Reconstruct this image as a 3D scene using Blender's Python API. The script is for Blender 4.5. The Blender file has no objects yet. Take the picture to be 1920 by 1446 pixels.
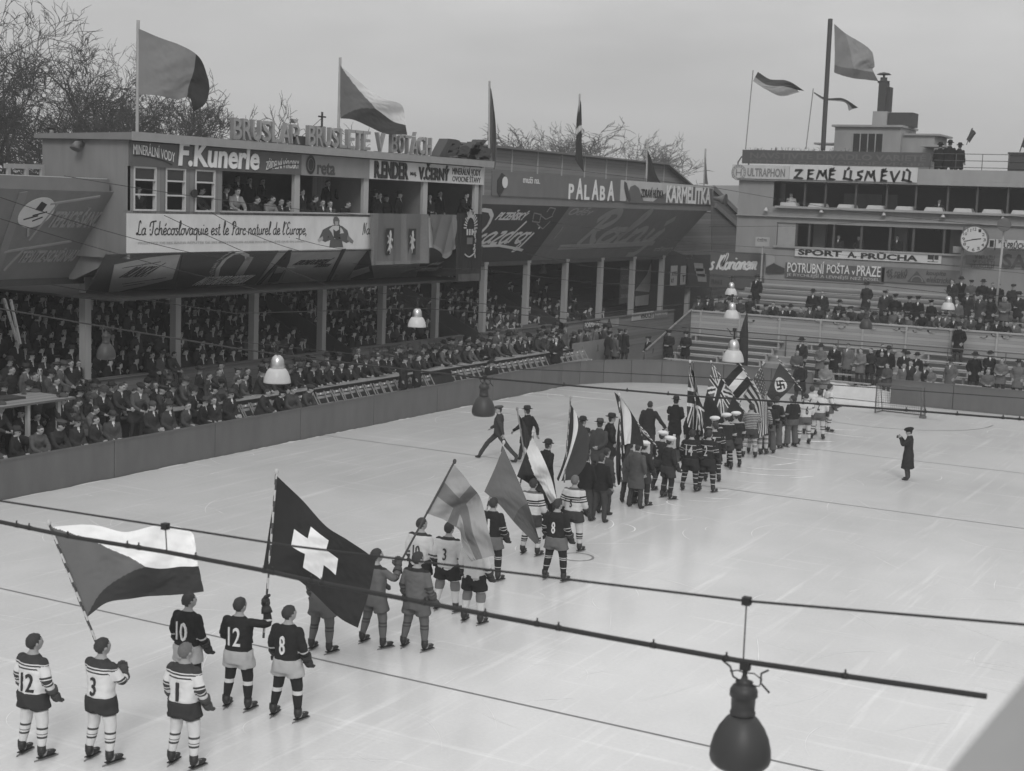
import bpy, bmesh, math, random
import numpy as np
from mathutils import Vector, Matrix
from mathutils.bvhtree import BVHTree
from mathutils import noise as mnoise
random.seed(7); RNG = np.random.default_rng(7)
rad = math.radians
scene = bpy.context.scene
# ------------------------------------------------------------------ camera
IW, IH = 1920.0, 1446.0
V1 = np.array([2494 - IW/2, 433 - IH/2]); V2 = np.array([-4100 - IW/2, 190 - IH/2])   # vanishing points of the rink's length and width
FPX = math.sqrt(-float(V1 @ V2))
_y = np.array([V1[0], -V1[1], -FPX]); _y /= np.linalg.norm(_y)
_x = -np.array([V2[0], -V2[1], -FPX]); _x /= np.linalg.norm(_x)
_z = np.cross(_x, _y)
RM = np.array([_x, _y, _z])
CAM = np.array([0.0, 0.0, 8.15])
cd = bpy.data.cameras.new('camera'); co = bpy.data.objects.new('camera', cd); scene.collection.objects.link(co)
m4 = Matrix.Identity(4)
for i in range(3):
    for j in range(3): m4[i][j] = RM[i, j]
m4.translation = Vector(CAM); co.matrix_world = m4
cd.sensor_width = 36; cd.lens = FPX / IW * 36; cd.clip_end = 3000; cd.clip_start = .1
cd.dof.use_dof = True; cd.dof.focus_distance = 33; cd.dof.aperture_fstop = 2.2
scene.camera = co
# ------------------------------------------------------------------ light: overcast winter afternoon
SUN_EL, SUN_ROT = rad(38), rad(150)
w = bpy.data.worlds.new('World'); scene.world = w; w.use_nodes = True
nt = w.node_tree; nt.nodes.clear()
def N(t, typ, **kw):
    n = t.nodes.new(typ)
    for k, v in kw.items(): setattr(n, k, v)
    return n
out = N(nt, 'ShaderNodeOutputWorld')
sky = N(nt, 'ShaderNodeTexSky', sky_type='NISHITA', sun_disc=False, sun_elevation=SUN_EL, sun_rotation=SUN_ROT)
bw = N(nt, 'ShaderNodeRGBToBW'); nt.links.new(sky.outputs[0], bw.inputs[0])
b1 = N(nt, 'ShaderNodeBackground'); b1.inputs[1].default_value = 0.05; nt.links.new(bw.outputs[0], b1.inputs[0])
# overcast layer: brighter overhead than at the horizon, with soft cloud streaks
tc = N(nt, 'ShaderNodeTexCoord'); sep = N(nt, 'ShaderNodeSeparateXYZ'); nt.links.new(tc.outputs['Generated'], sep.inputs[0])
mp = N(nt, 'ShaderNodeMapping'); mp.inputs['Scale'].default_value = (1.6, 1.6, 6.5); mp.inputs['Rotation'].default_value = (rad(8), rad(-6), 0)
nt.links.new(tc.outputs['Generated'], mp.inputs[0])
nz = N(nt, 'ShaderNodeTexNoise'); nz.inputs['Scale'].default_value = 2.3; nz.inputs['Detail'].default_value = 5; nz.inputs['Roughness'].default_value = .52
nt.links.new(mp.outputs[0], nz.inputs['Vector'])
def mth(t, op, a, b=None, clamp=False):
    n = N(t, 'ShaderNodeMath', operation=op, use_clamp=clamp)
    for i, v in enumerate((a, b)):
        if v is None: continue
        if isinstance(v, (int, float)): n.inputs[i].default_value = v
        else: t.links.new(v, n.inputs[i])
    return n.outputs[0]
zc = mth(nt, 'MAXIMUM', sep.outputs[2], 0.0)
g = mth(nt, 'ADD', mth(nt, 'MULTIPLY', zc, 0.80), 0.115)
cl = mth(nt, 'ADD', mth(nt, 'MULTIPLY', nz.outputs[0], 1.9), 0.08)
g2 = mth(nt, 'MULTIPLY', g, cl)
b2 = N(nt, 'ShaderNodeBackground'); b2.inputs[1].default_value = 1.0; nt.links.new(g2, b2.inputs[0])
ad = N(nt, 'ShaderNodeAddShader'); nt.links.new(b1.outputs[0], ad.inputs[0]); nt.links.new(b2.outputs[0], ad.inputs[1])
nt.links.new(ad.outputs[0], out.inputs[0])
sl = bpy.data.lights.new('sun', 'SUN'); sl.energy = 1.1; sl.angle = rad(16); sl.color = (1, .995, .985)
so = bpy.data.objects.new('sun', sl); scene.collection.objects.link(so)
# sun_rotation r: the sky's sun stands at azimuth (sin r, cos r); the lamp shines from the same place
sd = Vector((math.sin(SUN_ROT)*math.cos(SUN_EL), math.cos(SUN_ROT)*math.cos(SUN_EL), math.sin(SUN_EL)))
so.rotation_euler = sd.to_track_quat('Z', 'Y').to_euler()
vs = scene.view_settings; vs.view_transform = 'Standard'; vs.look = 'None'; vs.gamma = 1; vs.exposure = 0.20
# ------------------------------------------------------------------ picture to place
def ray(px, py): return RM @ np.array([(px - IW/2)/FPX, -(py - IH/2)/FPX, -1.0])
def onz(px, py, z=0.0):
    d = ray(px, py); return CAM + d*((z - CAM[2])/d[2])
def onx(px, py, X):
    d = ray(px, py); return CAM + d*((X - CAM[0])/d[0])
def ony(px, py, Y):
    d = ray(px, py); return CAM + d*((Y - CAM[1])/d[1])
def atd(px, py, D): return CAM + ray(px, py)*D
def depth(p): return float(-(RM.T @ (np.array(p) - CAM))[2])
class Plane:                      # a real plane in the place: origin, reading direction, up direction
    def __init__(s, o, u, v):
        s.o = np.array(o, float); s.u = np.array(u, float); s.u /= np.linalg.norm(s.u)
        s.v = np.array(v, float); s.v /= np.linalg.norm(s.v); s.n = np.cross(s.u, s.v)
    def hit(s, px, py):
        d = ray(px, py); t = ((s.o - CAM) @ s.n)/(d @ s.n); p = CAM + d*t - s.o
        return float(p @ s.u), float(p @ s.v)
    def pt(s, a, b, off=0.0): return s.o + a*s.u + b*s.v + off*s.n
# ------------------------------------------------------------------ object helpers
COL = scene.collection
def link(name, me, parent=None, mats=None):
    o = bpy.data.objects.new(name, me); COL.objects.link(o)
    if mats is not None and me is not None and len(me.materials) == 0:
        for m in (mats if isinstance(mats, (list, tuple)) else [mats]): me.materials.append(m)
    if parent is not None: o.parent = parent
    return o
def tag(o, label, cat, group=None, kind=None):
    if kind: o['kind'] = kind
    if label: o['label'] = label
    if cat: o['category'] = cat
    if group: o['group'] = group
    return o
def empty(name, loc, rz, label, cat, group=None):
    o = bpy.data.objects.new(name, None); COL.objects.link(o); o.empty_display_size = .1
    o.location = Vector(loc); o.rotation_euler = (0, 0, rz)
    return tag(o, label, cat, group)
def copy_tree(o, parent=None):
    c = o.copy(); COL.objects.link(c)
    if parent is not None: c.parent = parent
    for ch in o.children: copy_tree(ch, c)
    return c
class MB:
    def __init__(s): s.v = []; s.f = []; s.m = []; s.sm = []
    def add(s, vs, fs, mi=0, smooth=False):
        k = len(s.v); s.v.extend([tuple(map(float, p)) for p in vs])
        for f in fs: s.f.append(tuple(i + k for i in f)); s.m.append(mi); s.sm.append(smooth)
        return s
    def box(s, lo, hi, mi=0):
        x0, y0, z0 = lo; x1, y1, z1 = hi
        if x0 > x1: x0, x1 = x1, x0
        if y0 > y1: y0, y1 = y1, y0
        if z0 > z1: z0, z1 = z1, z0
        return s.add([(x0,y0,z0),(x1,y0,z0),(x1,y1,z0),(x0,y1,z0),(x0,y0,z1),(x1,y0,z1),(x1,y1,z1),(x0,y1,z1)],
                     [(0,3,2,1),(4,5,6,7),(0,1,5,4),(1,2,6,5),(2,3,7,6),(3,0,4,7)], mi)
    def beam(s, p0, p1, w, h, up=(0,0,1), mi=0):
        p0 = np.array(p0, float); p1 = np.array(p1, float); d = p1 - p0; d /= np.linalg.norm(d)
        a = np.cross(d, np.array(up, float))
        if np.linalg.norm(a) < 1e-4: a = np.cross(d, np.array((1.0, 0, 0)))
        a /= np.linalg.norm(a); b = np.cross(a, d)
        q = [a*x*w/2 + b*y*h/2 for x, y in ((-1,-1),(1,-1),(1,1),(-1,1))]
        return s.add([p0 + k for k in q] + [p1 + k for k in q], [(0,1,2,3),(7,6,5,4),(0,4,5,1),(1,5,6,2),(2,6,7,3),(3,7,4,0)], mi)
    def slab(s, pl, poly, t0, t1, mi=0, mi_side=None):   # polygon on a Plane (CCW), from offset t0 to t1 (front)
        n = len(poly); vs = [pl.pt(a, b, t0) for a, b in poly] + [pl.pt(a, b, t1) for a, b in poly]
        s.add(vs, [tuple(range(n, 2*n))], mi)
        return s.add(vs, [tuple(reversed(range(n)))] + [(i, (i+1) % n, n + (i+1) % n, n + i) for i in range(n)], mi if mi_side is None else mi_side)
    def rect(s, pl, a0, b0, a1, b1, t0, t1, mi=0): return s.slab(pl, [(a0,b0),(a1,b0),(a1,b1),(a0,b1)], t0, t1, mi)
    def tube(s, pts, r, n=8, mi=0, cap=True, smooth=True, spiral=None):
        pts = [np.array(p, float) for p in pts]; k = len(pts)
        rs = list(r) if hasattr(r, '__len__') else [r]*k
        base = len(s.v); ref = None
        for i in range(k):
            d = pts[min(i+1, k-1)] - pts[max(i-1, 0)]; d /= max(np.linalg.norm(d), 1e-9)
            if ref is None:
                ref = np.cross(d, (0, 0, 1.0))
                if np.linalg.norm(ref) < .1: ref = np.cross(d, (1.0, 0, 0))
            a = ref - d*(ref @ d); a /= max(np.linalg.norm(a), 1e-9); ref = a; b = np.cross(d, a)
            rr = rs[i] if hasattr(rs[i], '__len__') else (rs[i], rs[i])
            for j in range(n):
                t = 2*math.pi*j/n; s.v.append(tuple(pts[i] + a*math.cos(t)*rr[0] + b*math.sin(t)*rr[1]))
        for i in range(k-1):
            for j in range(n):
                s.f.append((base+i*n+j, base+i*n+(j+1) % n, base+(i+1)*n+(j+1) % n, base+(i+1)*n+j))
                s.m.append(mi if spiral is None else spiral(i, j)); s.sm.append(smooth)
        if cap:
            s.f.append(tuple(base+j for j in reversed(range(n)))); s.m.append(mi if spiral is None else 0); s.sm.append(False)
            s.f.append(tuple(base+(k-1)*n+j for j in range(n))); s.m.append(mi if spiral is None else 0); s.sm.append(False)
        return s
    def lathe(s, prof, c=(0,0,0), n=16, mi=0, smooth=True, sx=1, sy=1, mfn=None):
        base = len(s.v); c = np.array(c, float)
        for (r, z) in prof:
            for j in range(n):
                t = 2*math.pi*j/n; s.v.append((c[0]+r*sx*math.cos(t), c[1]+r*sy*math.sin(t), c[2]+z))
        for i in range(len(prof)-1):
            for j in range(n):
                s.f.append((base+i*n+j, base+i*n+(j+1) % n, base+(i+1)*n+(j+1) % n, base+(i+1)*n+j)); s.m.append(mi if mfn is None else mfn(i)); s.sm.append(smooth)
        for i, o in ((0, True), (len(prof)-1, False)):
            if prof[i][0] > 1e-4:
                r = list(range(n)); s.f.append(tuple(base+i*n+j for j in (reversed(r) if o else r))); s.m.append(mi if mfn is None else mfn(max(0, i-1))); s.sm.append(False)
        return s
    def ell(s, c, r, nu=12, nv=8, mi=0, rot=None):
        vs = []
        for i in range(nv+1):
            p = math.pi*i/nv
            for j in range(nu):
                t = 2*math.pi*j/nu; q = np.array((r[0]*math.sin(p)*math.cos(t), r[1]*math.sin(p)*math.sin(t), -r[2]*math.cos(p)))
                if rot is not None: q = rot @ q
                vs.append(q + np.array(c, float))
        fs = [(i*nu+j, i*nu+(j+1) % nu, (i+1)*nu+(j+1) % nu, (i+1)*nu+j) for i in range(nv) for j in range(nu)]
        return s.add(vs, fs, mi, True)
    def mesh(s, name='mesh'):
        me = bpy.data.meshes.new(name); me.from_pydata(s.v, [], s.f)
        me.polygons.foreach_set('material_index', s.m); me.polygons.foreach_set('use_smooth', s.sm); me.update()
        return me
    def build(s, name, mats, parent=None): return link(name, s.mesh(name), parent, mats)
# scratch scene where text and remeshed shapes are evaluated
TMP = bpy.data.scenes.new('scratch')
def bake(o):
    TMP.collection.objects.link(o); vl = TMP.view_layers[0]; vl.update()
    me = bpy.data.meshes.new_from_object(o.evaluated_get(vl.depsgraph)); bpy.data.objects.remove(o); return me
def remesh(mb, vox, it=3):
    me = mb.mesh(); o = bpy.data.objects.new('t', me)
    m = o.modifiers.new('r', 'REMESH'); m.mode = 'VOXEL'; m.voxel_size = vox
    m = o.modifiers.new('s', 'SMOOTH'); m.iterations = it; m.factor = .5
    r = bake(o); bpy.data.meshes.remove(me)
    r.polygons.foreach_set('use_smooth', [True]*len(r.polygons)); return r
_tc = {}
def text_arr(s, bold=0.0, shear=0.0, extr=.01):
    k = (s, bold, shear, extr)
    if k not in _tc:
        c = bpy.data.curves.new('t', 'FONT'); c.body = s; c.offset = bold; c.shear = shear; c.extrude = 0.0; c.resolution_u = 3
        me = bake(bpy.data.objects.new('t', c)); bpy.data.curves.remove(c)
        n = len(me.vertices); v = np.zeros(n*3); me.vertices.foreach_get('co', v); v = v.reshape(-1, 3)
        fs = [tuple(p.vertices) for p in me.polygons]; bpy.data.meshes.remove(me)
        _tc[k] = (v, fs)
    return _tc[k]
def text_mb(mb, pl, s, a0, b0, a1, b1, off=.02, depth=.012, bold=.012, shear=0., mi=0, warp=None, side_mi=None):
    """letters fitted into the rectangle a0..a1, b0..b1 of a plane, standing proud of it"""
    v, fs = text_arr(s, bold, shear)
    lo = v.min(0); hi = v.max(0)
    u = (v[:, 0]-lo[0])/max(hi[0]-lo[0], 1e-6); t = (v[:, 1]-lo[1])/max(hi[1]-lo[1], 1e-6)
    A = a0 + u*(a1-a0); B = b0 + t*(b1-b0)
    if warp is not None: B = B + np.array([warp(x) for x in u])
    front = [pl.pt(a, b, off+depth) for a, b in zip(A, B)]; back = [pl.pt(a, b, off) for a, b in zip(A, B)]
    n = len(front); ec = {}
    for f in fs:
        for i in range(len(f)):
            e = (f[i], f[(i+1) % len(f)]); ec[e] = 1
    sides = [(e[0], e[0]+n, e[1]+n, e[1]) for e in ec if (e[1], e[0]) not in ec]
    # front faces + rim
    mb.add(front + back, fs, mi); mb.add(front + back, sides, mi if side_mi is None else side_mi)
    return mb
def sign_text(parent, pl, s, p0, p1, mat, **kw):     # p0 = lower left pixel, p1 = upper right pixel
    a0, b0 = pl.hit(*p0); a1, b1 = pl.hit(*p1); mb = MB(); text_mb(mb, pl, s, a0, b0, a1, b1, **kw)
    return mb.build('lettering', mat, parent)

_rd = [(.75,.85),(.45,1),(.1,.7),(.08,.25),(.3,0),(.6,.2),(.74,.8)]
SCRIPT = {  # pen strokes of a connected hand: advance, strokes (x height 1, ascender 2)
 'a': (1.0, [_rd, [(.75,1),(.72,.2),(.98,.08)]]), 'c': (.8, [[(.7,.8),(.45,1),(.12,.7),(.1,.25),(.4,0),(.8,.2)]]), 'e': (.85, [[(.08,.4),(.6,.6),(.6,.9),(.35,1),(.1,.65),(.12,.2),(.4,0),(.85,.25)]]),
 'é': (.85, [[(.08,.4),(.6,.6),(.6,.9),(.35,1),(.1,.65),(.12,.2),(.4,0),(.85,.25)], [(.3,1.35),(.55,1.75)]]), 'h': (.95, [[(.1,0),(.15,2.1)], [(.12,.5),(.4,1),(.65,.85),(.65,.15),(.95,.1)]]),
 'i': (.5, [[(.15,1),(.15,.2),(.5,.1)], [(.17,1.4),(.2,1.58)]]), 'l': (.55, [[(.02,.4),(.4,1.6),(.35,2.1),(.18,1.95),(.14,.3),(.3,0),(.58,.2)]]), 'n': (.95, [[(.1,1),(.1,0)], [(.1,.6),(.4,1),(.65,.85),(.65,.15),(.95,.1)]]),
 'm': (1.4, [[(.1,1),(.1,0)], [(.1,.6),(.35,1),(.55,.85),(.55,0)], [(.55,.6),(.8,1),(1.02,.85),(1.02,.15),(1.35,.1)]]), 'o': (.9, [[(.4,1),(.1,.7),(.1,.25),(.4,0),(.7,.3),(.7,.75),(.42,.98)], [(.6,.92),(.95,.95)]]),
 'p': (.9, [[(.1,1),(.1,-.9)], [(.1,.6),(.4,1),(.7,.75),(.65,.2),(.35,0),(.12,.2)]]), 'q': (.95, [_rd, [(.75,1),(.75,-.9)]]), 'r': (.65, [[(.1,1),(.1,0)], [(.1,.6),(.3,.95),(.62,.9)]]),
 's': (.7, [[(.6,.85),(.35,1),(.15,.8),(.5,.4),(.5,.1),(.25,0),(.02,.15)]]), 't': (.6, [[(.25,1.7),(.22,.2),(.4,0),(.62,.15)], [(.0,1.1),(.5,1.15)]]), 'u': (.98, [[(.1,1),(.1,.3),(.3,0),(.6,.2),(.68,1)], [(.69,1),(.69,.2),(.98,.1)]]),
 'v': (.9, [[(.05,1),(.35,.0),(.7,.9),(.95,.95)]]), 'd': (1.0, [_rd, [(.77,2.1),(.72,.2),(.98,.08)]]), 'z': (.75, [[(.1,1),(.6,.98),(.1,.03),(.7,.0)]]), 'j': (.5, [[(.3,1),(.28,-.6),(-.1,-.8)], [(.3,1.4),(.33,1.55)]]),
 'ý': (.9, [[(.1,1),(.15,.3),(.4,.1),(.62,.8)], [(.72,1),(.55,-.6),(.1,-.8)], [(.4,1.35),(.65,1.75)]]), 'L': (1.0, [[(.75,1.7),(.6,2.1),(.4,1.8),(.35,.5),(.15,.05),(.0,.2),(.2,.3),(.5,.05),(.98,.1)]]),
 'T': (1.05, [[(.0,1.2),(.1,1.8),(.5,2.0),(1.25,2.1)], [(.7,1.95),(.6,.4),(.35,0),(.1,.2)]]), 'P': (.95, [[(.35,1.9),(.3,.1),(.05,.1)], [(.0,1.5),(.2,2.0),(.6,2.1),(.85,1.6),(.6,1.1),(.4,1.0)]]),
 'E': (.95, [[(.85,1.8),(.6,2.1),(.25,1.8),(.3,1.3),(.6,1.1),(.2,.9),(.1,.3),(.45,0),(.9,.3)]]), 'K': (1.0, [[(.2,2.0),(.1,0)], [(.8,2.0),(.25,.9),(.9,0)]]), 'N': (1.0, [[(.0,.1),(.1,0),(.2,1.8),(.3,1.9),(.62,.1),(.78,1.8),(.95,2.05)]]),
 'R': (1.05, [[(.35,1.9),(.28,0)], [(.0,1.5),(.2,2.0),(.65,2.1),(.9,1.6),(.6,1.1),(.4,1.0),(.7,.4),(1.05,.05)]]), ',': (.4, [[(.18,.12),(.05,-.35)]]), '’': (.35, [[(.2,2.1),(.12,1.7)]]), ' ': (.6, [])}
def script_mb(mb, pl, s, a0, b0, a1, xh, wd, off=.04, shear=.12, slope=0.0, mi=0):
    """handwritten lettering painted on a plane: baseline b0, from a0 to a1, x height xh, pen width wd"""
    L_ = sum(SCRIPT[c][0] for c in s); k = (a1-a0)/L_; x = 0; ns = 0
    for c in s:
        adv, strokes = SCRIPT[c]
        for st in strokes:
            P = []; n = len(st)
            for i in range(n-1):
                p0 = st[max(i-1, 0)]; p1 = st[i]; p2 = st[i+1]; p3 = st[min(i+2, n-1)]
                for q in range(5):
                    f = q/5; P.append(tuple(.5*((2*p1[j])+(-p0[j]+p2[j])*f+(2*p0[j]-5*p1[j]+4*p2[j]-p3[j])*f*f+(-p0[j]+3*p1[j]-3*p2[j]+p3[j])*f**3) for j in (0, 1)))
            P.append(st[-1]); Q = [np.array((a0+(x+u)*k+v*xh*shear, b0+v*xh+slope*((x+u)*k))) for u, v in P]; vs = []; o_ = off + .0012*(ns % 5); ns += 1
            for i in range(len(Q)):
                d = Q[min(i+1, len(Q)-1)]-Q[max(i-1, 0)]; d /= max(np.linalg.norm(d), 1e-9); nn = np.array((-d[1], d[0]))*wd/2
                vs += [pl.pt(*(Q[i]-nn), o_), pl.pt(*(Q[i]+nn), o_)]
            mb.add(vs, [(2*i, 2*i+2, 2*i+3, 2*i+1) for i in range(len(Q)-1)], mi)
        x += adv
    return mb
# ------------------------------------------------------------------ materials (greys: the place is seen on black and white film)
_mats = {}
def mat(name, gv, rough=.75, noise=.18, scale=3.0, stretch=(1,1,1), bump=0.0, metal=0.0, spec=.3, planks=None, objcol=False, two=False):
    if name in _mats: return _mats[name]
    m = bpy.data.materials.new(name); m.use_nodes = True; t = m.node_tree; b = t.nodes['Principled BSDF']
    b.inputs['Roughness'].default_value = rough; b.inputs['Metallic'].default_value = metal; b.inputs['Specular IOR Level'].default_value = spec
    tc = N(t, 'ShaderNodeTexCoord'); mp = N(t, 'ShaderNodeMapping'); mp.inputs['Scale'].default_value = stretch
    t.links.new(tc.outputs['Object'], mp.inputs[0])
    nz = N(t, 'ShaderNodeTexNoise'); nz.inputs['Scale'].default_value = scale; nz.inputs['Detail'].default_value = 6; nz.inputs['Roughness'].default_value = .6
    t.links.new(mp.outputs[0], nz.inputs['Vector'])
    f = mth(t, 'ADD', mth(t, 'MULTIPLY', nz.outputs[0], 2*noise), 1 - noise)
    if planks:                         # (axis, board width): a dark joint every board and a tone of its own per board
        ax, wd = planks; sp = N(t, 'ShaderNodeSeparateXYZ'); t.links.new(tc.outputs['Object'], sp.inputs[0])
        q = mth(t, 'DIVIDE', sp.outputs[ax], wd); fr = mth(t, 'FRACT', q); fl = mth(t, 'FLOOR', q)
        wn = N(t, 'ShaderNodeTexWhiteNoise', noise_dimensions='1D'); t.links.new(fl, wn.inputs['W'])
        j = mth(t, 'GREATER_THAN', fr, .06)
        f = mth(t, 'MULTIPLY', f, mth(t, 'ADD', mth(t, 'MULTIPLY', j, .5), .5))
        f = mth(t, 'MULTIPLY', f, mth(t, 'ADD', mth(t, 'MULTIPLY', wn.outputs[0], .35), .82))
    if objcol:
        oi = N(t, 'ShaderNodeObjectInfo'); bwn = N(t, 'ShaderNodeRGBToBW'); t.links.new(oi.outputs['Color'], bwn.inputs[0])
        f = mth(t, 'MULTIPLY', f, bwn.outputs[0])
    else: f = mth(t, 'MULTIPLY', f, gv)
    cb = N(t, 'ShaderNodeCombineColor')
    for i in range(3): t.links.new(f, cb.inputs[i])
    t.links.new(cb.outputs[0], b.inputs['Base Color'])
    if bump:
        bn = N(t, 'ShaderNodeBump'); bn.inputs['Strength'].default_value = bump; bn.inputs['Distance'].default_value = .02
        t.links.new(nz.outputs[0], bn.inputs['Height']); t.links.new(bn.outputs[0], b.inputs['Normal'])
    _mats[name] = m; return m
def bands(name, base, lst, noise=.12):
    """knitted stripes: lst of (lo, hi, grey) along the garment attribute 'band' (metres above the ice at rest)"""
    if name in _mats: return _mats[name]
    m = bpy.data.materials.new(name); m.use_nodes = True; t = m.node_tree; b = t.nodes['Principled BSDF']
    b.inputs['Roughness'].default_value = .9; b.inputs['Specular IOR Level'].default_value = .15
    at = N(t, 'ShaderNodeAttribute', attribute_name='band'); q = mth(t, 'DIVIDE', at.outputs['Fac'], 2.0)
    r = N(t, 'ShaderNodeValToRGB'); cr = r.color_ramp; cr.interpolation = 'CONSTANT'
    stops = [(0.0, base)]
    for lo, hi, gv in sorted(lst): stops += [(lo, gv), (hi, base)]
    d = {}
    for p, gv in stops: d[round(p, 4)] = gv
    ks = sorted(d)
    while len(cr.elements) < len(ks): cr.elements.new(.99)
    for e, k in zip(cr.elements, ks): e.position = k/2.0
    for e, k in zip(cr.elements, ks): e.color = (d[k],)*3 + (1,)
    t.links.new(q, r.inputs[0])
    tc = N(t, 'ShaderNodeTexCoord'); nz = N(t, 'ShaderNodeTexNoise'); nz.inputs['Scale'].default_value = 9; nz.inputs['Detail'].default_value = 4
    t.links.new(tc.outputs['Object'], nz.inputs['Vector'])
    f = mth(t, 'ADD', mth(t, 'MULTIPLY', nz.outputs[0], 2*noise), 1 - noise)
    mx = N(t, 'ShaderNodeMix', data_type='RGBA', blend_type='MULTIPLY'); mx.inputs[0].default_value = 1
    cb = N(t, 'ShaderNodeCombineColor')
    for i in range(3): t.links.new(f, cb.inputs[i])
    t.links.new(r.outputs[0], mx.inputs[6]); t.links.new(cb.outputs[0], mx.inputs[7]); t.links.new(mx.outputs[2], b.inputs['Base Color'])
    bn = N(t, 'ShaderNodeBump'); bn.inputs['Strength'].default_value = .5; bn.inputs['Distance'].default_value = .02
    t.links.new(nz.outputs[0], bn.inputs['Height']); t.links.new(bn.outputs[0], b.inputs['Normal'])
    _mats[name] = m; return m
def cloth(gv): return mat('bunting_%d' % round(gv*1000), gv, .9, .14, 3.2, (1,1,.45), spec=.1, bump=.55)
def paint(gv): return mat('paint_%d' % round(gv*1000), gv, .6, .22, 1.9, (1,1,.5), bump=.05)
SKIN = mat('skin', .29, .6, .08, 12); HAIR = mat('hair', .035, .7, .3, 40); HAIRL = mat('fair_hair', .12, .7, .3, 40)
COAT = mat('coat_cloth', 1, .95, .22, 7, objcol=True, spec=.1); SHIRT = mat('shirt', .55, .8, .05); TROU = mat('trousers', .05, .95, .2, 8, spec=.1)
SHOE = mat('shoe_leather', .025, .45); FELT = mat('felt', 1, .95, .15, 9, objcol=True, spec=.1)
WOODG = mat('grey_wood', .17, .85, .25, 3, (1,1,.15), .15, planks=(1, .19)); WOODH = mat('grey_boards', .17, .85, .25, 3, (1,.12,1), .15, planks=(2, .17))
WOODX = mat('terrace_boards', .28, .85, .3, 3, (.12,1,1), .15, planks=(2, .15)); WOODP = mat('post_wood', .30, .85, .22, 4, (1,1,.12), .1)
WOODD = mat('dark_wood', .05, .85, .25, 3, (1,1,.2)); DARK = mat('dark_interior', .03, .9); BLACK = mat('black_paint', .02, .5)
BENCH = mat('bench_planks', .34, .85, .3, 3, (.12,1,1), .1); STEPS = mat('snowy_steps', .24, .9, .35, 2.5, (.3,1,1)); STEPD = mat('terrace_steps', .10, .9, .3, 3)
RENDERW = mat('rendered_wall', .235, .9, .26, 1.3, (1,1,.22), bump=.1); RENDERL = mat('pale_rendered_wall', .28, .9, .28, 1.5, (1,1,.3), bump=.1)
BOARD = mat('board_paint', .105, .6, .34, 1.6, (1,1,.35), .04); STEEL = mat('steel', .35, .35, .1, metal=.8); ROPE = mat('cable_rubber', .03, .7)
SNOW = mat('packed_snow', .46, .9, .15, 4, bump=.5); TIN = mat('roof_tin', .16, .5, .2, 2, (1,.2,1)); FELTR = mat('roof_felt', .09, .9, .2, 2)
WHITEP = mat('white_paint', .62, .6, .08, 2); LETTERD = mat('black_lettering', .025, .6); LETTERW = mat('white_lettering', .60, .6, .06)
def G(name, gv, rough=.7, **k): return mat(name, gv, rough, **k)
BARK = mat('bark', .055, .95, .3, 6); TWIG = mat('twigs', .06, .95, .3, 6)
# ------------------------------------------------------------------ ground, ice, lines
def sheet(name, x0, y0, x1, y1, z, m): 
    o = MB().add([(x0,y0,z),(x1,y0,z),(x1,y1,z),(x0,y1,z)], [(0,1,2,3)]).build(name, m); o['kind'] = 'structure'; return o
sheet('ground', -900, -200, 900, 1500, -.06, mat('frozen_earth', .12, .95, .3, .4))
ICE = bpy.data.materials.new('ice'); ICE.use_nodes = True
t = ICE.node_tree; b = t.nodes['Principled BSDF']
tc = N(t, 'ShaderNodeTexCoord')
def tex(scale, st=(1,1,1), rot=0, detail=5, rough=.55):
    mp = N(t, 'ShaderNodeMapping'); mp.inputs['Scale'].default_value = st; mp.inputs['Rotation'].default_value = (0, 0, rot); t.links.new(tc.outputs['Object'], mp.inputs[0])
    n = N(t, 'ShaderNodeTexNoise'); n.inputs['Scale'].default_value = scale; n.inputs['Detail'].default_value = detail; n.inputs['Roughness'].default_value = rough
    t.links.new(mp.outputs[0], n.inputs['Vector']); return n.outputs[0]
big = tex(.16, detail=3); med = tex(1.1, (1, .6, 1), .4); fine = tex(14, detail=3)
scr = None
for st, ro, sc in (((1, .04, 1), .5, 3.2), ((.05, 1, 1), .2, 3.0), ((1, .06, 1), -.7, 2.6), ((1, .05, 1), 1.3, 2.8)):
    s1 = mth(t, 'MULTIPLY', mth(t, 'SUBTRACT', tex(sc, st, ro, 4, .6), .60), 5.0, True)
    scr = s1 if scr is None else mth(t, 'ADD', scr, s1, True)
v = mth(t, 'ADD', mth(t, 'MULTIPLY', big, .26), mth(t, 'MULTIPLY', med, .11))
v = mth(t, 'ADD', v, mth(t, 'MULTIPLY', fine, .10)); v = mth(t, 'ADD', v, mth(t, 'MULTIPLY', scr, .15)); v = mth(t, 'ADD', v, .41)
cb = N(t, 'ShaderNodeCombineColor')
for i in range(3): t.links.new(v, cb.inputs[i])
t.links.new(cb.outputs[0], b.inputs['Base Color'])
b.inputs['Roughness'].default_value = .6; b.inputs['Specular IOR Level'].default_value = .0
gl = N(t, 'ShaderNodeBsdfGlossy'); gl.inputs['Roughness'].default_value = .17; gl.inputs['Color'].default_value = (.95, .95, .95, 1)
fz = N(t, 'ShaderNodeFresnel'); fz.inputs['IOR'].default_value = 1.62; mx_ = N(t, 'ShaderNodeMixShader')
t.links.new(fz.outputs[0], mx_.inputs[0]); t.links.new(b.outputs[0], mx_.inputs[1]); t.links.new(gl.outputs[0], mx_.inputs[2]); t.links.new(mx_.outputs[0], t.nodes['Material Output'].inputs[0])
bn = N(t, 'ShaderNodeBump'); bn.inputs['Strength'].default_value = .10; bn.inputs['Distance'].default_value = .02
t.links.new(mth(t, 'ADD', fine, scr), bn.inputs['Height']); t.links.new(bn.outputs[0], b.inputs['Normal']); t.links.new(bn.outputs[0], gl.inputs['Normal'])
XB, YB, RC = -29.28, 63.6, 5.5          # left boards, far boards, corner radius
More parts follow.
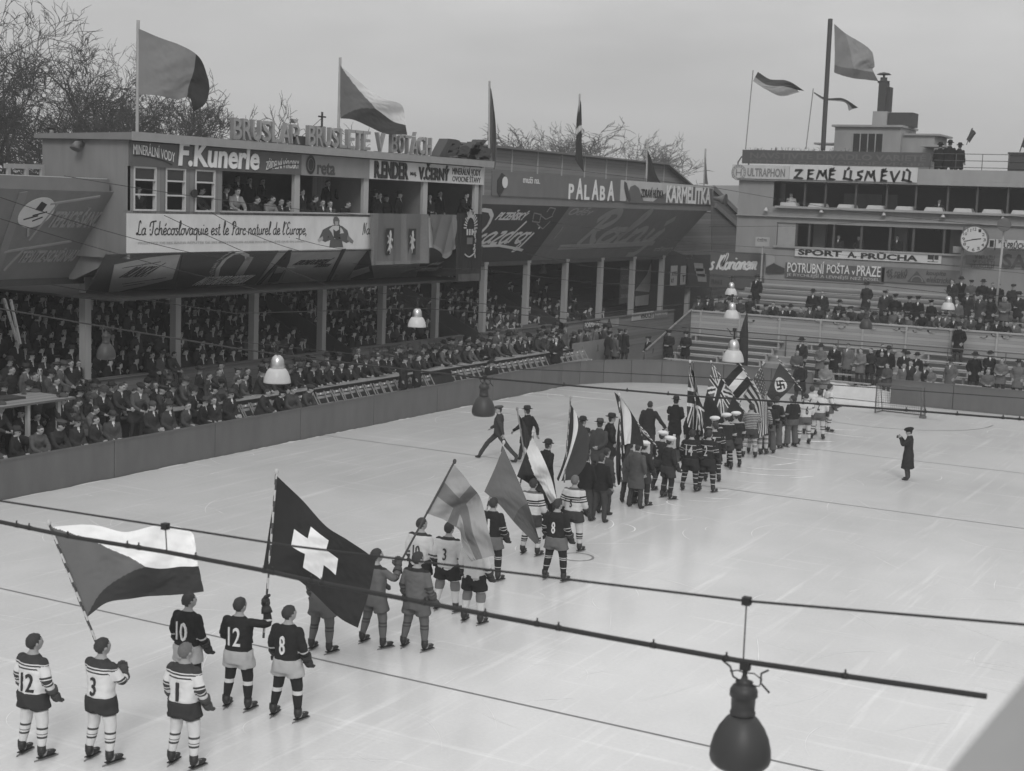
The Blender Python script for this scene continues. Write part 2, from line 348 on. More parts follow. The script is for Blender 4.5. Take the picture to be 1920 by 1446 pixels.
sheet('ice', XB, -6, 2, YB, 0.0, ICE)
LINE = mat('ice_line_paint', .20, .5, .2, 3)
mb = MB()
for Y, wd in ((20.5, .06), (40.3, .06), (49.2, .05), (59.9, .05)):
    x1 = -.9; x0 = XB if Y < 50 else -27
    if Y > 55: x1, x0 = -12.9, -16.4
    mb.add([(x0,Y-wd/2,.004),(x1,Y-wd/2,.004),(x1,Y+wd/2,.004),(x0,Y+wd/2,.004)], [(0,1,2,3)])
def arc(cx, cy, r, a0, a1, wd, z=.004, n=48):
    vs = []; 
    for i in range(n+1):
        a = a0 + (a1-a0)*i/n
        for q in (r-wd/2, r+wd/2): vs.append((cx+q*math.cos(a), cy+q*math.sin(a), z))
    mb.add(vs, [(2*i, 2*i+1, 2*i+3, 2*i+2) for i in range(n)])
arc(-14.9, 59.9, 3.9, math.pi, 2*math.pi, .07)
arc(-14.6, 30.1, .38, 0, 2*math.pi, .06)
o = mb.build('ice_lines', LINE); o['kind'] = 'structure'
# carpet strip laid across the ice
o = MB().add([tuple(onz(*p, .008)) for p in ((1255,872),(1262,842),(1545,748),(1580,762))], [(0,3,2,1)]).build('carpet_runner', mat('dark_carpet', .045, .95, .2, 4))
tag(o, 'long dark carpet runner laid along the ice behind the teams', 'carpet')
# scraped snow on the ice
mb = MB(); rr = random.Random(3)
def scrape(px, py, ln, ang, wd, curve):
    c = onz(px, py, .0); n = 8; pts = []
    for i in range(n+1):
        s = (i/n-.5)*ln; a = ang + curve*(i/n-.5); pts.append(np.array((c[0]+s*math.cos(a), c[1]+s*math.sin(a), .003)))
    vs = []
    for i, p in enumerate(pts):
        d = pts[min(i+1, n)] - pts[max(i-1, 0)]; d /= np.linalg.norm(d); k = np.array((-d[1], d[0], 0))*wd*math.sin(math.pi*(i+.4)/(n+.8))*rr.uniform(.4, 1)
        vs += [p-k, p+k]
    mb.add(vs, [(2*i, 2*i+2, 2*i+3, 2*i+1) for i in range(n)])
for px, py, ln, ang, wd, cv in ((1215,950,1.6,1.0,.03,.5),(1255,945,1.1,-.6,.025,1.2),(1240,965,1.4,.2,.03,.8),(1190,990,1.2,2.2,.02,.9),(1150,985,1.3,1.9,.02,.5),(1275,975,1.0,.9,.02,.6),(1320,940,1.2,.5,.02,.4),
    (1440,880,3.0,.4,.05,.6),(1430,890,2.2,.3,.06,.5),(1475,870,1.4,1.2,.06,.3),(1460,858,2.6,-.2,.04,.8),(1500,852,1.0,.3,.05,.3),(1530,828,1.4,.6,.12,.2),(1560,805,2.0,.3,.06,.5),(1570,815,2.6,-.2,.05,.7),(1505,895,1.0,1.0,.06,.2),(1350,920,.9,.9,.07,.3),(1345,935,.8,.4,.05,.4),
    (960,740,3.0,.25,.05,.1),(930,752,3.4,.3,.07,.1),(1010,738,4.0,.15,.05,.1),(1090,745,3.4,.05,.05,.1),(900,775,2.4,.35,.05,.1),(940,766,3.0,.3,.06,.15),(1100,735,3.0,.1,.04,.1),(1480,800,1.3,.8,.03,.4),(1415,905,1.2,.3,.03,.6)):
    scrape(px, py, ln, ang, wd, cv)
for _ in range(200):
    px = rr.uniform(0, 1900); py = 1446-(1446-740)*rr.random()**.7
    scrape(px, py, rr.uniform(.4, 2.4), rr.uniform(0, 3.14), rr.uniform(.004, .011), rr.uniform(-.7, .7))
o = mb.build('snow_scrapings', mat('scraped_snow', .72, .9, .2, 6)); tag(o, 'thin white skate scrapings scattered over the grey ice', 'scrapings', kind='stuff')
# swept snow lying along the foot of the boards
mb = MB(); n = 260
for i in range(n):
    def edge(k):
        y = 14 + (58.0-14)*k/n; wd = max(.012, .035 + .09*mnoise.noise(Vector((y*.9, 0, 3))) + .06*mnoise.noise(Vector((y*4.1, 0, 9)))); return y, wd
    (y0, w0), (y1, w1) = edge(i), edge(i+1)
    mb.add([(XB+.012,y0,.035*w0/.1),(XB+.012,y1,.035*w1/.1),(XB+w1,y1,.003),(XB+w0,y0,.003)], [(0,3,2,1)], 0, True)
o = mb.build('snow_ridge', mat('swept_snow', .5, .9, .25, 7)); tag(o, 'thin uneven ridge of swept snow along the foot of the left boards', 'snow', kind='stuff')
# walkways outside the boards
sheet('left_walkway', -34.0, 10, XB-.08, 84, .30, STEPD)
sheet('far_walkway', -28, YB+.02, 2, 66, .02, mat('trodden_snow', .5, .95, .2, 3))
# ------------------------------------------------------------------ the rink's boards
def boards():
    root = empty('rink_boards', (XB, 20, 0), 0, 'plain dark grey panelled boards round the ice, open behind the goal', 'rink boards')
    root.location = (0, 0, 0)
    path = [(XB, -4)]; y = -4.0
    while y < YB-RC-2: y += 4.3; path.append((XB, min(y, YB-RC)))
    if path[-1][1] < YB-RC: path.append((XB, YB-RC))
    for i in range(1, 7):
        a = math.pi - i*(math.pi/2)/6; path.append((XB+RC+RC*math.cos(a), YB-RC+RC*math.sin(a)))
    xs = [-21.5, -19.6]; 
    for x in xs: path.append((x, YB))
    segs = [(path[i], path[i+1]) for i in range(len(path)-1)]
    right = [(-16.05, YB), (-13.4, YB), (-10.2, YB), (-7, YB), (-4, YB), (-1, YB)]
    segs += [(right[i], right[i+1]) for i in range(len(right)-1)]
    for p, q in segs:
        d = Vector((q[0]-p[0], q[1]-p[1], 0)); L = d.length; d.normalize(); n = Vector((-d.y, d.x, 0))
        A = Vector((p[0], p[1], 0)) + d*.012; B = Vector((q[0], q[1], 0)) - d*.012
        mb = MB(); mb.beam(A + n*.05 + Vector((0,0,.51)), B + n*.05 + Vector((0,0,.51)), .05, 1.02)
        mb.beam(A + n*.05 + Vector((0,0,1.045)), B + n*.05 + Vector((0,0,1.045)), .09, .05, mi=1)
        k = int(L/1.4) + 1
        for i in range(k+1):
            P = A.lerp(B, i/k); mb.beam(P + n*.11 + Vector((0,0,.0)), P + n*.11 + Vector((0,0,1.0)), .07, .06, mi=1)
        mb.build('board_panel', [BOARD, mat('board_cap', .10, .6)], root)
    return root
boards()
# a snow bank and step seen through the opening in the far boards
mb = MB(); n = 24
for i in range(n):
    x0 = -19.4 + i*3.3/n; x1 = x0 + 3.3/n; h0 = .42 + .03*math.sin(i*.5) + .02*math.sin(i*1.3); h1 = .42 + .03*math.sin((i+1)*.5) + .02*math.sin((i+1)*1.3)
    mb.add([(x0,64.1,.02),(x1,64.1,.02),(x1,64.4,h1),(x0,64.4,h0),(x0,65.3,h0*1.1),(x1,65.3,h1*1.1)], [(0,1,2,3),(3,2,5,4)], 0, True)
tag(mb.build('snow_bank', SNOW), 'low swept snow bank in the opening of the far boards', 'snow bank')
# ------------------------------------------------------------------ goal
def goal():
    root = empty('ice_hockey_goal', (-14.8, 60.0, 0), 0, 'wire meshed goal cage standing empty before the far boards', 'goal')
    hw, h, dp = .95, 1.22, .75
    fr = MB()
    for sx in (-1, 1):
        fr.tube([(sx*hw,0,0),(sx*hw,0,h)], .03, 8); fr.tube([(sx*hw,0,h),(sx*hw*.97,dp*.45,h),(sx*hw*.95,dp,.03)], .02, 6); fr.tube([(sx*hw,0,.03),(sx*hw*.95,dp,.03)], .025, 6)
    fr.tube([(-hw,0,h),(hw,0,h)], .03, 8); fr.tube([(-hw*.95,dp,.03),(hw*.95,dp,.03)], .025, 6); fr.tube([(-hw*.97,dp*.45,h),(hw*.97,dp*.45,h)], .02, 6)
    fr.build('frame', mat('goal_iron', .09, .6), root)
    nt_ = MB(); 
    for i in range(1, 20):
        x = -hw + 2*hw*i/20; nt_.tube([(x,0,h),(x,dp*.45,h),(x*.97,dp,.03)], .005, 3, cap=False)
    for i in range(1, 12):
        k = i/12; nt_.tube([(-hw,dp*.45+dp*.55*k,h-h*k),(hw,dp*.45+dp*.55*k,h-h*k)], .005, 3, cap=False)
        for sx in (-1, 1):
            nt_.tube([(sx*hw,0,h*k),(sx*hw*.97,dp*.45+dp*.55*(1-k),h*k)], .005, 3, cap=False)
            if i % 2: nt_.tube([(sx*hw,dp*k*.9,.03),(sx*hw,min(dp*k*.9,dp*.45),h*(1 if k < .5 else 2-2*k+.03))], .005, 3, cap=False)
    nt_.build('net', mat('net_wire', .09, .7), root)
    MB().box((hw-.02,-.12,0),(hw+.2,.14,.10)).build('foot_block', mat('goal_iron', .09, .6), root)
    root.rotation_euler.z = rad(-4)
goal()
# ------------------------------------------------------------------ far hills
def ridge(name, y, x0, x1, z, amp, seed, m):
    r = random.Random(seed); ph = [r.uniform(0, 6) for _ in range(6)]; mb = MB(); n = 90; vs = []
    for i in range(n+1):
        x = x0 + (x1-x0)*i/n
        h = z + amp*(math.sin(x*.011+ph[0]) + .5*math.sin(x*.031+ph[1]) + .25*math.sin(x*.083+ph[2]) + .12*math.sin(x*.31+ph[3]))
        vs += [(x, y, -5), (x, y+20, h), (x, y+220, h*.6)]
    for i in range(n): mb.add([vs[3*i], vs[3*i+3], vs[3*i+4], vs[3*i+1], vs[3*i+2], vs[3*i+5]], [(0,1,2,3),(3,2,5,4)], 0, True)
    o = mb.build(name, m); o['kind'] = 'structure'
ridge('hills', 520, -900, 500, 15, 3, 5, mat('wooded_hillside', .06, .95, .35, .05))
# ------------------------------------------------------------------ roofed grandstand along the left side
XP, XF, XBOX = -34.0, -31.9, -31.3         # posts, roof edge, front of the press box
POSTY = [33.98 + 4.165*k for k in range(-3, 13)]
BY0, BY1 = 33.05, 53.9                      # press box from, to
SY1 = 81.6
def stand_floor(x):                         # height of the steps under the roof
    k = math.floor((XP - .25 - x)/.78); return 1.25 + .30*max(k, 0)
gs = empty('grandstand', (0,0,0), 0, 'long roofed wooden grandstand on timber posts down the left side of the rink', 'grandstand')
pb = MB()
for Y in POSTY:
    top = 4.78 if BY0 + 2 < Y < BY1 + 1.5 else 5.3
    p = MB().box((XP-.13,Y-.13,.3),(XP+.13,Y+.13,top)); p.box((XP-.16,Y-.16,top-.12),(XP+.16,Y+.16,top))
    p.build('post', WOODP, gs)
# wooden barrier between the posts, with gangway gaps
gaps = [(46.6, 48.4), (57.0, 58.7), (65.6, 67.2)]
def barrier_runs():
    y = 18.0; out_ = []
    for a, c in gaps: out_.append((y, a)); y = c
    out_.append((y, SY1)); return out_
for a, c in barrier_runs():
    mb = MB(); mb.box((XP+.135,a,.3),(XP+.17,c,2.0)); mb.box((XP+.05,a,2.0),(XP+.24,c,2.06)); mb.build('barrier', [WOODH], gs)
for a, c in gaps:                           # sloping side boards of the gangways
    for y in (a, c):
        mb = MB(); pl = Plane((0, y, 0), (1, 0, 0), (0, 0, 1))
        mb.slab(pl, [(XP-4.2, 2.0), (XP+.1, .8), (XP+.1, 2.0), (XP-4.2, 4.0)], -.03, .03); mb.build('gangway_side', WOODD, gs)
mb = MB()
for k in range(12):
    x1 = XP - .25 - .78*k; x0 = x1 - .78; z = 1.25 + .30*k
    mb.box((x0, 17, z-.3), (x1, SY1, z)); mb.box((x0+.02, 17, z), (x0+.32, SY1, z+.38), 1)
mb.build('seating_step', [STEPD, WOODD], gs)
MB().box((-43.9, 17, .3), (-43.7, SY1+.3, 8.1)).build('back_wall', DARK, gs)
# roofs and slanting boards under their front edge
def slant(y0, y1, xt, zt, xb, zb, name, m, top0=None):
    pl = Plane((xb, y0, zb), (0, 1, 0), (xt-xb, 0, zt-zb)); L = math.hypot(xt-xb, zt-zb)
    return pl, L
def roof(y0, y1, x0, x1, z, th, name='roof'):
    mb = MB(); mb.box((x0, y0, z), (x1, y1, z+th)); mb.box((x1+.004, y0, z-.05), (x1+.05, y1, z+th+.04), 1); mb.build(name, [TIN, mat('roof_edge', .14, .6, .2, 2)], gs)
roof(16, BY0-.25, -44, XF, 8.02, .28); roof(BY1+.3, SY1, -44, XF, 8.02, .28)
MB().box((XF-.3, 16, 8.30), (XF+.02, BY0-.3, 8.36)).build('snow_cover', SNOW, gs)
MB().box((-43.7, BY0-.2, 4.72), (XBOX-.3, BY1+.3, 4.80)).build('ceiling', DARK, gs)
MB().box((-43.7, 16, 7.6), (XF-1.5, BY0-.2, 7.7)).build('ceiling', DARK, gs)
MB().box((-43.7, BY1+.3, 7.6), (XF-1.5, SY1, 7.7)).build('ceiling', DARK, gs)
MB().box((XP-.1, 16, 5.1), (XP+.10, BY0+1, 5.3)).box((XP-.1, BY1+.4, 5.1), (XP+.10, SY1, 5.3)).box((XP-.1, BY0+1, 4.6), (XP+.10, BY1+.4, 4.78)).build('header_beam', WOODD, gs)
# --- slanted advertising boards (each a sign of its own)
PL_A = Plane((XP+.02, 0, 5.3), (0, 1, 0), (XF-XP, 0, 8.0-5.3)); LA = math.hypot(XF-XP, 2.7)      # long stand
PL_B = Plane((XP+.02, 0, 4.76), (0, 1, 0), (XBOX-XP, 0, 6.2-4.76)); LB = math.hypot(XBOX-XP, 6.2-4.76)   # under the press box
def sign(name, label, group=None): return empty(name, (0,0,0), 0, label, 'sign', group)
def panel(parent, pl, poly, gv, th=.04, off=0.0, name='panel', m=None): 
    return MB().slab(pl, poly, off, off+th).build(name, m or paint(gv), parent)
AD = 'advertising boards on the grandstand'
# far left spa board
s = sign('advertising_board', 'dark slanted board with a pale round emblem under the left roof edge', AD)
yr_t = PL_A.hit(236, 366)[0]; yr_b = PL_A.hit(166, 518)[0]
panel(s, PL_A, [(16, 0), (yr_b, 0), (yr_t, LA), (16, LA)], .16)
a, c = PL_A.hit(66, 396)
n = 28; mb = MB(); mb.slab(PL_A, [(a+.62*math.cos(2*math.pi*i/n), c+.55*math.sin(2*math.pi*i/n)) for i in range(n)], .05, .075); mb.build('emblem_disc', paint(.5), s)
mb = MB(); mb.slab(PL_A, [(a-.12,c+.12),(a+.16,c+.05),(a+.20,c+.32),(a-.05,c+.42)], .08, .09)
for q in ((-.35,-.25,.1,-.1),(-.1,-.1,.35,.05),(.0,-.3,.3,-.15)): mb.beam(PL_A.pt(a+q[0], c+q[1], .085), PL_A.pt(a+q[2], c+q[3], .085), .04, .012, PL_A.n)
mb.build('emblem', LETTERD, s)
lm = paint(.26); d_ = .03
sign_text(s, PL_A, 'TEPLICE-ŠANOV', (86, 424), (208, 388), lm, bold=.02, shear=.2, off=.045, depth=d_)
sign_text(s, PL_A, 'TEPLITZ-SCHÖNAU', (30, 490), (150, 462), lm, bold=.02, shear=.2, off=.045, depth=d_)
mb = MB()
for p, q in (((92,380),(185,366)),((106,378),(52,448)),((5,470),(132,450)),((45,462),(5,505)),((50,425),(50,440))):
    mb.beam(PL_A.pt(*PL_A.hit(*p), .06), PL_A.pt(*PL_A.hit(*q), .06), .07, .04, PL_A.n)
mb.build('moulding', lm, s)
mb = MB(); mb.beam(PL_A.pt(*PL_A.hit(42, 358), .05), PL_A.pt(*PL_A.hit(-14, 520), .05), .28, .04, PL_A.n); mb.build('batten', paint(.19), s)
# side cheek closing the end of the left roof
mb = MB(); pl = Plane((0, BY0+.2, 0), (1, 0, 0), (0, 0, 1)); mb.slab(pl, [(XP, 5.25), (XP+.3, 5.25), (XBOX-.03, 6.2), (XBOX-.03, 8.0), (XF, 8.0)], -.05, .05); mb.build('end_boarding', WOODG, gs)
MB().slab(PL_A, [(yr_b+.01, .0), (yr_b+.40, .0), (yr_t+.34, LA), (yr_t+.01, LA)], -.05, .02).build('end_boarding', WOODG, gs)
# boards under the press box
def yb(px, py): return PL_B.hit(px, py)[0]
def strip(p_tl, p_bl, p_br, p_tr, gv, label, off=0.0):
    s = sign('advertising_board', label, AD)
    panel(s, PL_B, [(yb(*p_bl), 0.0), (yb(*p_br), 0.0), (yb(*p_tr), LB-.02), (yb(*p_tl), LB-.02)], gv, off=off); return s
sB = strip((200, 474), (158, 552), (322, 545), (345, 470), .09, 'dark slanted board with a pale curved panel under the press box')
q = [PL_B.hit(*p) for p in ((202, 548), (263, 534), (322, 520), (337, 474), (280, 480), (213, 494))]
panel(sB, PL_B, q, .42, .02, .045, 'pale_panel')
sign_text(sB, PL_B, 'BÍLINSKÁ', (221, 517), (311, 489), paint(.06), off=.07, shear=.15, bold=-.01)
mb = MB()
for p, r_ in (((228,499),(300,487)),((228,529),(310,517)),((230,533),(270,527))): mb.beam(PL_B.pt(*PL_B.hit(*p), .072), PL_B.pt(*PL_B.hit(*r_), .072), .035, .01, PL_B.n)
mb.build('rule', paint(.06), sB)
s = strip((346, 470), (323, 545), (479, 533), (525, 467), .075, 'dark slanted board with a pale arch and a glass, under the press box windows')
sign_text(s, PL_B, 'MATTONIHO KYSIBELKA', (359, 533), (479, 513), paint(.8), off=.05, shear=.25, bold=.0)
sign_text(s, PL_B, 'STOLNÍ NÁPOJ PRO KAŽDÉHO', (380, 540), (462, 529), paint(.2), off=.05, shear=.2)
ca = PL_B.hit(443, 512); mb = MB(); pts = [PL_B.hit(*p) for p in ((404,517),(408,500),(420,484),(438,473),(452,471),(462,476),(463,488))]
for i in range(len(pts)-1): mb.beam(PL_B.pt(*pts[i], .055), PL_B.pt(*pts[i+1], .055), .16, .02, PL_B.n)
mb.build('arch', paint(.40), s)
panel(s, PL_B, [PL_B.hit(*p) for p in ((440,513),(455,512),(474,480),(462,478))], .28, .02, .045, 'glass_shape')
v_, f_ = 0, 0
txt = 'SVĚTOVÁ POVĚST'; mb = MB(); arcp = [(391,516),(392,507),(396,499),(402,491),(409,484),(417,478),(427,473)]
A0 = PL_B.hit(392, 513); A1 = PL_B.hit(430, 470)
for i, ch in enumerate(txt):
    if ch == ' ': continue
    k = i/(len(txt)-1)*(len(arcp)-1); j = min(int(k), len(arcp)-2); fx = k-j
    pq = (arcp[j][0]*(1-fx)+arcp[j+1][0]*fx, arcp[j][1]*(1-fx)+arcp[j+1][1]*fx); h = PL_B.hit(*pq)
    text_mb(mb, PL_B, ch, h[0]-.05, h[1], h[0]+.06, h[1]+.22, off=.05)
mb.build('lettering', paint(.3), s)
s = strip((525, 467), (480, 533), (617, 527), (648, 464), .28, 'grey slanted board with a tilted dark bottle, under the press box')
sign_text(s, PL_B, 'KRONDORFSKÁ', (547, 495), (627, 481), paint(.03), off=.05, shear=.25, bold=.005)
sign_text(s, PL_B, 'KYSELKA', (587, 499), (622, 492), paint(.03), off=.05, shear=.25)
panel(s, PL_B, [PL_B.hit(*p) for p in ((501,527),(520,525),(541,490),(545,472),(540,470),(535,480),(522,492))], .035, .02, .045, 'bottle')
panel(s, PL_B, [PL_B.hit(*p) for p in ((512,509),(528,507),(534,499),(518,497))], .22, .02, .068, 'bottle_label')
panel(s, PL_B, [PL_B.hit(*p) for p in ((527,523),(537,522),(551,499),(537,499))], .28, .02, .045, 'glass_shape')
panel(s, PL_B, [PL_B.hit(*p) for p in ((478,533),(486,532),(547,466),(540,467))], .03, .02, .045, 'stripe')
panel(s, PL_B, [PL_B.hit(*p) for p in ((609,529),(616,528),(648,464),(641,465))], .03, .02, .045, 'stripe')
s = strip((648, 464), (617, 527), (780, 519), (800, 462), .26, 'slanted board with pale shapes and dark diagonals left of the tapestry')
panel(s, PL_B, [PL_B.hit(*p) for p in ((655,526),(700,518),(690,466),(664,500))], .03, .02, .045, 'dark_shape')
panel(s, PL_B, [PL_B.hit(*p) for p in ((622,526),(628,525),(634,512),(630,512))], .2, .02, .045, 'pale_shape')
panel(s, PL_B, [PL_B.hit(*p) for p in ((650,520),(692,505),(690,497),(660,505))], .3, .02, .07, 'pale_shape')
s = strip((800, 462), (780, 519), (905, 510), (905, 462), .06, 'dark slanted board with white script lines under the right end of the box')
sign_text(s, PL_B, 'po sklenici dobře', (800, 497), (832, 488), LETTERW, off=.05, shear=.3)
sign_text(s, PL_B, 'pro zdraví rozdílné', (767, 509), (828, 498), LETTERW, off=.05, shear=.3)
panel(s, PL_B, [PL_B.hit(*p) for p in ((746,513),(752,513),(800,498),(780,499))], .22, .02, .045, 'pale_shape')
# boards of the long roof beyond the box
ys = lambda px, py: PL_A.hit(px, py)[0]
s = sign('advertising_board', 'black slanted board with bold white script over a white flourish', AD)
panel(s, PL_A, [(BY1+.35, 0), (ys(997, 482), 0), (ys(1062, 393), LA), (BY1+.35, LA)], .05)
sign_text(s, PL_A, 'PLZEŇSKÝ', (926, 411), (995, 393), LETTERW, off=.05, shear=.25, bold=.025)
a_, b_ = PL_A.hit(898, 455); a2_ = PL_A.hit(985, 453)[0]; script_mb(MB(), PL_A, 'azdroj', a_, b_, a2_, .62, .17, off=.05, shear=.45).build('lettering', LETTERW, s)
mb = MB()
for stk, wd in ((((893,396),(904,392),(917,394),(921,404),(914,420),(903,432),(894,438)), .20), (((895,400),(893,420),(890,440),(886,460)), .26), (((897,446),(905,440),(911,438)), .16), (((886,463),(905,460),(935,459),(962,464),(978,468)), .14), (((978,468),(966,462),(975,455),(969,448)), .07)):
    pts = [PL_A.hit(*p) for p in stk]
    for i in range(len(pts)-1): mb.beam(PL_A.pt(*pts[i], .058), PL_A.pt(*pts[i+1], .058), wd, .018, PL_A.n)
mb.build('flourish', LETTERW, s)
mb = MB()
for stk in (((1000,398),(1013,401),(1010,416),(997,414),(1000,398)),((1013,403),(1022,410),(1035,404)),((1005,418),(1016,428),(1030,414)),((1024,396),(1030,388),(1040,390),(1034,402))):
    pts = [PL_A.hit(*p) for p in stk]
    for i in range(len(pts)-1): mb.beam(PL_A.pt(*pts[i], .056), PL_A.pt(*pts[i+1], .056), .05, .015, PL_A.n)
mb.build('drinker_outline', paint(.25), s)
s = sign('advertising_board', 'long grey slanted board with big faint script under the far roof edge', AD)
panel(s, PL_A, [(ys(997, 482)+.01, 0), (ys(1256, 470), 0), (ys(1326, 394), LA), (ys(1062, 393)+.01, LA)], .15)
lr = paint(.27)
sign_text(s, PL_A, 'Oděv', (1062, 402), (1116, 389), lr, off=.05, shear=.35, bold=.01)
a_, b_ = PL_A.hit(1070, 458); a2_ = PL_A.hit(1225, 452)[0]; script_mb(MB(), PL_A, 'Rolný', a_, b_, a2_, 1.05, .42, off=.05, shear=.55).build('lettering', lr, s)
sign_text(s, PL_A, 'všem', (1223, 470), (1263, 461), lr, off=.05, shear=.3)
mb = MB()
for p, q in (((1047,463),(1225,455)),): mb.beam(PL_A.pt(*PL_A.hit(*p), .055), PL_A.pt(*PL_A.hit(*q), .055), .30, .02, PL_A.n)
mb.build('underline', lr, s)
sign_text(s, PL_A, 'U', (1037, 448), (1054, 424), lr, off=.05, shear=.4, bold=.03)
# upright fascia board with PALABA / KARMELITKA
PF = Plane((XF+.06, 0, 0), (0, 1, 0), (0, 0, 1))
s = sign('advertising_board', 'long upright board on the far roof edge, grey with pointed white capitals', AD)
y0, y1, y2 = ys_ = [PF.hit(*p)[0] for p in ((921, 340), (1161, 360), (1335, 370))]
MB().rect(PF, y0, 8.34, y1, 9.40, 0, .06).build('panel', paint(.12), s)
MB().rect(PF, y1, 8.34, y2, 9.40, 0, .06).build('panel', paint(.40), s)
def ftext(t_, p0, p1, m, **k): return sign_text(s, PF, t_, p0, p1, m, off=k.pop('off', .07), **k)
x = 1062
for i, ch in enumerate('PALABA'):
    if ch == 'A': ftext('A', (x+.5, [0,374,0,375,0,376.5][i]), (x+15, 334+i*1.2), LETTERW, bold=.03)
    else: ftext(ch, (x+1, 373.5+i*.6), (x+12, 345+i*1), LETTERW, bold=.03)
    x += 14.7
ftext('muži na.', (978, 343), (1010, 333), LETTERW, bold=.0)
panel(s, PF, [PF.hit(*p) for p in ((930,338),(938,324),(945,330),(944,350),(934,369),(929,360))], .03, .02, .07, 'torch_shape')
n = 20; cpt = PF.hit(943, 342); panel(s, PF, [(cpt[0]+.24*math.cos(2*math.pi*i/n), cpt[1]+.25*math.sin(2*math.pi*i/n)) for i in range(n)], .5, .02, .095, 'torch_lens')
panel(s, PF, [PF.hit(*p) for p in ((1172,378),(1178,380),(1240,382),(1334,384),(1334,354),(1300,350),(1252,354),(1246,362),(1222,378),(1198,376))], .10, .015, .065, 'dark_shape')
panel(s, PF, [PF.hit(*p) for p in ((1170,380),(1205,379),(1195,352),(1188,347),(1180,350))], .10, .015, .066, 'dark_shape')
panel(s, PF, [PF.hit(*p) for p in ((1172,371),(1177,378),(1180,374),(1172,343),(1168,340),(1168,352))], .05, .015, .085, 'bottle_shape')
ftext('ZDRAVÍ HLÍDKA', (1199, 370), (1242, 353), LETTERD, off=.085, bold=.02, warp=lambda u: .0)
ftext('KARMELITKA', (1246, 380), (1331, 353), LETTERW, off=.085, bold=.03, warp=lambda u: .0)
# clerestory wall and gable of the long roof
PC = Plane((-37.6, 0, 0), (0, 1, 0), (0, 0, 1)); q = [PC.hit(*p) for p in ((906, 345), (906, 283), (1245, 309), (1292, 350), (1292, 362))]
q[1] = (q[1][0], q[2][1]-.0); zr = q[2][1]
mb = MB(); mb.slab(PC, [(q[0][0]-3, 8.3), (q[3][0], 8.3), (q[3][0], q[3][1]), (q[2][0], zr), (q[0][0]-3, zr)][::1], -.1, 0)
mb.build('clerestory', WOODH, gs)
mb = MB(); mb.beam(PC.pt(q[0][0]-3, zr+.05, .1), PC.pt(q[2][0], zr+.05, .1), .5, .09); mb.beam(PC.pt(q[2][0], zr+.05, .1), PC.pt(q[3][0]+1.2, q[3][1]-.3, .1), .5, .09); mb.build('ridge_cap', mat('roof_edge', .14), gs)
for k in range(9): 
    yy = q[0][0] + (q[2][0]-q[0][0])*k/8; MB().beam(PC.pt(yy, 8.3, .02), PC.pt(yy, zr, .02), .09, .05, PC.n).build('batten', WOODP, gs)
MB().box((-43.9, SY1, .3), (XP-.6, SY1+.1, 7.6)).build('end_wall', WOODD, gs)
MB().box((-36.3, SY1+.12, 0), (-36.1, 94, 7.9)).build('lean_to_wall', WOODD, gs)
# wooden gable wall at the stand's far end
PG = Plane((-33.6, 0, 0), (0, 1, 0), (0, 0, 1))
q = [PG.hit(*p) for p in ((1282, 478), (1333, 478), (1333, 400), (1312, 400), (1262, 470))]
mb = MB().slab(PG, q, -.08, 0); mb.build('end_boarding', WOODH, gs)
mb = MB()
for p, r_ in (((1336,352),(1386,402)),((1340,385),(1392,432)),): mb.beam(PG.pt(*PG.hit(*p), .05), PG.pt(*PG.hit(*r_), .05), .3, .12, PG.n)
mb.build('roof_verge', mat('roof_edge', .14), gs)
q = [PG.hit(*p) for p in ((1336, 356), (1388, 404), (1388, 560), (1336, 560))]
MB().slab(PG, q[::-1], -.12, -.02).build('end_boarding', mat('dull_boards', .12, .85, .25, 3, (1,.12,1), .15, planks=(2, .17)), gs)
# ------------------------------------------------------------------ press box and guests' box
bx = empty('press_box', (0,0,0), 0, 'timber press box perched over the grandstand, open fronted, with windows at its left end', 'press box')
PX = Plane((XBOX, 0, 0), (0, 1, 0), (0, 0, 1)); pr = PX.hit
yv = lambda px, py=400: PX.hit(px, py)[0]
ZB, ZS, ZT, ZR = 6.2, 7.44, 8.76, 9.47
MB().box((XBOX-.14, BY0, ZB), (XBOX-.02, BY1, ZS)).build('parapet', WOODG, bx)
MB().box((XBOX-.22, yv(412), ZS), (XBOX+.10, yv(690), ZS+.05)).build('counter', WOODP, bx)
MB().box((-34.8, BY0, 6.1), (XBOX-.02, BY1, 6.3)).build('floor', WOODD, bx)
MB().box((-34.8, BY0+.06, ZB), (-34.65, BY1, 9.6)).build('back_wall', mat('box_back_wall', .10, .9), bx)
MB().box((-34.62, yv(692), ZB+.1), (-34.55, BY1-.1, 9.4)).build('back_curtain', mat('box_lining', .085, .9, .15, 2), bx)
MB().box((-34.8, BY0-.06, 6.0), (XBOX-.0, BY0+.05, 9.6)).build('side_wall', WOODG, bx)
MB().box((-34.8, BY1-.05, ZB), (XBOX-.0, BY1+.06, 9.6)).build('side_wall', mat('box_wall', .15, .8), bx)
mb = MB()
for px in (690, 797):
    MB().box((-34.6, yv(px)-.06, ZB), (XBOX-.1, yv(px)+.06, 9.4)).build('partition', mat('box_wall', .15, .8), bx)
MB().slab(Plane((0,0,0),(1,0,0),(0,0,1)), [(-34.95, 9.52), (XBOX+.32, 9.52), (XBOX+.32, 9.74), (-34.95, 9.66)], -BY1-.35, -BY0+.25).build('roof', [TIN], bx)
MB().box((XBOX+.325, BY0-.25, 9.50), (XBOX+.36, BY1+.35, 9.76)).build('gutter', mat('pale_gutter', .24, .5), bx)
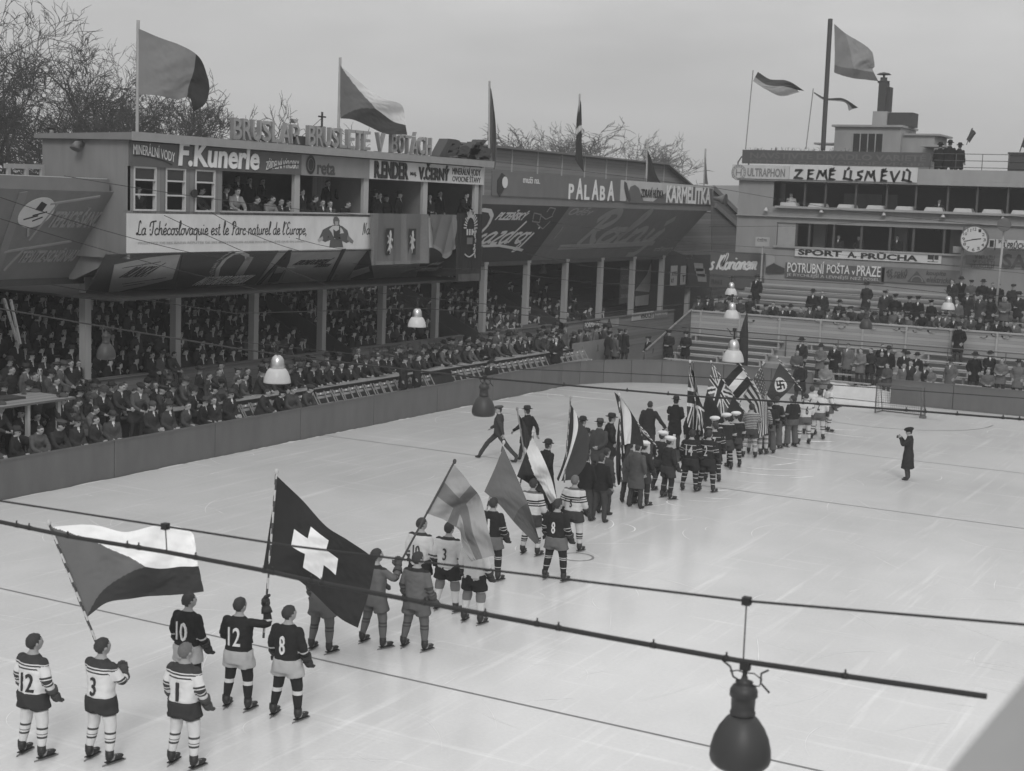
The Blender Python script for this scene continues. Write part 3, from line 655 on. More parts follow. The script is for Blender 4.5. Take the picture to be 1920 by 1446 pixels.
# window bays at the left end
edges = [238, 250, 292, 310, 347, 365, 402, 416]
for i in range(0, 8, 2): MB().box((XBOX-.12, yv(edges[i]), ZS), (XBOX, yv(edges[i+1]), ZT)).build('pier', WOODG, bx)
for i in range(1, 7, 2):
    a, c = yv(edges[i]), yv(edges[i+1])
    wn = MB()
    for y in (a, c): wn.box((XBOX-.09, y-.045 if y == c else y, ZS), (XBOX+.03, y if y == c else y+.045, ZT))
    for z in (ZS, ZS+.46, ZS+.90, ZT-.05): wn.box((XBOX-.09, a+.045, z), (XBOX+.03, c-.045, z+.05))
    fr = wn.build('window', mat('window_white', .42, .6), bx)
    MB().box((XBOX-.05, a+.045, ZS+.95), (XBOX-.04, c-.045, ZT-.05)).build('pane', mat('dim_glass', .03, .08, .05, spec=.6), fr)
    MB().box((XBOX-.05, a+.045, ZS+.05), (XBOX-.04, a+.045+(c-a)*.02, ZS+.46)).build('sash', mat('window_white', .42), fr)
for px, wd in ((557, 10), (686, 9), (797, 8), (893, 7)):
    MB().box((XBOX-.14, yv(px-wd/2), ZS), (XBOX-.01, yv(px+wd/2), ZT)).build('pier', WOODP, bx)
MB().box((XBOX-1.6, yv(650), ZS-.4), (XBOX-1.55, yv(682), ZT)).build('side_panel', WOODG, bx)
for px in (742, 836): MB().box((-34.545, yv(px, 360)+1.9, 8.25), (-34.5, yv(px, 360)+2.4, 8.65)).build('picture', paint(.2), bx)
# sign bands along the top
BD = 'sign bands under the press box roof'
def bandsign(p0, p1, gv, label):
    s = sign('sign_band', label, BD); MB().box((XBOX+.0, yv(p0, 300), ZT), (XBOX+.07, yv(p1, 320), ZR)).build('panel', paint(gv), s); return s
s = bandsign(242, 562, .085, 'dark sign band with bold white letters over the press box windows')
def bt(s, t_, p0, p1, m, off=.08, **k): return sign_text(s, PX, t_, p0, p1, m, off=off, **k)
bt(s, 'MINERÁLNÍ VODY', (246, 288), (324, 270), LETTERW, bold=.0, warp=lambda u: -.17*u*u*1.0-.02)
bt(s, 'F.Kunerle', (332, 312), (484, 277), LETTERD, off=.072, bold=.035, shear=.08, depth=.006)
bt(s, 'F.Kunerle', (330, 311), (482, 275.5), LETTERW, off=.085, bold=.03, shear=.08, depth=.03)
bt(s, 'ZŘÍDELNÍ VÝROBKY', (495, 315), (557, 298), LETTERW, bold=-.006, warp=lambda u: .10*(1-(1-u)**2)-.06)
mb = MB(); pr = PX.hit
for st in (((247,291),(262,291),(285,296),(305,302),(319,309)), ((497,319),(515,312),(535,308),(557,308))):
    pts = [pr(*p) for p in st]
    for i in range(len(pts)-1): mb.beam(PX.pt(*pts[i], .085), PX.pt(*pts[i+1], .085), .035, .02, PX.n)
mb.build('swoosh', LETTERD, s)
s = bandsign(562, 690, .19, 'plain grey sign band with a big dark round O')
cpt = pr(579, 309); mb = MB(); n = 32
ring = [(cpt[0]+math.cos(2*math.pi*i/n)*r_*.85, cpt[1]+math.sin(2*math.pi*i/n)*r_*1.05) for r_ in (.31, .21) for i in range(n)]
vs = [PX.pt(a, c, .09) for a, c in ring]; mb.add(vs, [(i, (i+1) % n, n+(i+1) % n, n+i) for i in range(n)])
mb.slab(PX, [(cpt[0]+.02+math.cos(2*math.pi*i/n)*.14, cpt[1]+math.sin(2*math.pi*i/n)*.2) for i in range(n)], .075, .085)
mb.build('lettering', LETTERD, s); bt(s, 'reta', (591, 327), (625, 307), paint(.05), bold=.02)
s = bandsign(690, 905, .46, 'white sign band with shadowed black capitals over the guests’ box')
bt(s, 'R.ENDER', (698, 334), (762, 306), LETTERD, bold=.035, depth=.04); bt(s, 'MAJ.', (766, 331), (778, 323), LETTERD)
bt(s, 'V.ČERNÝ', (781, 336.5), (839, 309), LETTERD, bold=.035, depth=.04)
bt(s, 'MINERÁLNÍ VODY', (845, 327), (898, 315), LETTERD, bold=-.004); bt(s, 'OVOCNÉ ŠŤAVY', (845, 340), (898, 330), LETTERD, bold=-.004)
# white banner below the openings
s = sign('banner', 'long white banner with black French script and a costumed woman under the press box')
MB().box((XBOX-.01, yv(237, 440), ZB-.02), (XBOX+.03, BY1-.02, 7.36)).build('panel', paint(.50), s)
def bn_(t_, p0, p1, m, **k): return sign_text(s, PX, t_, p0, p1, m, off=.04, **k)
script_mb(MB(), PX, 'La Tchécoslovaquie est le Parc naturel de l’Europe,', pr(254, 440)[0], 6.72, pr(574, 440)[0], .20, .042, off=.036).build('lettering', LETTERD, s)
bn_('PROFITEZ DE SES BAINS RÉPUTÉS DE SES MONTAGNES AUSSI RICHES EN ÉTÉ QUE EN HIVER', (257, 459), (570, 450), paint(.33), depth=.004)
script_mb(MB(), PX, 'Na', pr(678, 440)[0], 6.72, pr(692, 440)[0], .20, .042, off=.036).build('lettering', LETTERD, s)
def blob(pts, gv, off, name): return panel(s, PX, [pr(*p) for p in pts][::-1], gv, .006, off, name)
blob(((597,447),(604,431),(617,424),(628,421),(640,424),(650,432),(655,452),(648,456),(640,452),(642,464),(616,464),(618,450),(608,454)), .07, .032, 'costume_figure')
blob(((615,430),(622,424),(627,423),(634,424),(640,430),(643,437),(636,438),(630,448),(625,448),(620,436)), .42, .040, 'blouse')
blob(((623,412),(625,407),(629,406),(633,409),(635,414),(634,421),(629,424),(624,420)), .09, .040, 'headscarf')
blob(((626,415),(632,415),(632,421),(629,423.5),(626,421)), .28, .047, 'face')
blob(((623,430),(628,434),(634,430),(636,444),(631,450),(624,446)), .035, .047, 'bodice')
blob(((650,440),(661,452),(659,457),(648,449)), .14, .044, 'hand'); blob(((594,449),(603,443),(604,449),(596,454)), .3, .044, 'hand')
# letters standing on the roof
RL = 'block letters on the press box roof'
PR = Plane((XBOX+.05, 0, 0), (0, 1, 0), (0, 0, 1))
words = [('BRUSLAŘ', 434, 561, 228, 274), ('BRUSLETE', 575, 693, 243, 284), ('V', 704, 721, 253, 288), ('BOTÁCH', 731, 808, 252, 293)]
for wd, p0, p1, tt, bb in words:
    n = len(wd)
    for i, ch in enumerate(wd):
        a0 = PR.hit(p0+(p1-p0)*i/n+.6, 280)[0]; a1 = PR.hit(p0+(p1-p0)*(i+.93)/n, 280)[0]
        hgt = .84 if ch in 'ŘÁ' else .68
        mb = MB(); text_mb(mb, PR, ch, a0, 9.80, a1, 9.80+hgt, off=-.08, depth=.15, bold=.01, mi=0, side_mi=1)
        mb.add([PR.pt(a0, 9.74, -.1), PR.pt(a1, 9.74, -.1), PR.pt(a1, 9.8, -.1), PR.pt(a0, 9.8, -.1)], [(0,1,2,3)], 1)
        tag(mb.build('roof_letter', [paint(.26), paint(.19)]), 'pale boxed letter %s in the word %s standing on the press box roof' % (ch, wd.lower() if wd != 'V' else 'V'), 'letter', RL)
mb = MB(); a0, a1 = PR.hit(820, 280)[0], PR.hit(918, 290)[0]
text_mb(mb, PR, 'Baťa', a0, 9.78, a1, 10.62, off=-.35, depth=.45, bold=.05, shear=.4); mb.box((XBOX-.28, a0, 9.74), (XBOX+.1, a1, 9.80))
tag(mb.build('roof_script', paint(.05)), 'dark boxed script word at the right end of the press box roof', 'letters')
MB_ = MB(); MB_.box((XBOX-.4, yv(560), 9.74), (XBOX-.1, yv(575), 10.1)); tag(MB_.build('roof_hatch', paint(.06)), 'small dark box on the press box roof between two words', 'hatch')
# small fittings
o = MB().tube([(-33.1, BY0-.1, 9.36), (-33.1, BY0-.3, 9.36), (-33.1, BY0-.38, 9.2)], [.09, .11, .17], 10).build('loudspeaker', mat('grey_horn', .12, .5)); tag(o, 'little horn on the side wall of the press box', 'loudspeaker')
o = MB().tube([PX.pt(*pr(360, 363), .01), PX.pt(*pr(360, 363), .12)], [.09, .14], 12).build('bell', BLACK); tag(o, 'round black bell between two press box windows', 'bell')
mb = MB(); p0 = onx(1336, 372, XF); mb.tube([p0 + np.array((0,.2,0)), p0 + np.array((.3,.2,-.02)), p0 + np.array((.75,.2,-.05))], [.10, .14, .34], 14); tag(mb.build('loudspeaker', mat('grey_horn', .12, .5)), 'wide horn loudspeaker at the far end of the roof edge', 'loudspeaker')
# draped tapestries hung over the guests' box
PT = Plane((XBOX+.06, 0, 0), (0, 1, 0), (0, 0, 1))
def lion(mb, pl, a, b, wd, hg, off, mi):      # a rampant heraldic lion, as a cut-out
    pts = [(.42,.0),(.55,.0),(.62,.18),(.58,.3),(.72,.2),(.9,.22),(.78,.34),(.66,.42),(.68,.55),(.85,.5),(.98,.6),(.8,.64),(.68,.66),(.72,.8),(.62,.98),(.45,.96),(.36,.86),(.44,.76),(.34,.7),(.16,.8),(.04,.72),(.2,.66),(.3,.58),(.16,.52),(.06,.4),(.26,.46),(.36,.4),(.28,.26),(.1,.14),(.2,.08),(.38,.2)]
    bmx = bmesh.new(); vs = [bmx.verts.new(Vector(pl.pt(a+(p[0]-.5)*wd, b+(p[1]-.5)*hg, off))) for p in pts]; bmx.faces.new(vs); bmesh.ops.triangulate(bmx, faces=bmx.faces[:])
    mb.add([v.co[:] for v in bmx.verts], [tuple(v.index for v in f.verts) for f in (bmx.verts.index_update() or bmx.faces)], mi); bmx.free()
def drape(fn, pat, mats, name, nu=46, nv=46):
    vs = []; mb = MB()
    for j in range(nv+1):
        for i in range(nu+1): vs.append(fn(i/nu, j/nv))
    for j in range(nv):
        for i in range(nu): mb.add([], [], 0); mb.f.append((j*(nu+1)+i, (j+1)*(nu+1)+i, (j+1)*(nu+1)+i+1, j*(nu+1)+i+1)); mb.m.append(pat((i+.5)/nu, (j+.5)/nv)); mb.sm.append(True)
    mb.v = [tuple(map(float, v)) for v in vs]
    return mb.build(name, mats, None)
TQ = [PT.hit(692, 400), PT.hit(800, 405), PT.hit(690, 505), PT.hit(795, 497)]
zt, zb = 7.5, PT.hit(692, 497)[1]
ya, yc = PT.hit(691, 440)[0], PT.hit(800, 440)[0]
brd = mat('tapestry_border', .14, .95, .45, 22, spec=.1)
o = drape(lambda u, v: PT.pt(ya+(yc-ya)*u, zt+(zb-zt)*v, .06+.05*math.sin(u*19+2*v)*(.25+v)+.03*math.sin(u*41)*v+.05*v), lambda u, v: 1 if (u < .13 or u > .87 or v > .93 or .52 < u < .60) else 0, [cloth(.105), brd], 'tapestry')
tag(o, 'wide grey tapestry with two lion shields hung from the guests’ box', 'tapestry')
for px in (725, 767):
    a, c = PT.hit(px, 453); mb = MB(); mb.rect(PT, a-.26, c-.5, a+.26, c+.5, .14, .15, 0); lion(mb, PT, a, c, .44, .9, .156, 1)
    mb.build('lion_shield', [cloth(.03), paint(.42)], o)
yd, ye = PT.hit(803, 440)[0], PT.hit(852, 440)[0]
def fold(u, v):
    z0 = 7.5 - .9*u*(1-u)*0; z1 = zb + .15 + (.9*abs(u-.55)); pull = .9*v*v*(u)
    return PT.pt(yd + (ye-yd)*(u*(1-.15*v)) + .2*v, z0+(z1-z0)*v, .06+.12*abs(math.sin(u*7+v*3))*(.3+v))
tag(drape(fold, lambda u, v: 1 if (u > .84 or v > .9) else 0, [cloth(.105), brd], 'tapestry'), 'grey tapestry with patterned edge, gathered aside next to the dark one', 'tapestry')
yf, yg = PT.hit(851, 440)[0], PT.hit(897, 440)[0]; zd = PT.hit(875, 527)[1]
o = drape(lambda u, v: PT.pt(yf+(yg-yf)*u, 7.55+(zd-7.55)*v, .10+.06*math.sin(u*14+v)*(.3+v)+.03*math.sin(u*33)), lambda u, v: 1 if (v > .9 and .1 < u < .95) else 0, [cloth(.022), cloth(.06)], 'tapestry')
tag(o, 'black tapestry with a pale embroidered coat of arms at the box’s right end', 'tapestry')
mb = MB(); rr = random.Random(5); a, c = PT.hit(874, 443)
for i in range(16):
    an = math.pi*(i/15); r0, r1 = .42, .42+rr.uniform(.15, .34)
    mb.beam(PT.pt(a+r0*math.cos(an)*.75, c+.35+r0*math.sin(an), .20), PT.pt(a+r1*math.cos(an)*.8, c+.35+r1*math.sin(an), .20), .05, .015, PT.n)
for i in range(14):
    an = rr.uniform(-.6, .6); zz = c+.35-i*.085
    mb.beam(PT.pt(a+.42, zz, .20), PT.pt(a+.42+rr.uniform(-.2,.14), zz+rr.uniform(-.15,.15), .20), .06, .015, PT.n)
for i in range(-1, 2): mb.rect(PT, a-.1+i*.2, c+.05, a-.0+i*.2, c+.3, .19, .21)
mb.rect(PT, a-.25, c-.32, a+.2, c-.05, .19, .2, 1)
for i in range(9): mb.beam(PT.pt(a-.4+i*.09, c-.72-.12*math.sin(math.pi*i/8), .20), PT.pt(a-.31+i*.09, c-.72-.12*math.sin(math.pi*(i+1)/8), .20), .05, .015, PT.n)
mb.build('embroidery', [paint(.34), paint(.1)], o)
# posters along the barrier of the stand
BP = 'posters fixed to the grandstand barrier'
PB = Plane((XP+.18, 0, 0), (0, 1, 0), (0, 0, 1))
def poster(p0, p1, gv, label, texts=(), m=None, pl=PB, name='poster', grp=BP):
    s = empty(name, (0,0,0), 0, label, 'poster', grp); a0, b0 = pl.hit(*p0); a1, b1 = pl.hit(*p1)
    if b0 > b1: b0, b1 = b1, b0
    MB().rect(pl, a0, b0, a1, b1, 0, .025).build('panel', paint(gv), s)
    for t_, u0, v0, u1, v1, mm in texts:
        mb = MB(); text_mb(mb, pl, t_, a0+(a1-a0)*u0, b0+(b1-b0)*v0, a0+(a1-a0)*u1, b0+(b1-b0)*v1, off=.03, depth=.008, bold=.02); mb.build('lettering', mm, s)
    return s
poster((693, 664), (748, 644), .13, 'grey two line lettered board at the foot of the gangway', [('PŮJČÍ BRUSLÍ', .06, .55, .94, .88, paint(.06)), ('ALEX PRŮCHA', .06, .1, .94, .48, paint(.32))])
for i, px in enumerate((751, 768, 787)): poster((px, 660-i*2), (px+14, 640-i*2), .16, 'plain pale poster, %s of three right of the two line board' % ('left', 'middle', 'right')[i])
for i, px in enumerate((492, 545)): poster((px, 692-i*3), (px+24, 672-i*3), .14, ('worn poster partly hidden by the white lamp', 'poster of small print left of the round emblem')[i], [('PRAHA', .1, .5, .9, .8, paint(.06))])
s = poster((577, 690), (591, 672), .04, 'dark square with a white ringed VV emblem on the barrier')
a, c = PB.hit(584, 681); mb = MB(); n = 24
vs = [PB.pt(a+math.cos(2*math.pi*i/n)*r_, c+math.sin(2*math.pi*i/n)*r_, .03) for r_ in (.26, .21) for i in range(n)]; mb.add(vs, [(i, (i+1) % n, n+(i+1) % n, n+i) for i in range(n)])
for p, q_ in (((-.14,.1),(-.05,-.12)),((-.05,-.12),(.0,.03)),((.0,.03),(.05,-.12)),((.05,-.12),(.14,.1))): mb.beam(PB.pt(a+p[0], c+p[1], .032), PB.pt(a+q_[0], c+q_[1], .032), .04, .008, PB.n)
mb.build('emblem', LETTERW, s)
poster((952, 627), (962, 615), .4, 'small white notice on the barrier below the dark board', [('POZOR', .15, .35, .85, .65, LETTERD)])
poster((979, 625), (1008, 606), .11, 'dull picture poster beside the gangway')
s = poster((1064, 634), (1086, 618), .17, 'pale board with a short dark word left of the black lettered board', [('FORUM', .1, .1, .8, .4, LETTERD)])
poster((1094, 618), (1124, 599), .04, 'black barrier board with white capitals', [('FORMALIN', .04, .2, .96, .8, LETTERW)])
poster((1125, 616), (1160, 594), .28, 'white board with a black pointing mark on the barrier', [('A', .3, .1, .6, .9, LETTERD)])
poster((1184, 602), (1225, 583), .40, 'white barrier board with heavy black capitals at the last post', [('VINOCET', .38, .15, .98, .85, LETTERD), ('NEJLEPŠÍ', .04, .5, .32, .8, paint(.2))])
poster((1226, 598), (1252, 580), .18, 'grey lettered board right of the white one with heavy capitals', [('Pražské Noviny', .05, .3, .95, .7, paint(.4))])
PQ = Plane((-35.5, 0, 0), (0, 1, 0), (0, 0, 1))
poster((1228, 545), (1246, 488), .16, 'tall price board at the far end of the stand', [('OSTR', .1, .62, .9, .78, paint(.4)), ('MENT', .1, .44, .9, .6, paint(.45)), ('LIBOCHOV', .1, .25, .9, .36, paint(.3))], pl=PQ)
s = poster((1189, 575), (1222, 486), .06, 'tall dark poster with a white swooping shape behind the posts', [], pl=PQ)
a0, b0 = PQ.hit(1189, 575); a1, b1 = PQ.hit(1222, 486)
panel(s, PQ, [PQ.hit(*p) for p in ((1190,545),(1212,515),(1222,488),(1221,530),(1216,548))], .32, .01, .03, 'white_shape'); panel(s, PQ, [PQ.hit(*p) for p in ((1190,574),(1214,572),(1216,552),(1190,556))], .3, .01, .03, 'pale_shape')
for px in (1164,): 
    s = poster((1160, 570), (1184, 500), .085, 'grey board with slanting rows of lettering behind a post', [('ZUBNÍ PASTA', .1, .15, .9, .28, paint(.2)), ('NEUVAL', .1, .4, .9, .52, paint(.2)), ('CHOCOLA', .1, .65, .9, .78, paint(.2))], pl=PQ)
PQ2 = Plane((-33.7, 0, 0), (0, 1, 0), (0, 0, 1))
poster((1256, 536), (1270, 498), .3, 'white poster with a leaping black figure between the posts', [('XTE', .1, .5, .9, .7, LETTERD), ('KÝ', .1, .15, .5, .4, LETTERD)], pl=PQ2)
poster((1275, 534), (1290, 498), .3, 'white poster ending in double T beside the leaping figure', [('TT', .2, .15, .9, .5, LETTERD)], pl=PQ2)
s = poster((1284, 540), (1325, 484), .03, 'black board with three white photographs at the end of the stand', [], pl=PQ2)
for i, (px, py) in enumerate(((1302, 508), (1305, 518), (1308, 528))): panel(s, PQ2, [PQ2.hit(px, py), PQ2.hit(px+16, py+1), PQ2.hit(px+15, py-14), PQ2.hit(px-2, py-15)], .3, .01, .03, 'photograph')
# ------------------------------------------------------------------ open terrace behind the far boards
TY0, TYB, TYE = 65.4, 70.6, 79.6
def zt(Y):                                  # height of the terrace steps
    if Y < TY0: return .02
    if Y < TYB: return .10 + .24*math.floor((Y-TY0)/.87)
    return 1.85 + .235*math.floor((Y-TYB-.1)/.95)
te = empty('terrace', (0,0,0), 0, 'open stepped wooden terrace with plank benches and a boarded dividing wall, behind the goal', 'terrace')
X0, X1 = -28.3, 2.0
mb = MB(); n = 0
y = TY0
while y < TYB-.01:
    y1 = min(y+.87, TYB); mb.box((X0, y, -.05), (X1, y1, zt(y+.1))); y = y1
y = TYB+.1
while y < TYE: mb.box((X0, y, .2), (X1, y+.95, zt(y+.1))); y += .95
mb.build('step', STEPS, te)
y = TY0+.45
while y < TYB-.3:
    gap = (-17.6, -16.3); z = zt(y)+.36
    for a, c in ((X0+.2, -23.2), (-22.0, gap[0]), (gap[1], X1)):
        mb = MB(); mb.box((a, y, z), (c, y+.13, z+.045)); mb.box((a, y+.15, z), (c, y+.28, z+.045))
        x = a+.2
        while x < c: mb.box((x, y+.02, z-.36), (x+.07, y+.26, z)); x += 2.2
        mb.build('bench', BENCH, te)
    y += .87
y = TYB + .1 + .95*2 + .4
while y < TYE-.5:
    z = zt(y)+.30; mb = MB(); mb.box((X0+.2, y, z), (X1, y+.12, z+.045)); mb.box((X0+.2, y+.15, z), (X1, y+.3, z+.045)); mb.build('bench', BENCH, te); y += .95
mb = MB(); mb.box((X0, TYB-.06, 1.3), (X1, TYB, 2.86)); mb.box((X0, TYB-.12, 2.86), (X1, TYB+.08, 2.93), 1)
x = X0+.5
while x < X1: mb.box((x, TYB-.12, 1.3), (x+.09, TYB-.06, 2.86), 1); x += 2.1
mb.build('dividing_wall', [WOODX, BENCH], te)
mb = MB(); mb.tube([(X0, TYB-1.2, 2.1), (X1, TYB-1.2, 2.1)], .03, 6)
x = X0+.3
while x < X1: mb.tube([(x, TYB-1.2, 1.0), (x, TYB-1.2, 2.1)], .03, 6); x += 2.6
mb.build('handrail', mat('rail_iron', .10), te)
mb = MB(); pl = Plane((X0-.02, 0, 0), (0, 1, 0), (0, 0, 1))
mb.slab(pl, [(65.0, .1), (70.7, .1), (70.7, 2.9), (65.0, 1.2)], -.06, 0); mb.build('side_wall', mat('dull_boards', .12, .85, .25, 3, (1,.12,1), .15, planks=(2, .17)), te)
mb = MB(); mb.beam((X0, 65, 1.25), (X0, 70.6, 2.95), .10, .06); mb.build('side_rail', WOODG, te)
# ------------------------------------------------------------------ clubhouse with restaurant
YC = 80.0
PL = Plane((0, YC, 0), (1, 0, 0), (0, 0, 1))
def H(px, py): return PL.hit(px, py)
cb_ = empty('clubhouse', (0,0,0), 0, 'flat roofed modern clubhouse with two long window strips, behind the far terrace', 'building')
xl = -29.6; xr = 2.0
xo = H(1452, 340)[0]; xo2 = H(1456, 440)[0]; xw2 = H(1802, 470)[0]
# wall pieces round the two openings
W_ = MB()
W_.box((xl, YC, 0), (xr, YC+.3, 6.14)).box((xl, YC, 6.14), (xo2, YC+.3, 9.79)).box((xo2, YC, 7.49), (xr, YC+.3, 8.38)).box((xw2, YC, 6.14), (xr, YC+.3, 7.49)).box((xo2, YC, 8.38), (xo, YC+.3, 9.79))
W_.build('wall', RENDERW, cb_)
MB().box((xl, YC+.3, 0), (xl+.3, YC+9, 10.6)).build('wall', RENDERW, cb_)
MB().box((xl-.05, YC-.25, 9.79), (xr, YC+9, 10.0)).build('balcony_slab', RENDERL, cb_)
MB().box((H(1724, 320)[0], YC-.25, 10.003), (xr, YC-.1, 10.62)).build('balcony_parapet', RENDERL, cb_)
MB().box((xl+.3, YC+.3, 10.003), (xr, YC+9, 10.08)).build('roof', FELTR, cb_)
MB().box((xo2-.1, YC-.32, 8.30), (xr, YC-.003, 8.42)).build('window_ledge', RENDERL, cb_)
MB().box((xl, YC-.18, 7.80), (xr, YC-.003, 7.86)).build('moulding', RENDERL, cb_)
MB().box((xo2-.1, YC-.14, 6.10), (xw2+.2, YC-.003, 6.20)).build('window_ledge', RENDERL, cb_)
# rooms behind the openings
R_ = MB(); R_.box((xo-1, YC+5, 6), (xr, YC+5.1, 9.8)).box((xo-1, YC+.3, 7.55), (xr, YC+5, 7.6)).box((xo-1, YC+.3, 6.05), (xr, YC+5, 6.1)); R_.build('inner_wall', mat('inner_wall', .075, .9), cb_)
xs = [1452, 1508, 1547, 1604, 1662, 1717, 1777, 1832, 1890, 1948, 2010]
for i, px in enumerate(xs):
    x = H(px, 365)[0]; MB().box((x-.05, YC+.08, 8.38), (x+.05, YC+.2, 9.79)).build('mullion', mat('mullion', .07, .5), cb_)
for i in range(9):
    px = 1472 + i*55; a, c = H(px, 392); x = a
    t_ = empty('restaurant_table', (x, YC+.75, 8.0), 0, 'cloth covered restaurant table at the upper window strip, %s from the left' % ['first','second','third','fourth','fifth','sixth','seventh','eighth','ninth'][i], 'table', 'restaurant tables')
    MB().lathe([(.03, .0), (.03, .55)], n=6).build('leg', BLACK, t_)
    mb = MB(); mb.add([(-.52,-.36,.40),(.52,-.36,.40),(.52,.36,.40),(-.52,.36,.40),(-.42,-.3,.62),(.42,-.3,.62),(.42,.3,.62),(-.42,.3,.62)], [(4,5,6,7),(0,1,5,4),(1,2,6,5),(2,3,7,6),(3,0,4,7)])
    mb.build('tablecloth', mat('table_linen', .5, .8), t_)
rr = random.Random(2)
mb = MB()
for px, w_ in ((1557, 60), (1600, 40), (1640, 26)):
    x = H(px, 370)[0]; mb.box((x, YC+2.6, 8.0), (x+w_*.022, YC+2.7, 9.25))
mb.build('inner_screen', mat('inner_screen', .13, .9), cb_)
lo = [(1456, 1492), (1560, 1574), (1668, 1683), (1768, 1802)]
MB().box((H(1457,440)[0], YC+.1, 6.2), (H(1490,440)[0], YC+.16, 7.49)).build('blind', mat('pale_blind', .28, .8), cb_)
for px in (1492, 1516, 1562, 1614, 1668, 1712, 1770): 
    x = H(px, 440)[0]; MB().box((x-.06, YC+.1, 6.15), (x+.06, YC+.22, 7.49)).build('mullion', mat('mullion', .07, .5), cb_)
for px in (1520, 1675, 1782): 
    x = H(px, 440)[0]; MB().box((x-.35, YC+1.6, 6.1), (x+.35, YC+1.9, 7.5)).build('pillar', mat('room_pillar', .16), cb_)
MB().box((H(1785,460)[0], YC+.3, 6.25), (H(1800,460)[0], YC+.4, 6.6)).build('counter', RENDERL, cb_)
# roof house, chimney
ph = MB(); a0, b0 = PL.hit(1566, 238); YP = 84.0
PP = Plane((0, YP, 0), (1, 0, 0), (0, 0, 1)); a = [PP.hit(*p) for p in ((1566, 238), (1690, 240), (1750, 250), (1600, 250), (1655, 278))]
ph.box((a[0][0], YP, 10.05), (a[1][0], YP+3.4, a[0][1])).box((a[1][0], YP+.4, 10.05), (a[2][0], YP+3.4, a[0][1]-.42))
ph.build('roof_house', RENDERL, cb_)
MB().box((a[0][0]-.15, YP-.2, a[0][1]), (a[1][0]+.1, YP+3.5, a[0][1]+.12)).box((a[1][0]+.1, YP+.25, a[0][1]-.42), (a[2][0]+.3, YP+3.5, a[0][1]-.32)).build('roof_house_eave', RENDERL, cb_)
MB().box((a[3][0], YP-.03, 11.05), (a[4][0], YP+.1, a[3][1]-.02)).build('roof_house_window', DARK, cb_)
mb = MB()
for k in range(5): x = a[3][0] + (a[4][0]-a[3][0])*k/4; mb.box((x-.03, YP-.06, 11.05), (x+.03, YP-.035, a[3][1]))
mb.box((a[3][0]-.1, YP-.1, 10.98), (a[4][0]+.1, YP-.035, 11.05)); mb.build('window_bars', RENDERL, cb_)
MB().box((a[0][0]-1.3, YP+.3, 12.05), (a[0][0], YP+1.8, 12.15)).build('canopy', RENDERL, cb_)
x = PP.hit(1735, 258)[0]; MB().box((x, YP-.9, 11.95), (x+1.3, YP+.4, 12.05)).build('canopy', RENDERL, cb_)
PK = Plane((0, YP+1.5, 0), (1, 0, 0), (0, 0, 1))
def kb(x0, y0, x1, y1, d0, d1, m): 
    a0, b0 = PK.hit(x0, y1); a1, b1 = PK.hit(x1, y0); return MB().box((a0, YP+d0, b0), (a1, YP+d1, b1)).build('chimney', m, cb_)
kb(1639, 210, 1668, 240, 1, 2.4, RENDERL); kb(1668, 212, 1715, 238, 1.1, 2.4, mat('tank_dark', .06, .8)); kb(1646, 155, 1664, 211, 1.3, 2.0, mat('tank_dark', .06, .8)); kb(1655, 163, 1669, 211, 1.5, 2.2, mat('tank_dark', .06, .8))
a0, b0 = PK.hit(1655, 155)
MB().lathe([(.34, b0), (.36, b0+.1), (.2, b0+.12), (.2, b0+.3), (.06, b0+.32), (.06, b0+.45), (.42, b0+.46), (.30, b0+.54), (.05, b0+.60)], c=(a0, YP+1.7, 0), n=12).build('chimney_cowl', mat('tank_dark', .06, .8), cb_)
# roof terrace railing and bar
rl = empty('roof_railing', (0,0,0), 0, 'thin iron railing along the clubhouse roof right of the dark sign', 'railing')
xa = H(1746, 290)[0]
mb = MB()
for z in (10.75, 11.1, 11.45): mb.tube([(xa, YC-.15, z), (xr, YC-.15, z)], .018, 5)
mb.build('rail', mat('rail_iron', .10), rl)
x = xa
while x < xr: MB().tube([(x, YC-.15, 10.6), (x, YC-.15, 11.45)], .02, 5).build('post', mat('rail_iron', .10), rl); x += 1.35
x = H(1891, 300)[0]; o = MB().box((x, YC-.1, 10.63), (xr, YC+2.5, 11.5)).box((x-.04, YC-.14, 11.5), (xr, YC+2.5, 11.58)).build('roof_kiosk', mat('tank_dark', .06, .8)); tag(o, 'dark box at the right end of the clubhouse roof', 'kiosk')
o = MB().tube([(xl+.5, YC+.4, 10.05), (xl+.3, YC+.4, 11.0), (xl-.05, YC+.3, 11.1), (xl-.2, YC+.2, 10.8), (xl-.2, YC+.2, 10.0)], .05, 6).build('drain_pipe', mat('rail_iron', .10)); tag(o, 'bent pipe at the left corner of the clubhouse roof', 'pipe')
# withered plants on the roof edge
rr = random.Random(9); mb = MB()
for i in range(150):
    px = rr.uniform(1405, 1660); x = H(px, 280)[0]; h = rr.uniform(.08, .34); dx = rr.uniform(-.25, .25)
    mb.tube([(x, YC+.2, 11.3), (x+dx*.4, YC+.2, 11.35+h), (x+dx, YC+.2, 11.35+h*rr.uniform(.6, 1.1))], [.012, .01, .004], 3, cap=False)
tag(mb.build('withered_plants', TWIG), 'withered curling plants along the top of the dark roof sign', 'plants', kind='stuff')
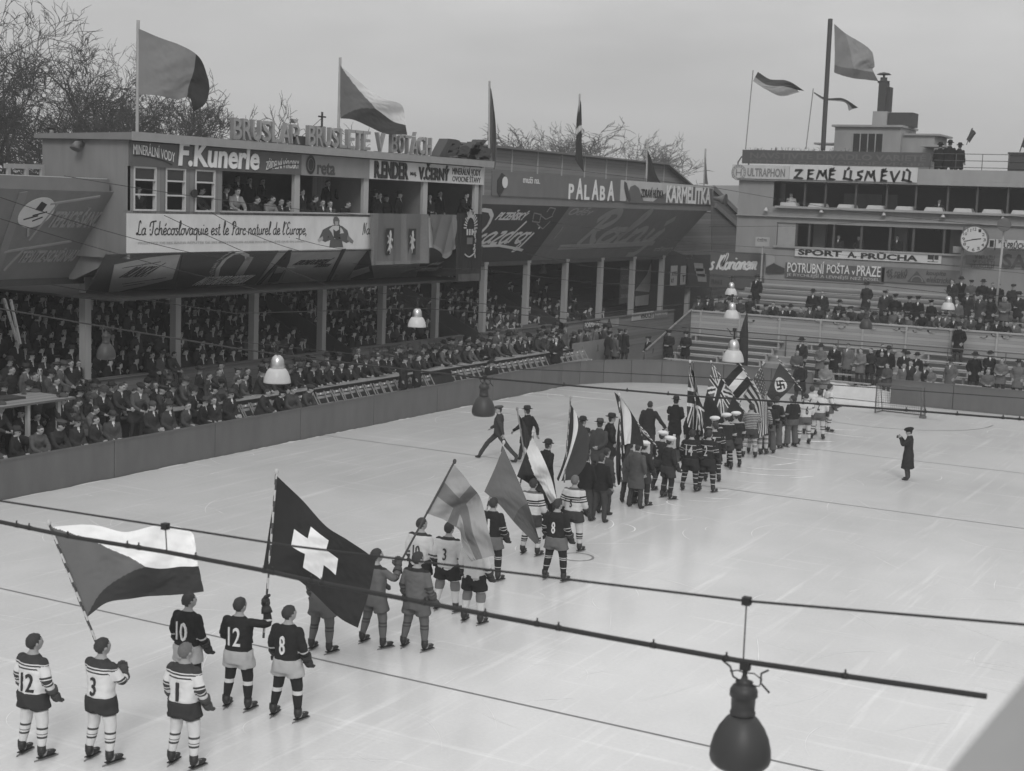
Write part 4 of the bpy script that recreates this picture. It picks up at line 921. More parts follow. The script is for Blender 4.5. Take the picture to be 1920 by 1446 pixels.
# ---- signs on the clubhouse
CS = 'signs on the clubhouse'
def csign(p_tl, p_br, gv, label, off=0.0, th=.06, name='building_sign', m=None):
    s = empty(name, (0,0,0), 0, label, 'sign', CS); a0, b1 = H(*p_tl); a1, b0 = H(*p_br); a1 = max(a1, a0+.1)
    MB().rect(PL, a0, b0, a1, b1, off, off+th).build('panel', m or paint(gv), s); return s
def ct(s, t_, p0, p1, m, off, **k): return sign_text(s, PL, t_, p0, p1, m, off=off, **k)
s = csign((1394, 281), (1745, 314), .075, 'long dark roof edge sign with barely legible letters', .05, .1)
ct(s, 'NAVŠTIVTE DIVADLO VARIETÉ', (1408, 297), (1738, 289), paint(.11), .155, bold=.02); ct(s, 'DENNĚ O 8. HODINĚ VEČER', (1408, 306), (1738, 304), paint(.11), .155)
s = csign((1377, 309), (1483, 337), .43, 'white sign with grey capitals and a round emblem at the clubhouse balcony’s left end', .26)
ct(s, 'ULTRAPHON', (1405, 331), (1476, 317), paint(.17), .33, bold=.02)
a, c = H(1389, 324); mb = MB(); n = 32
for r0, r1 in ((.44, .40), (.33, .30)):
    vs = [PL.pt(a+math.cos(2*math.pi*i/n)*r_, c+math.sin(2*math.pi*i/n)*r_, .335) for r_ in (r0, r1) for i in range(n)]; mb.add(vs, [(i, (i+1) % n, n+(i+1) % n, n+i) for i in range(n)])
for i in range(16): 
    t_ = 2*math.pi*i/16; mb.beam(PL.pt(a+.31*math.cos(t_), c+.31*math.sin(t_), .333), PL.pt(a+.41*math.cos(t_), c+.41*math.sin(t_), .333), .05, .01, PL.n)
for p, q_ in (((-.14,.2),(-.14,-.2)),((.14,.2),(.14,-.2)),((-.14,.0),(.14,.0))): mb.beam(PL.pt(a+p[0], c+p[1], .333), PL.pt(a+q_[0], c+q_[1], .333), .06, .01, PL.n)
mb.build('emblem', paint(.2), s)
s = csign((1484, 310), (1722, 343), .50, 'white sign with brushed black letters on the clubhouse balcony', .26)
BR = {  # brush letters as tapering strokes in a unit box
 'Z': [((.1,.95),(.9,.98)),((.85,.95),(.25,.2)),((.0,.12),(.95,.05))], 'E': [((.3,1),(.2,.05)),((.2,.95),(.95,1)),((.25,.55),(.8,.6)),((.1,.08),(.95,.02))],
 'M': [((.25,.95),(.0,.05)),((.3,.95),(.55,.4)),((.55,.4),(.85,1)),((.8,1),(.9,.3)),((.9,.3),(1.,.0))], 'S': [((.9,.95),(.35,.85)),((.35,.85),(.3,.6)),((.3,.6),(.75,.42)),((.75,.42),(.65,.1)),((.65,.1),(.05,.02))],
 'U': [((.2,1),(.1,.15)),((.0,.2),(.95,.0)),((.8,1),(.75,.1))], 'V': [((.05,1),(.4,.0)),((.4,.0),(.95,1))], '´': [((.6,1.3),(.4,1.1))], 'ˇ': [((.3,1.22),(.5,1.05)),((.5,1.05),(.75,1.22))], '°': [((.4,1.22),(.65,1.1))]}
mb = MB(); lay = [('Z',1492,''),('E',1516,''),('M',1535,''),('E',1556,'ˇ'),('U',1584,'´'),('S',1607,''),('M',1625,''),('E',1653,'ˇ'),('V',1672,''),('U',1694,'°')]
wds = dict(Z=17, E=13, M=20, S=16, U=19, V=18)
for ch, px, ac in lay:
    k = (px-1484)/238; y0 = 335+k*6.5; y1 = 319+k*4
    A0, B0 = H(px, y0); A1, B1 = H(px+wds[ch], y1)
    for (p, q_) in BR[ch] + (BR[ac] if ac else []):
        P = PL.pt(A0+(A1-A0)*p[0], B0+(B1-B0)*p[1], .335); Q = PL.pt(A0+(A1-A0)*q_[0], B0+(B1-B0)*q_[1], .335); d = Q-P; L = np.linalg.norm(d); d /= L; nn = np.cross(d, PL.n)
        w0, w1 = .085, .05
        mb.add([P+nn*w0-d*.04, P-nn*w0*.8, Q-nn*w1, Q+d*.10, Q+nn*w1*1.2], [(0,1,2,3,4)])
mb.build('lettering', LETTERD, s)
s = csign((1492, 463), (1765, 495), .50, 'long white sign with black capitals under the lower window strip', .03)
a0, b0 = H(1492, 479); a1 = H(1764, 490)[0]; zz0, zz1 = 5.66, 6.17
def pt_(t_, x0, x1, z0, z1, m): 
    mb = MB(); text_mb(mb, PL, t_, H(x0, 480)[0], z0, H(x1, 480)[0], z1, off=.095, bold=.04); mb.build('lettering', m, s)
pt_('SPORT', 1497, 1579, 5.74, 6.07, LETTERD); pt_('A.', 1590, 1607, 5.73, 6.06, LETTERD); pt_('PRŮCHA', 1615, 1722, 5.71, 6.15, LETTERD)
mb = MB(); x = H(1742, 483)[0]; mb.rect(PL, x-.05, 5.85, x+.22, 6.08, .09, .1); mb.rect(PL, x+.3, 5.85, x+.52, 6.08, .09, .1); mb.rect(PL, x+.22, 5.72, x+.27, 6.1, .09, .1); mb.rect(PL, x-.05, 5.72, x+.5, 5.75, .09, .1); mb.build('emblem', LETTERD, s)
s = csign((1474, 492), (1658, 531), .085, 'dark board with white capitals Potrubní pošta v Praze', .03)
ct(s, 'POTRUBNÍ', (1477, 510), (1547, 491), LETTERW, .1, bold=.01); ct(s, 'POŠTA', (1551, 512), (1595, 494), LETTERW, .1, bold=.01); ct(s, 'v', (1598, 515), (1604, 508), LETTERW, .1); ct(s, 'PRAZE', (1607, 517), (1653, 500), LETTERW, .1, bold=.01)
ct(s, 'JE RYCHLEJŠÍ A LEVNĚJŠÍ NEŽ POSEL', (1476, 519), (1650, 520), paint(.35), .1)
panel(s, PL, [H(*p) for p in ((1437,512),(1472,512),(1472,503),(1452,494),(1437,503))], .04, .02, .10, 'envelope')
panel(s, PL, [H(*p) for p in ((1437,501),(1454,492),(1454,482),(1437,474))], .28, .02, .08, 'envelope_flap')
s = csign((1655, 500), (1800, 537), .13, 'grey board with an electrical triangle emblem and dark script', .03)
ct(s, '45 roků', (1662, 515), (1703, 505), paint(.05), .1, shear=.2); ct(s, 'vyrábí', (1664, 523), (1702, 515), paint(.05), .1, shear=.2); ct(s, 'koupíte', (1737, 518), (1775, 509), paint(.05), .1, shear=.2); ct(s, 'elektrické', (1738, 529), (1785, 521), paint(.05), .1, shear=.2)
panel(s, PL, [H(*p) for p in ((1702,528),(1737,531),(1720,508))], .06, .015, .095, 'triangle')
a, c = H(1720, 524); mb = MB(); 
for i in range(12): 
    t0, t1 = math.pi*i/12, math.pi*(i+1)/12; mb.beam(PL.pt(a+.3*math.cos(t0), c-.12+.3*math.sin(t0), .115), PL.pt(a+.3*math.cos(t1), c-.12+.3*math.sin(t1), .115), .06, .01, PL.n)
mb.build('emblem', paint(.16), s)
s = csign((1334, 470), (1432, 520), .10, 'grey board with slanting white script beside the stand’s end', .03)
a_, b_ = H(1331, 505); script_mb(MB(), PL, 's Klorianem', a_, b_, H(1420, 490)[0], .42, .12, off=.1, shear=.3, slope=.05).build('lettering', LETTERW, s)
s = csign((1332, 516), (1432, 545), .085, 'dark board below the slanting white script', .03); ct(s, 'PRAHA II.', (1335, 533), (1356, 525), paint(.03), .1)
mb = MB(); x = H(1444, 450)[0]
s = csign((1431, 444), (1456, 462), .32, 'small pale plate on a stalk left of the long white sign', 1.2, .05, 'notice_plate'); ct(s, 'ČTĚTE', (1434, 452), (1452, 447), paint(.12), 1.26)
MB().box((x-.04, YC-1.2, 4.2), (x+.04, YC-1.15, 6.4)).build('stalk', WOODP, s)
s = csign((1856, 448), (1985, 470), .46, 'white sign with outlined capitals at the right frame edge beside the clock', .5); ct(s, 'SPORTY', (1876, 456), (1893, 450), LETTERD, .57); ct(s, 'A.PRŮCHA', (1881, 465), (1935, 452), LETTERD, .57, bold=.02, shear=.2); ct(s, 'NÁRODNÍ TŘ.', (1894, 470), (1935, 466), LETTERD, .57)
mb = MB(); a, c = H(1862, 454); mb.rect(PL, a-.05, c-.25, a+.15, c+.1, .56, .57); mb.rect(PL, a+.2, c-.4, a+.25, c+.15, .56, .57); mb.build('emblem', LETTERD, s)
s = csign((1812, 478), (1990, 503), .13, 'grey board with three dark lines and large letters SA at the right edge', .03)
for i, t_ in enumerate(('V MRAZU', 'V DEŠTI', 'V SLUNCI PLEŤ')): ct(s, t_, (1828-i*4, 486+i*8), (1866, 479.5+i*8), paint(.05), .1)
ct(s, 'SAVON', (1880, 502), (2010, 482), paint(.06), .1, bold=.03)
# clock
ck = empty('clock', tuple(ony(1827, 449, 78.6)), 0, 'large round white faced clock at about a quarter to three above the terrace', 'clock')
def cz(lst, n=32): return lst
mb = MB(); n = 36; Rk = .70
def disc(mb, r0, r1, y, mi=0):
    vs = [(math.cos(2*math.pi*i/n)*r_, y, math.sin(2*math.pi*i/n)*r_) for r_ in (r0, r1) for i in range(n)]; mb.add(vs, [(i, (i+1) % n, n+(i+1) % n, n+i) for i in range(n)], mi)
mb.add([(math.cos(2*math.pi*i/n)*Rk, y, math.sin(2*math.pi*i/n)*Rk) for y in (-.12, .25) for i in range(n)], [(i, n+i, n+(i+1) % n, (i+1) % n) for i in range(n)])
disc(mb, Rk, Rk*.94, -.12); mb.build('case', mat('clock_case', .12, .5), ck)
mb = MB(); mb.add([(math.cos(2*math.pi*i/n)*Rk*.95, -.11, math.sin(2*math.pi*i/n)*Rk*.95) for i in range(n)], [tuple(range(n))]); mb.build('dial', mat('clock_dial', .5, .5, .05), ck)
mb = MB(); cp = Plane((0, -.11, 0), (1, 0, 0), (0, 0, 1))
for k in range(1, 13):
    t_ = math.pi/2 - 2*math.pi*k/12; r_ = .53; s_ = .07 if k < 10 else .09; text_mb(mb, cp, str(k), r_*math.cos(t_)-s_, r_*math.sin(t_)-.08, r_*math.cos(t_)+s_, r_*math.sin(t_)+.08, off=.003, depth=.004)
mb.build('numerals', LETTERD, ck)
for ang, ln, wd in ((8.5, .36, .045), (194, .52, .035)):
    t_ = rad(ang); d = np.array((math.cos(t_), 0, math.sin(t_))); MB().beam(-d*.1+np.array((0,-.125,0)), d*ln+np.array((0,-.125,0)), wd, .01, (0,1,0)).build('hand', LETTERD, ck)
MB().box((-.62, .0, -3.2), (-.52, .1, .62)).build('bracket_post', mat('rail_iron', .10), ck)
# lamp standard near the clock
p = ony(1870, 535, 76.0); t_ = empty('lamp_post', (p[0], 76.0, zt(76)), 0, 'slim pale post with a round dark reflector rising from the terrace beside the clock', 'lamp post')
zz = ony(1876, 420, 76)[2] - zt(76)
MB().tube([(0,0,0),(.12,0,zz)], [.07,.05], 8).build('post', mat('pale_post', .30), t_)
MB().lathe([(.0,0),(.30,.0),(.34,.1),(.34,.16)], n=16).build('reflector', mat('rail_iron', .10), t_).location = (.16, -.15, zz-.05)
t_.children[1].rotation_euler = (rad(80), 0, 0)
LB = 'wall lamps on the clubhouse'
for i, (px, py) in enumerate(((1436, 395), (1540, 398), (1657, 404), (1768, 407), (1880, 412))):
    p = ony(px, py, YC-.2); tag(MB().lathe([(.02,.18),(.05,.16),(.10,.05),(.15,-.02)], n=10).build('wall_lamp', mat('enamel_white', .45, .35)), 'small white wall lamp, %s from the left under the upper windows' % ['first','second','third','fourth','fifth'][i], 'lamp', LB).location = tuple(p)
# ------------------------------------------------------------------ bare trees
def make_tree(seed, height, spread, levels=6, trunk_r=.24, lean=0.0, fork=4, twig=.012):
    r = random.Random(seed); tr = MB(); cr = MB()
    def grow(p, d, ln, rd, lv):
        n = 3; pts = [p]; q = p; dd = d.copy(); j = .07 + .045*lv
        for i in range(n):
            dd = dd + Vector((r.gauss(0, j), r.gauss(0, j), r.gauss(.015, j*.6))); dd.normalize(); q = q + dd*ln/n; pts.append(q)
        mbx = tr if lv < 3 else cr; ns = 7 if lv < 2 else (4 if lv < 4 else 3); r1 = rd*.66 if lv < levels else rd*.5
        mbx.tube(pts, [rd+(r1-rd)*i/n for i in range(n+1)], ns, cap=False)
        if lv >= levels: return
        k = fork if lv < 1 else r.choice((2, 3, 3, 3, 4) if lv < 5 else (2, 3, 3))
        for c in range(k):
            f = 1.0 if c == 0 else r.uniform(.4, 1.0); e = min(n-1, int(f*n)); bp = pts[e].lerp(pts[e+1], f*n-e) if f < 1 else pts[-1]
            a = r.uniform(.3, .85)*spread*(.55 if c == 0 else 1.1); ph = r.uniform(0, 6.28)
            o1 = dd.orthogonal().normalized(); o2 = dd.cross(o1)
            nd = dd*math.cos(a) + (o1*math.cos(ph)+o2*math.sin(ph))*math.sin(a); nd.z += .06; nd.normalize()
            grow(bp, nd, ln*r.uniform(.60, .78), max(r1*r.uniform(.55, .85), twig), lv+1)
    grow(Vector((0,0,0)), Vector((lean, 0, 1)).normalized(), height*.30, trunk_r, 0)
    zs = sorted(v[2] for v in cr.v); zmax = zs[int(len(zs)*.995)] if zs else 1; k = height/zmax
    for m_ in (tr, cr): m_.v = [(v[0]*k, v[1]*k, v[2]*k) for v in m_.v]
    return tr.mesh('trunk'), cr.mesh('crown')
TM = [make_tree(11, 16, .9, levels=7, fork=5), make_tree(23, 15, .85, levels=7, fork=4), make_tree(37, 9, 1.05, levels=6, trunk_r=.13, fork=4), make_tree(41, 8, 1.0, levels=6, trunk_r=.15, fork=4)]
def tree(k, px, py_top, X, label, cat='tree', grp='bare trees behind the grandstand', wid=1.0, rot=0.0, name='bare_tree', dy=0):
    p = onx(px, py_top, X); h = p[2]*1.02; base = (16, 15, 9, 8)[k]; s = h/base
    o = empty(name, (p[0], p[1], 0), rot, label, cat, grp); o.scale = (s*wid, s*wid, s)
    link('trunk', TM[k][0], o, BARK); link('crown', TM[k][1], o, TWIG); return o
tree(0, 50, 5, -62, 'tallest bare tree with a broad dense crown at the left frame edge', wid=.9, rot=.3)
tree(1, 118, 48, -58, 'tall bare tree with a forked trunk left of the big roof flag', rot=1.2, wid=1.05)
tree(0, 172, 110, -64, 'bare tree with a spreading crown nearest the big roof flag', rot=2.6, wid=.85)
tree(1, 5, 0, -56, 'bare tree cut by the left frame edge', rot=5.1, wid=.9)
for i, (px, py, X, k) in enumerate(((205, 185, -66, 2), (245, 195, -70, 3), (285, 198, -66, 2), (315, 200, -72, 3), (345, 208, -68, 3), (180, 190, -72, 3), (150, 175, -75, 2))):
    tree(k, px, py, X, ['low bushy bare tree left of the big flag’s pole', 'low bare tree right behind the big flag’s pole', 'low bare tree below the big roof flag', 'low bare tree below the dark edge of the big roof flag', 'last low bare tree before the thin tall one', 'low bare tree deep behind the press box end', 'lowest bare tree at the man on the roof'][i], rot=i*1.1, wid=1.15)
tree(2, 385, 158, -60, 'slim bare tree standing just right of the big roof flag', rot=.8, wid=.75)
tree(3, 520, 205, -62, 'small sprig of a bare tree behind the roof letters', rot=2, wid=.8)
for i, (px, py, X, k, wd) in enumerate(((1085, 233, -75, 2, 1.5), (1125, 250, -78, 2, 1.2), (1155, 258, -80, 3, 1.2), (1185, 266, -80, 2, 1.2), (1060, 248, -78, 3, .9))):
    tree(k, px, py, X, ['round bare tree behind the dark flag with the white band', 'bare tree right of the round one behind the clerestory', 'third bare tree above the clerestory roof', 'last bare tree above the clerestory roof', 'low bare tree left of the banded dark flag'][i], grp='bare trees beyond the clerestory', rot=i*1.7, wid=wd)
# wooden stand-in clutter at the left end: shelter, railing, ladder
sh = empty('wooden_shelter', (0,0,0), 0, 'rough plank shelter on posts among the crowd at the left edge', 'shelter')
Z0 = .3; q = [onx(27, 750, -30.9), onx(100, 745, -30.9)]
mb = MB(); zt_ = q[1][2]
yA, yB_ = q[0][1], q[1][1]; zsh = 2.0
for y in (yA, yB_-.3):
    for x in (-30.4, -31.6): MB().box((x-.05, y-.05, Z0), (x+.05, y+.05, zt_)).build('post', WOODP, sh)
MB().box((-31.8, yA-2.5, zt_), (-30.2, yB_+.15, zt_+.06)).build('roof', mat('shelter_planks', .24, .85, .3, 3, (1,.15,1), planks=(0, .2)), sh)
MB().box((-31.5, yA-2.3, zt_+.06), (-30.9, yB_-1.0, zt_+.12)).build('tarpaulin', mat('tarpaulin', .045, .6, .3, 5), sh)
o = MB().beam(onx(8, 560, -31.5), onx(32, 640, -31.5), .07, .05).beam(onx(20, 562, -31.3), onx(38, 645, -31.3), .07, .05).build('wooden_ladder', WOODG)
tag(o, 'pair of leaning wooden poles at the left frame edge', 'poles')
rg = empty('roof_railing', (0,0,0), 0, 'pale wooden railing on the left roof beside the standing man', 'railing')
p = onx(8, 311, -34.2); q = onx(82, 313, -34.2)
MB().beam(p, q, .06, .14).build('rail', WOODP, rg)
for f in (.1, .55, .95): c = p+(q-p)*f; MB().box((c[0]-.05, c[1]-.05, 8.2), (c[0]+.05, c[1]+.05, c[2])).build('post', WOODP, rg)
# aerial pole
mb = MB(); p = onx(603, 262, -33); 
t_ = empty('aerial_mast', (p[0], p[1], 9.7), 0, 'short dark mast with cross arms on the press box roof', 'mast'); zz = onx(603, 210, -33)[2]-9.7
MB().tube([(0,0,0),(0,0,zz)], .04, 6).build('mast', BLACK, t_); mb = MB()
for k in (.88, .62): mb.tube([(0,-.22,zz*k),(0,.22,zz*k)], .03, 5)
mb.build('cross_arm', BLACK, t_)
MB().tube([(0,0,zz*.85),(0,-2.0,0)], .012, 4).tube([(0,0,zz*.6),(0,-1.0,0)], .012, 4).build('stay', BLACK, t_)
# ------------------------------------------------------------------ parapet with snow, folding chairs
PAR_X = -31.05
mb = MB(); mb.box((PAR_X-.42, 30.5, 1.18), (PAR_X, 62.6, 1.24)).box((PAR_X-.06, 30.5, .3), (PAR_X-.02, 62.6, 1.18)).box((PAR_X+.004, 30.5, 1.08), (PAR_X+.03, 62.6, 1.235), 1)
pr_ = mb.build('parapet', [WOODD, BLACK]); tag(pr_, 'low parapet with a dark edge behind the row of chairs', 'parapet')
r = random.Random(4); mb = MB(); n = 150
vs = []
for i in range(n+1):
    y = 33 + 29*i/n; h = max(.0, .05 + .03*math.sin(i*.7) + r.uniform(-.03, .03)) * (1 if math.sin(i*.21)+.4*math.sin(i*.9) > -.6 else .05)
    vs += [(PAR_X-.40, y, 1.235), (PAR_X-.36, y, 1.25+h), (PAR_X-.06, y, 1.25+h*.9), (PAR_X-.01, y, 1.235)]
for i in range(n): mb.add([vs[4*i+k] for k in range(4)] + [vs[4*i+4+k] for k in range(4)], [(0,1,5,4),(1,2,6,5),(2,3,7,6)], 0, True)
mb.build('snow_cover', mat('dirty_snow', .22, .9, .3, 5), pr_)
MB().box((PAR_X-.05, 62.6, .3), (PAR_X+.02, 67, 1.5)).build('end_panel', mat('pale_panel', .20, .8, .2, 2), pr_)
CG = 'folding chairs behind the left boards'
CW = mat('chair_wood', .26, .6, .25, 6); TAGM = mat('number_tag', .80, .4, .05)
def make_chair(label):
    c = empty('folding_chair', (0,0,0), 0, label, 'chair', CG)          # seat edge towards +x
    mb = MB()
    for k in range(4): mb.box((-.19+.10*k, -.205, .43), (-.105+.10*k, .205, .45))
    mb.build('seat', CW, c)
    b_ = MB()
    for z in (.66, .78): b_.beam((-.275-(z-.66)*.25, -.20, z), (-.275-(z-.66)*.25, .20, z), .018, .085, (-.25, 0, 1))
    b_ = b_.build('backrest', CW, c); MB().box((-.285, -.03, .765), (-.270, .03, .815)).build('number_tag', TAGM, b_)
    for sy in (-1, 1):
        f_ = MB(); f_.beam((-.32, sy*.215, .86), (.20, sy*.215, 0), .022, .035); f_.beam((-.24, sy*.19, 0), (.16, sy*.19, .43), .022, .035); f_.build('leg', CW, c)
    MB().box((.212, -.03, .42), (.216, .03, .46)).build('seat_tag', TAGM, c)
    return c
ch0 = make_chair('folding chair'); CHAIRS = []
y = 36.9; i = 0
while y < 62.2:
    if not (49.0 < y < 50.4) and not (58.2 < y < 59.1):
        c = ch0 if i == 0 else copy_tree(ch0); c.location = (-30.05 + r.uniform(-.03, .03), y, .43); c.rotation_euler.z = rad(r.uniform(-5, 5)); CHAIRS.append(c); i += 1
    y += .505
def ordn(k):
    ones = ['', 'first','second','third','fourth','fifth','sixth','seventh','eighth','ninth','tenth','eleventh','twelfth','thirteenth','fourteenth','fifteenth','sixteenth','seventeenth','eighteenth','nineteenth']
    if k < 20: return ones[k]
    t_ = {2:'twenty',3:'thirty',4:'forty',5:'fifty',6:'sixty',7:'seventy',8:'eighty',9:'ninety'}[k//10]; return (t_[:-1]+'ieth') if k % 10 == 0 else t_+'-'+ones[k % 10]
for k, c in enumerate(CHAIRS): c['label'] = 'empty wooden folding chair with white tags, %s from the left in its row' % ordn(k+1)
MB_ = MB().box((-30.45, 30.0, .30), (-29.5, 63.4, .43)); o = MB_.build('chair_platform', WOODD); tag(o, 'low dark platform carrying the row of folding chairs', 'platform')
# ------------------------------------------------------------------ lamps on cables over the ice
LG = 'bell shaped lamps hung over the rink'
ENA = mat('enamel_white', .45, .35); ALU = mat('spun_aluminium', .5, .32, .05, metal=.9); LDK = mat('lamp_dark_enamel', .045, .45); WIRE = mat('wire_black', .025, .6)
def lamp_meshes():
    sh = MB().lathe([(.095,.175),(.14,.13),(.19,.06),(.23,-.03),(.252,-.12),(.258,-.19),(.245,-.235),(.215,-.265),(.20,-.262),(.235,-.19),(.225,-.1),(.18,.04),(.1,.14),(.02,.15)], n=28)
    hd = MB().lathe([(.0,.50),(.025,.50),(.03,.47),(.075,.455),(.06,.44),(.095,.42),(.115,.385),(.118,.335),(.102,.325),(.098,.21),(.108,.195),(.104,.17)], n=24)
    dm = MB().lathe([(.0,.36),(.05,.35),(.095,.31),(.125,.25),(.135,.17),(.135,.10),(.125,.09)], n=24)
    lw = MB().lathe([(.13,.10),(.165,.085),(.205,.03),(.24,-.06),(.258,-.15),(.262,-.18),(.25,-.18),(.2,.0),(.12,.08)], n=28)
    hk = MB().tube([(0,0,.36),(0,0,.58)], .02, 6)
    hk.tube([(-.20,0,.60),(-.13,0,.56),(-.10,0,.48),(-.03,0,.45)], .009, 5).tube([(.20,0,.59),(.14,0,.55),(.14,0,.47),(.22,0,.40)], .009, 5).tube([(-.13,0,.52),(-.06,0,.54),(0,0,.53),(.08,0,.54),(.15,0,.50),(.13,0,.44),(.05,0,.43)], .006, 5)
    hk.box((-.04,-.03,.555),(.04,.03,.62))
    return sh.mesh(), hd.mesh(), dm.mesh(), lw.mesh(), hk.mesh()
LM = lamp_meshes()
LAMPZ = 4.72
def lamp(px, py, dark, label, Y=None, s=1.0, z=None):
    """px, py = middle of the bowl"""
    p = onz(px, py, LAMPZ if z is None else z) if Y is None else ony(px, py, Y)
    o = empty('hanging_lamp', tuple(p), 0, label, 'lamp', LG); o.scale = (s, s, s)
    if dark: link('shade', LM[0], o, LDK); link('housing', LM[1], o, LDK)
    else: link('shade', LM[3], o, ENA); link('housing', LM[2], o, ALU)
    link('hook', LM[4], o, WIRE); return np.array(p)
for me_, m_ in ((LM[0], LDK), (LM[1], LDK), (LM[2], ALU), (LM[3], ENA), (LM[4], WIRE)): me_.materials.append(m_)
Lb = lamp(1390, 1377, True, 'big dark lamp close by at the bottom edge, hung under the thick cable', Y=10.2, s=.90)
L = {}
L['520'] = lamp(520, 700, False, 'largest white lamp with a bright dome, before the left crowd', s=1.0)
L['782'] = lamp(782, 601, False, 'white bell lamp hanging before the crowd under the tapestries')
L['1375'] = lamp(1375, 664, False, 'lowest and largest of three white lamps one above another')
L['1372'] = lamp(1372, 587, False, 'middle of three white lamps one above another')
L['1371'] = lamp(1371, 545, False, 'topmost and smallest of three white lamps one above another')
L['1778'] = lamp(1778, 572, False, 'white bell lamp before the upper terrace crowd at the right')
L['907'] = lamp(907, 757, True, 'dark bell lamp hanging before the left boards near the far corner', s=.78)
L['199'] = lamp(199, 655, True, 'dark lamp among the crowd near the left post', s=.78)
L['740'] = lamp(742, 522, True, 'dark lamp just under the tapestries', s=.78)
L['1623'] = lamp(1624, 605, True, 'dark lamp before the terrace dividing wall', s=.78)
L['335'] = lamp(335, 537, True, 'dark lamp at a post top under the arch board', s=.78)
L['1019'] = lamp(1018, 505, True, 'small dark lamp below the faint script board among the posts', s=.78)
L['1222'] = lamp(1222, 482, True, 'small dark lamp near the far end of the faint script board', s=.78)
L['1663'] = lamp(1663, 505, True, 'small dark lamp before the Potrubní pošta board', s=.78)
L['1538'] = lamp(1538, 505, True, 'small dark lamp before the middle of the Potrubní pošta lettering', s=.78)
CBG = 'overhead cables across the rink'
def cable(pts, rd, label, clips=(), name='cable', sag=0.0):
    P = [np.array(p, float) for p in pts]; Q = []
    for i in range(len(P)-1):
        for k in range(12):
            f = k/12; q = P[i]*(1-f)+P[i+1]*f; q[2] -= sag*4*f*(1-f); Q.append(q)
    Q.append(P[-1]); mb = MB().tube(Q, rd, 6)
    o = mb.build(name, ROPE); tag(o, label, 'cable', CBG)
    if clips:
        for f in clips:
            j = min(int(f*(len(Q)-1)), len(Q)-2); q = Q[j]+(Q[j+1]-Q[j])*(f*(len(Q)-1)-j); cm = MB(); cm.tube([q-(Q[j+1]-Q[j])/np.linalg.norm(Q[j+1]-Q[j])*.02, q+(Q[j+1]-Q[j])/np.linalg.norm(Q[j+1]-Q[j])*.02], rd+.004, 8); cm.tube([q+np.array((0,0,rd)), q+np.array((0,0,rd+.028))], .008, 5); cm.build('clip', WIRE, o)
    return o
Y1 = 10.2; c1 = lambda px, py: ony(px, py, Y1)
def cab1(px, py): return c1(px, py)
cable([c1(-60, 966), c1(135, 1007), c1(311, 1035), c1(491, 1069), c1(591, 1091), c1(900, 1150), c1(1150, 1197), c1(1392, 1240), c1(1850, 1306)], .021, 'thick near cable with clips, running across the picture below the flags', clips=[.03,.06,.075,.12,.20,.215,.29,.38,.40,.49,.505,.57,.585,.63,.68,.70,.79,.86,.93])
cable([c1(-60, 930), c1(310, 987), c1(540, 1023), c1(1400, 1127), c1(1930, 1172)], .010, 'thin messenger wire above the thick near cable')
for (a, b_) in (((1400,1127),(1394,1235)), ((310,987),(313,1036))):
    mb = MB().tube([c1(*a), c1(*b_)], .006, 5); p = c1(*a); mb.box(p-np.array((.03,.03,.03)), p+np.array((.03,.03,.03))); tag(mb.build('drop_wire', WIRE), 'short wire joining the messenger wire and the thick cable, %s' % ('above the big lamp' if a[0] > 1000 else 'over the white flag'), 'wire', 'drop wires')
Y2 = float(L['907'][1]); c2 = lambda px, py: ony(px, py, Y2)
cable([c2(-40, 572), c2(155, 606), c2(440, 653), c2(600, 675), c2(907, 709), c2(1000, 717), c2(1300, 743), c2(1560, 759), c2(1735, 772), c2(1835, 780), c2(1990, 792)], .016, 'second clipped cable carrying the dark lamp by the boards', clips=[.52,.56,.585,.62,.63,.68,.69,.78,.80,.86,.93,.95])
cable([c2(440, 640), c2(907, 690), c2(1130, 698), c2(1480, 716), c2(1990, 752)], .007, 'thin wire above the second cable')
Y3 = float(L['1375'][1]); c3 = lambda px, py: ony(px, py, Y3)
cable([c3(-30, 512), c3(160, 545), c3(440, 588), c3(782, 578), c3(1000, 592), c3(1375, 632), c3(1640, 650), c3(1990, 680)], .012, 'third cable crossing the roofed crowd to the lowest white lamp')
Y4 = float(L['1372'][1]); c4 = lambda px, py: ony(px, py, Y4)
for k, (pts, rd, lab) in enumerate((([(420,500),(620,540),(860,565),(1100,590),(1372,560),(1640,580),(1990,612)], .012, 'fourth cable at the middle white lamp'), ([(420,478),(742,500),(905,505),(1100,530),(1372,540),(1640,556),(1990,572)], .007, 'thin wire under the tapestries'))):
    cable([c4(*p) for p in pts], rd, lab)
Y5 = float(L['1371'][1]); c5 = lambda px, py: ony(px, py, Y5)
for pts, rd, lab in (([(880,452),(1100,500),(1371,520),(1640,535),(1778,550),(1990,560)], .014, 'fifth cable past the topmost white lamp'), ([(900,300),(1100,322),(1340,352),(1600,398),(1990,436)], .01, 'wire from the roof edge towards the clock'),
        ([(1000,462),(1300,470),(1640,489),(1990,510)], .010, 'cable crossing before the posters under the long white sign'), ([(1330,425),(1500,424),(1700,412),(1990,402)], .008, 'wire rising before the lower clubhouse windows'), ([(950,405),(1300,455),(1500,470),(1990,520)], .007, 'thin wire across the faint script board')):
    cable([c5(*p) for p in pts], rd, lab)
Xw = XBOX+.6
for a, b_, lab in (((120,330),(700,405),'wire over the white banner’s top edge'), ((308,404),(700,566),'wire slanting down over the black script'), ((395,398),(560,470),'pair of wires slanting over the word Parc'), ((555,447),(700,470),'short wire over the banner beside the costumed woman'), ((0,370),(420,487),'wire over the dark left roof board'), ((0,410),(560,560),'lower wire over the left roof board')):
    cable([onx(*a, Xw), onx(*b_, Xw)], .010, lab, name='wire', sag=.12)
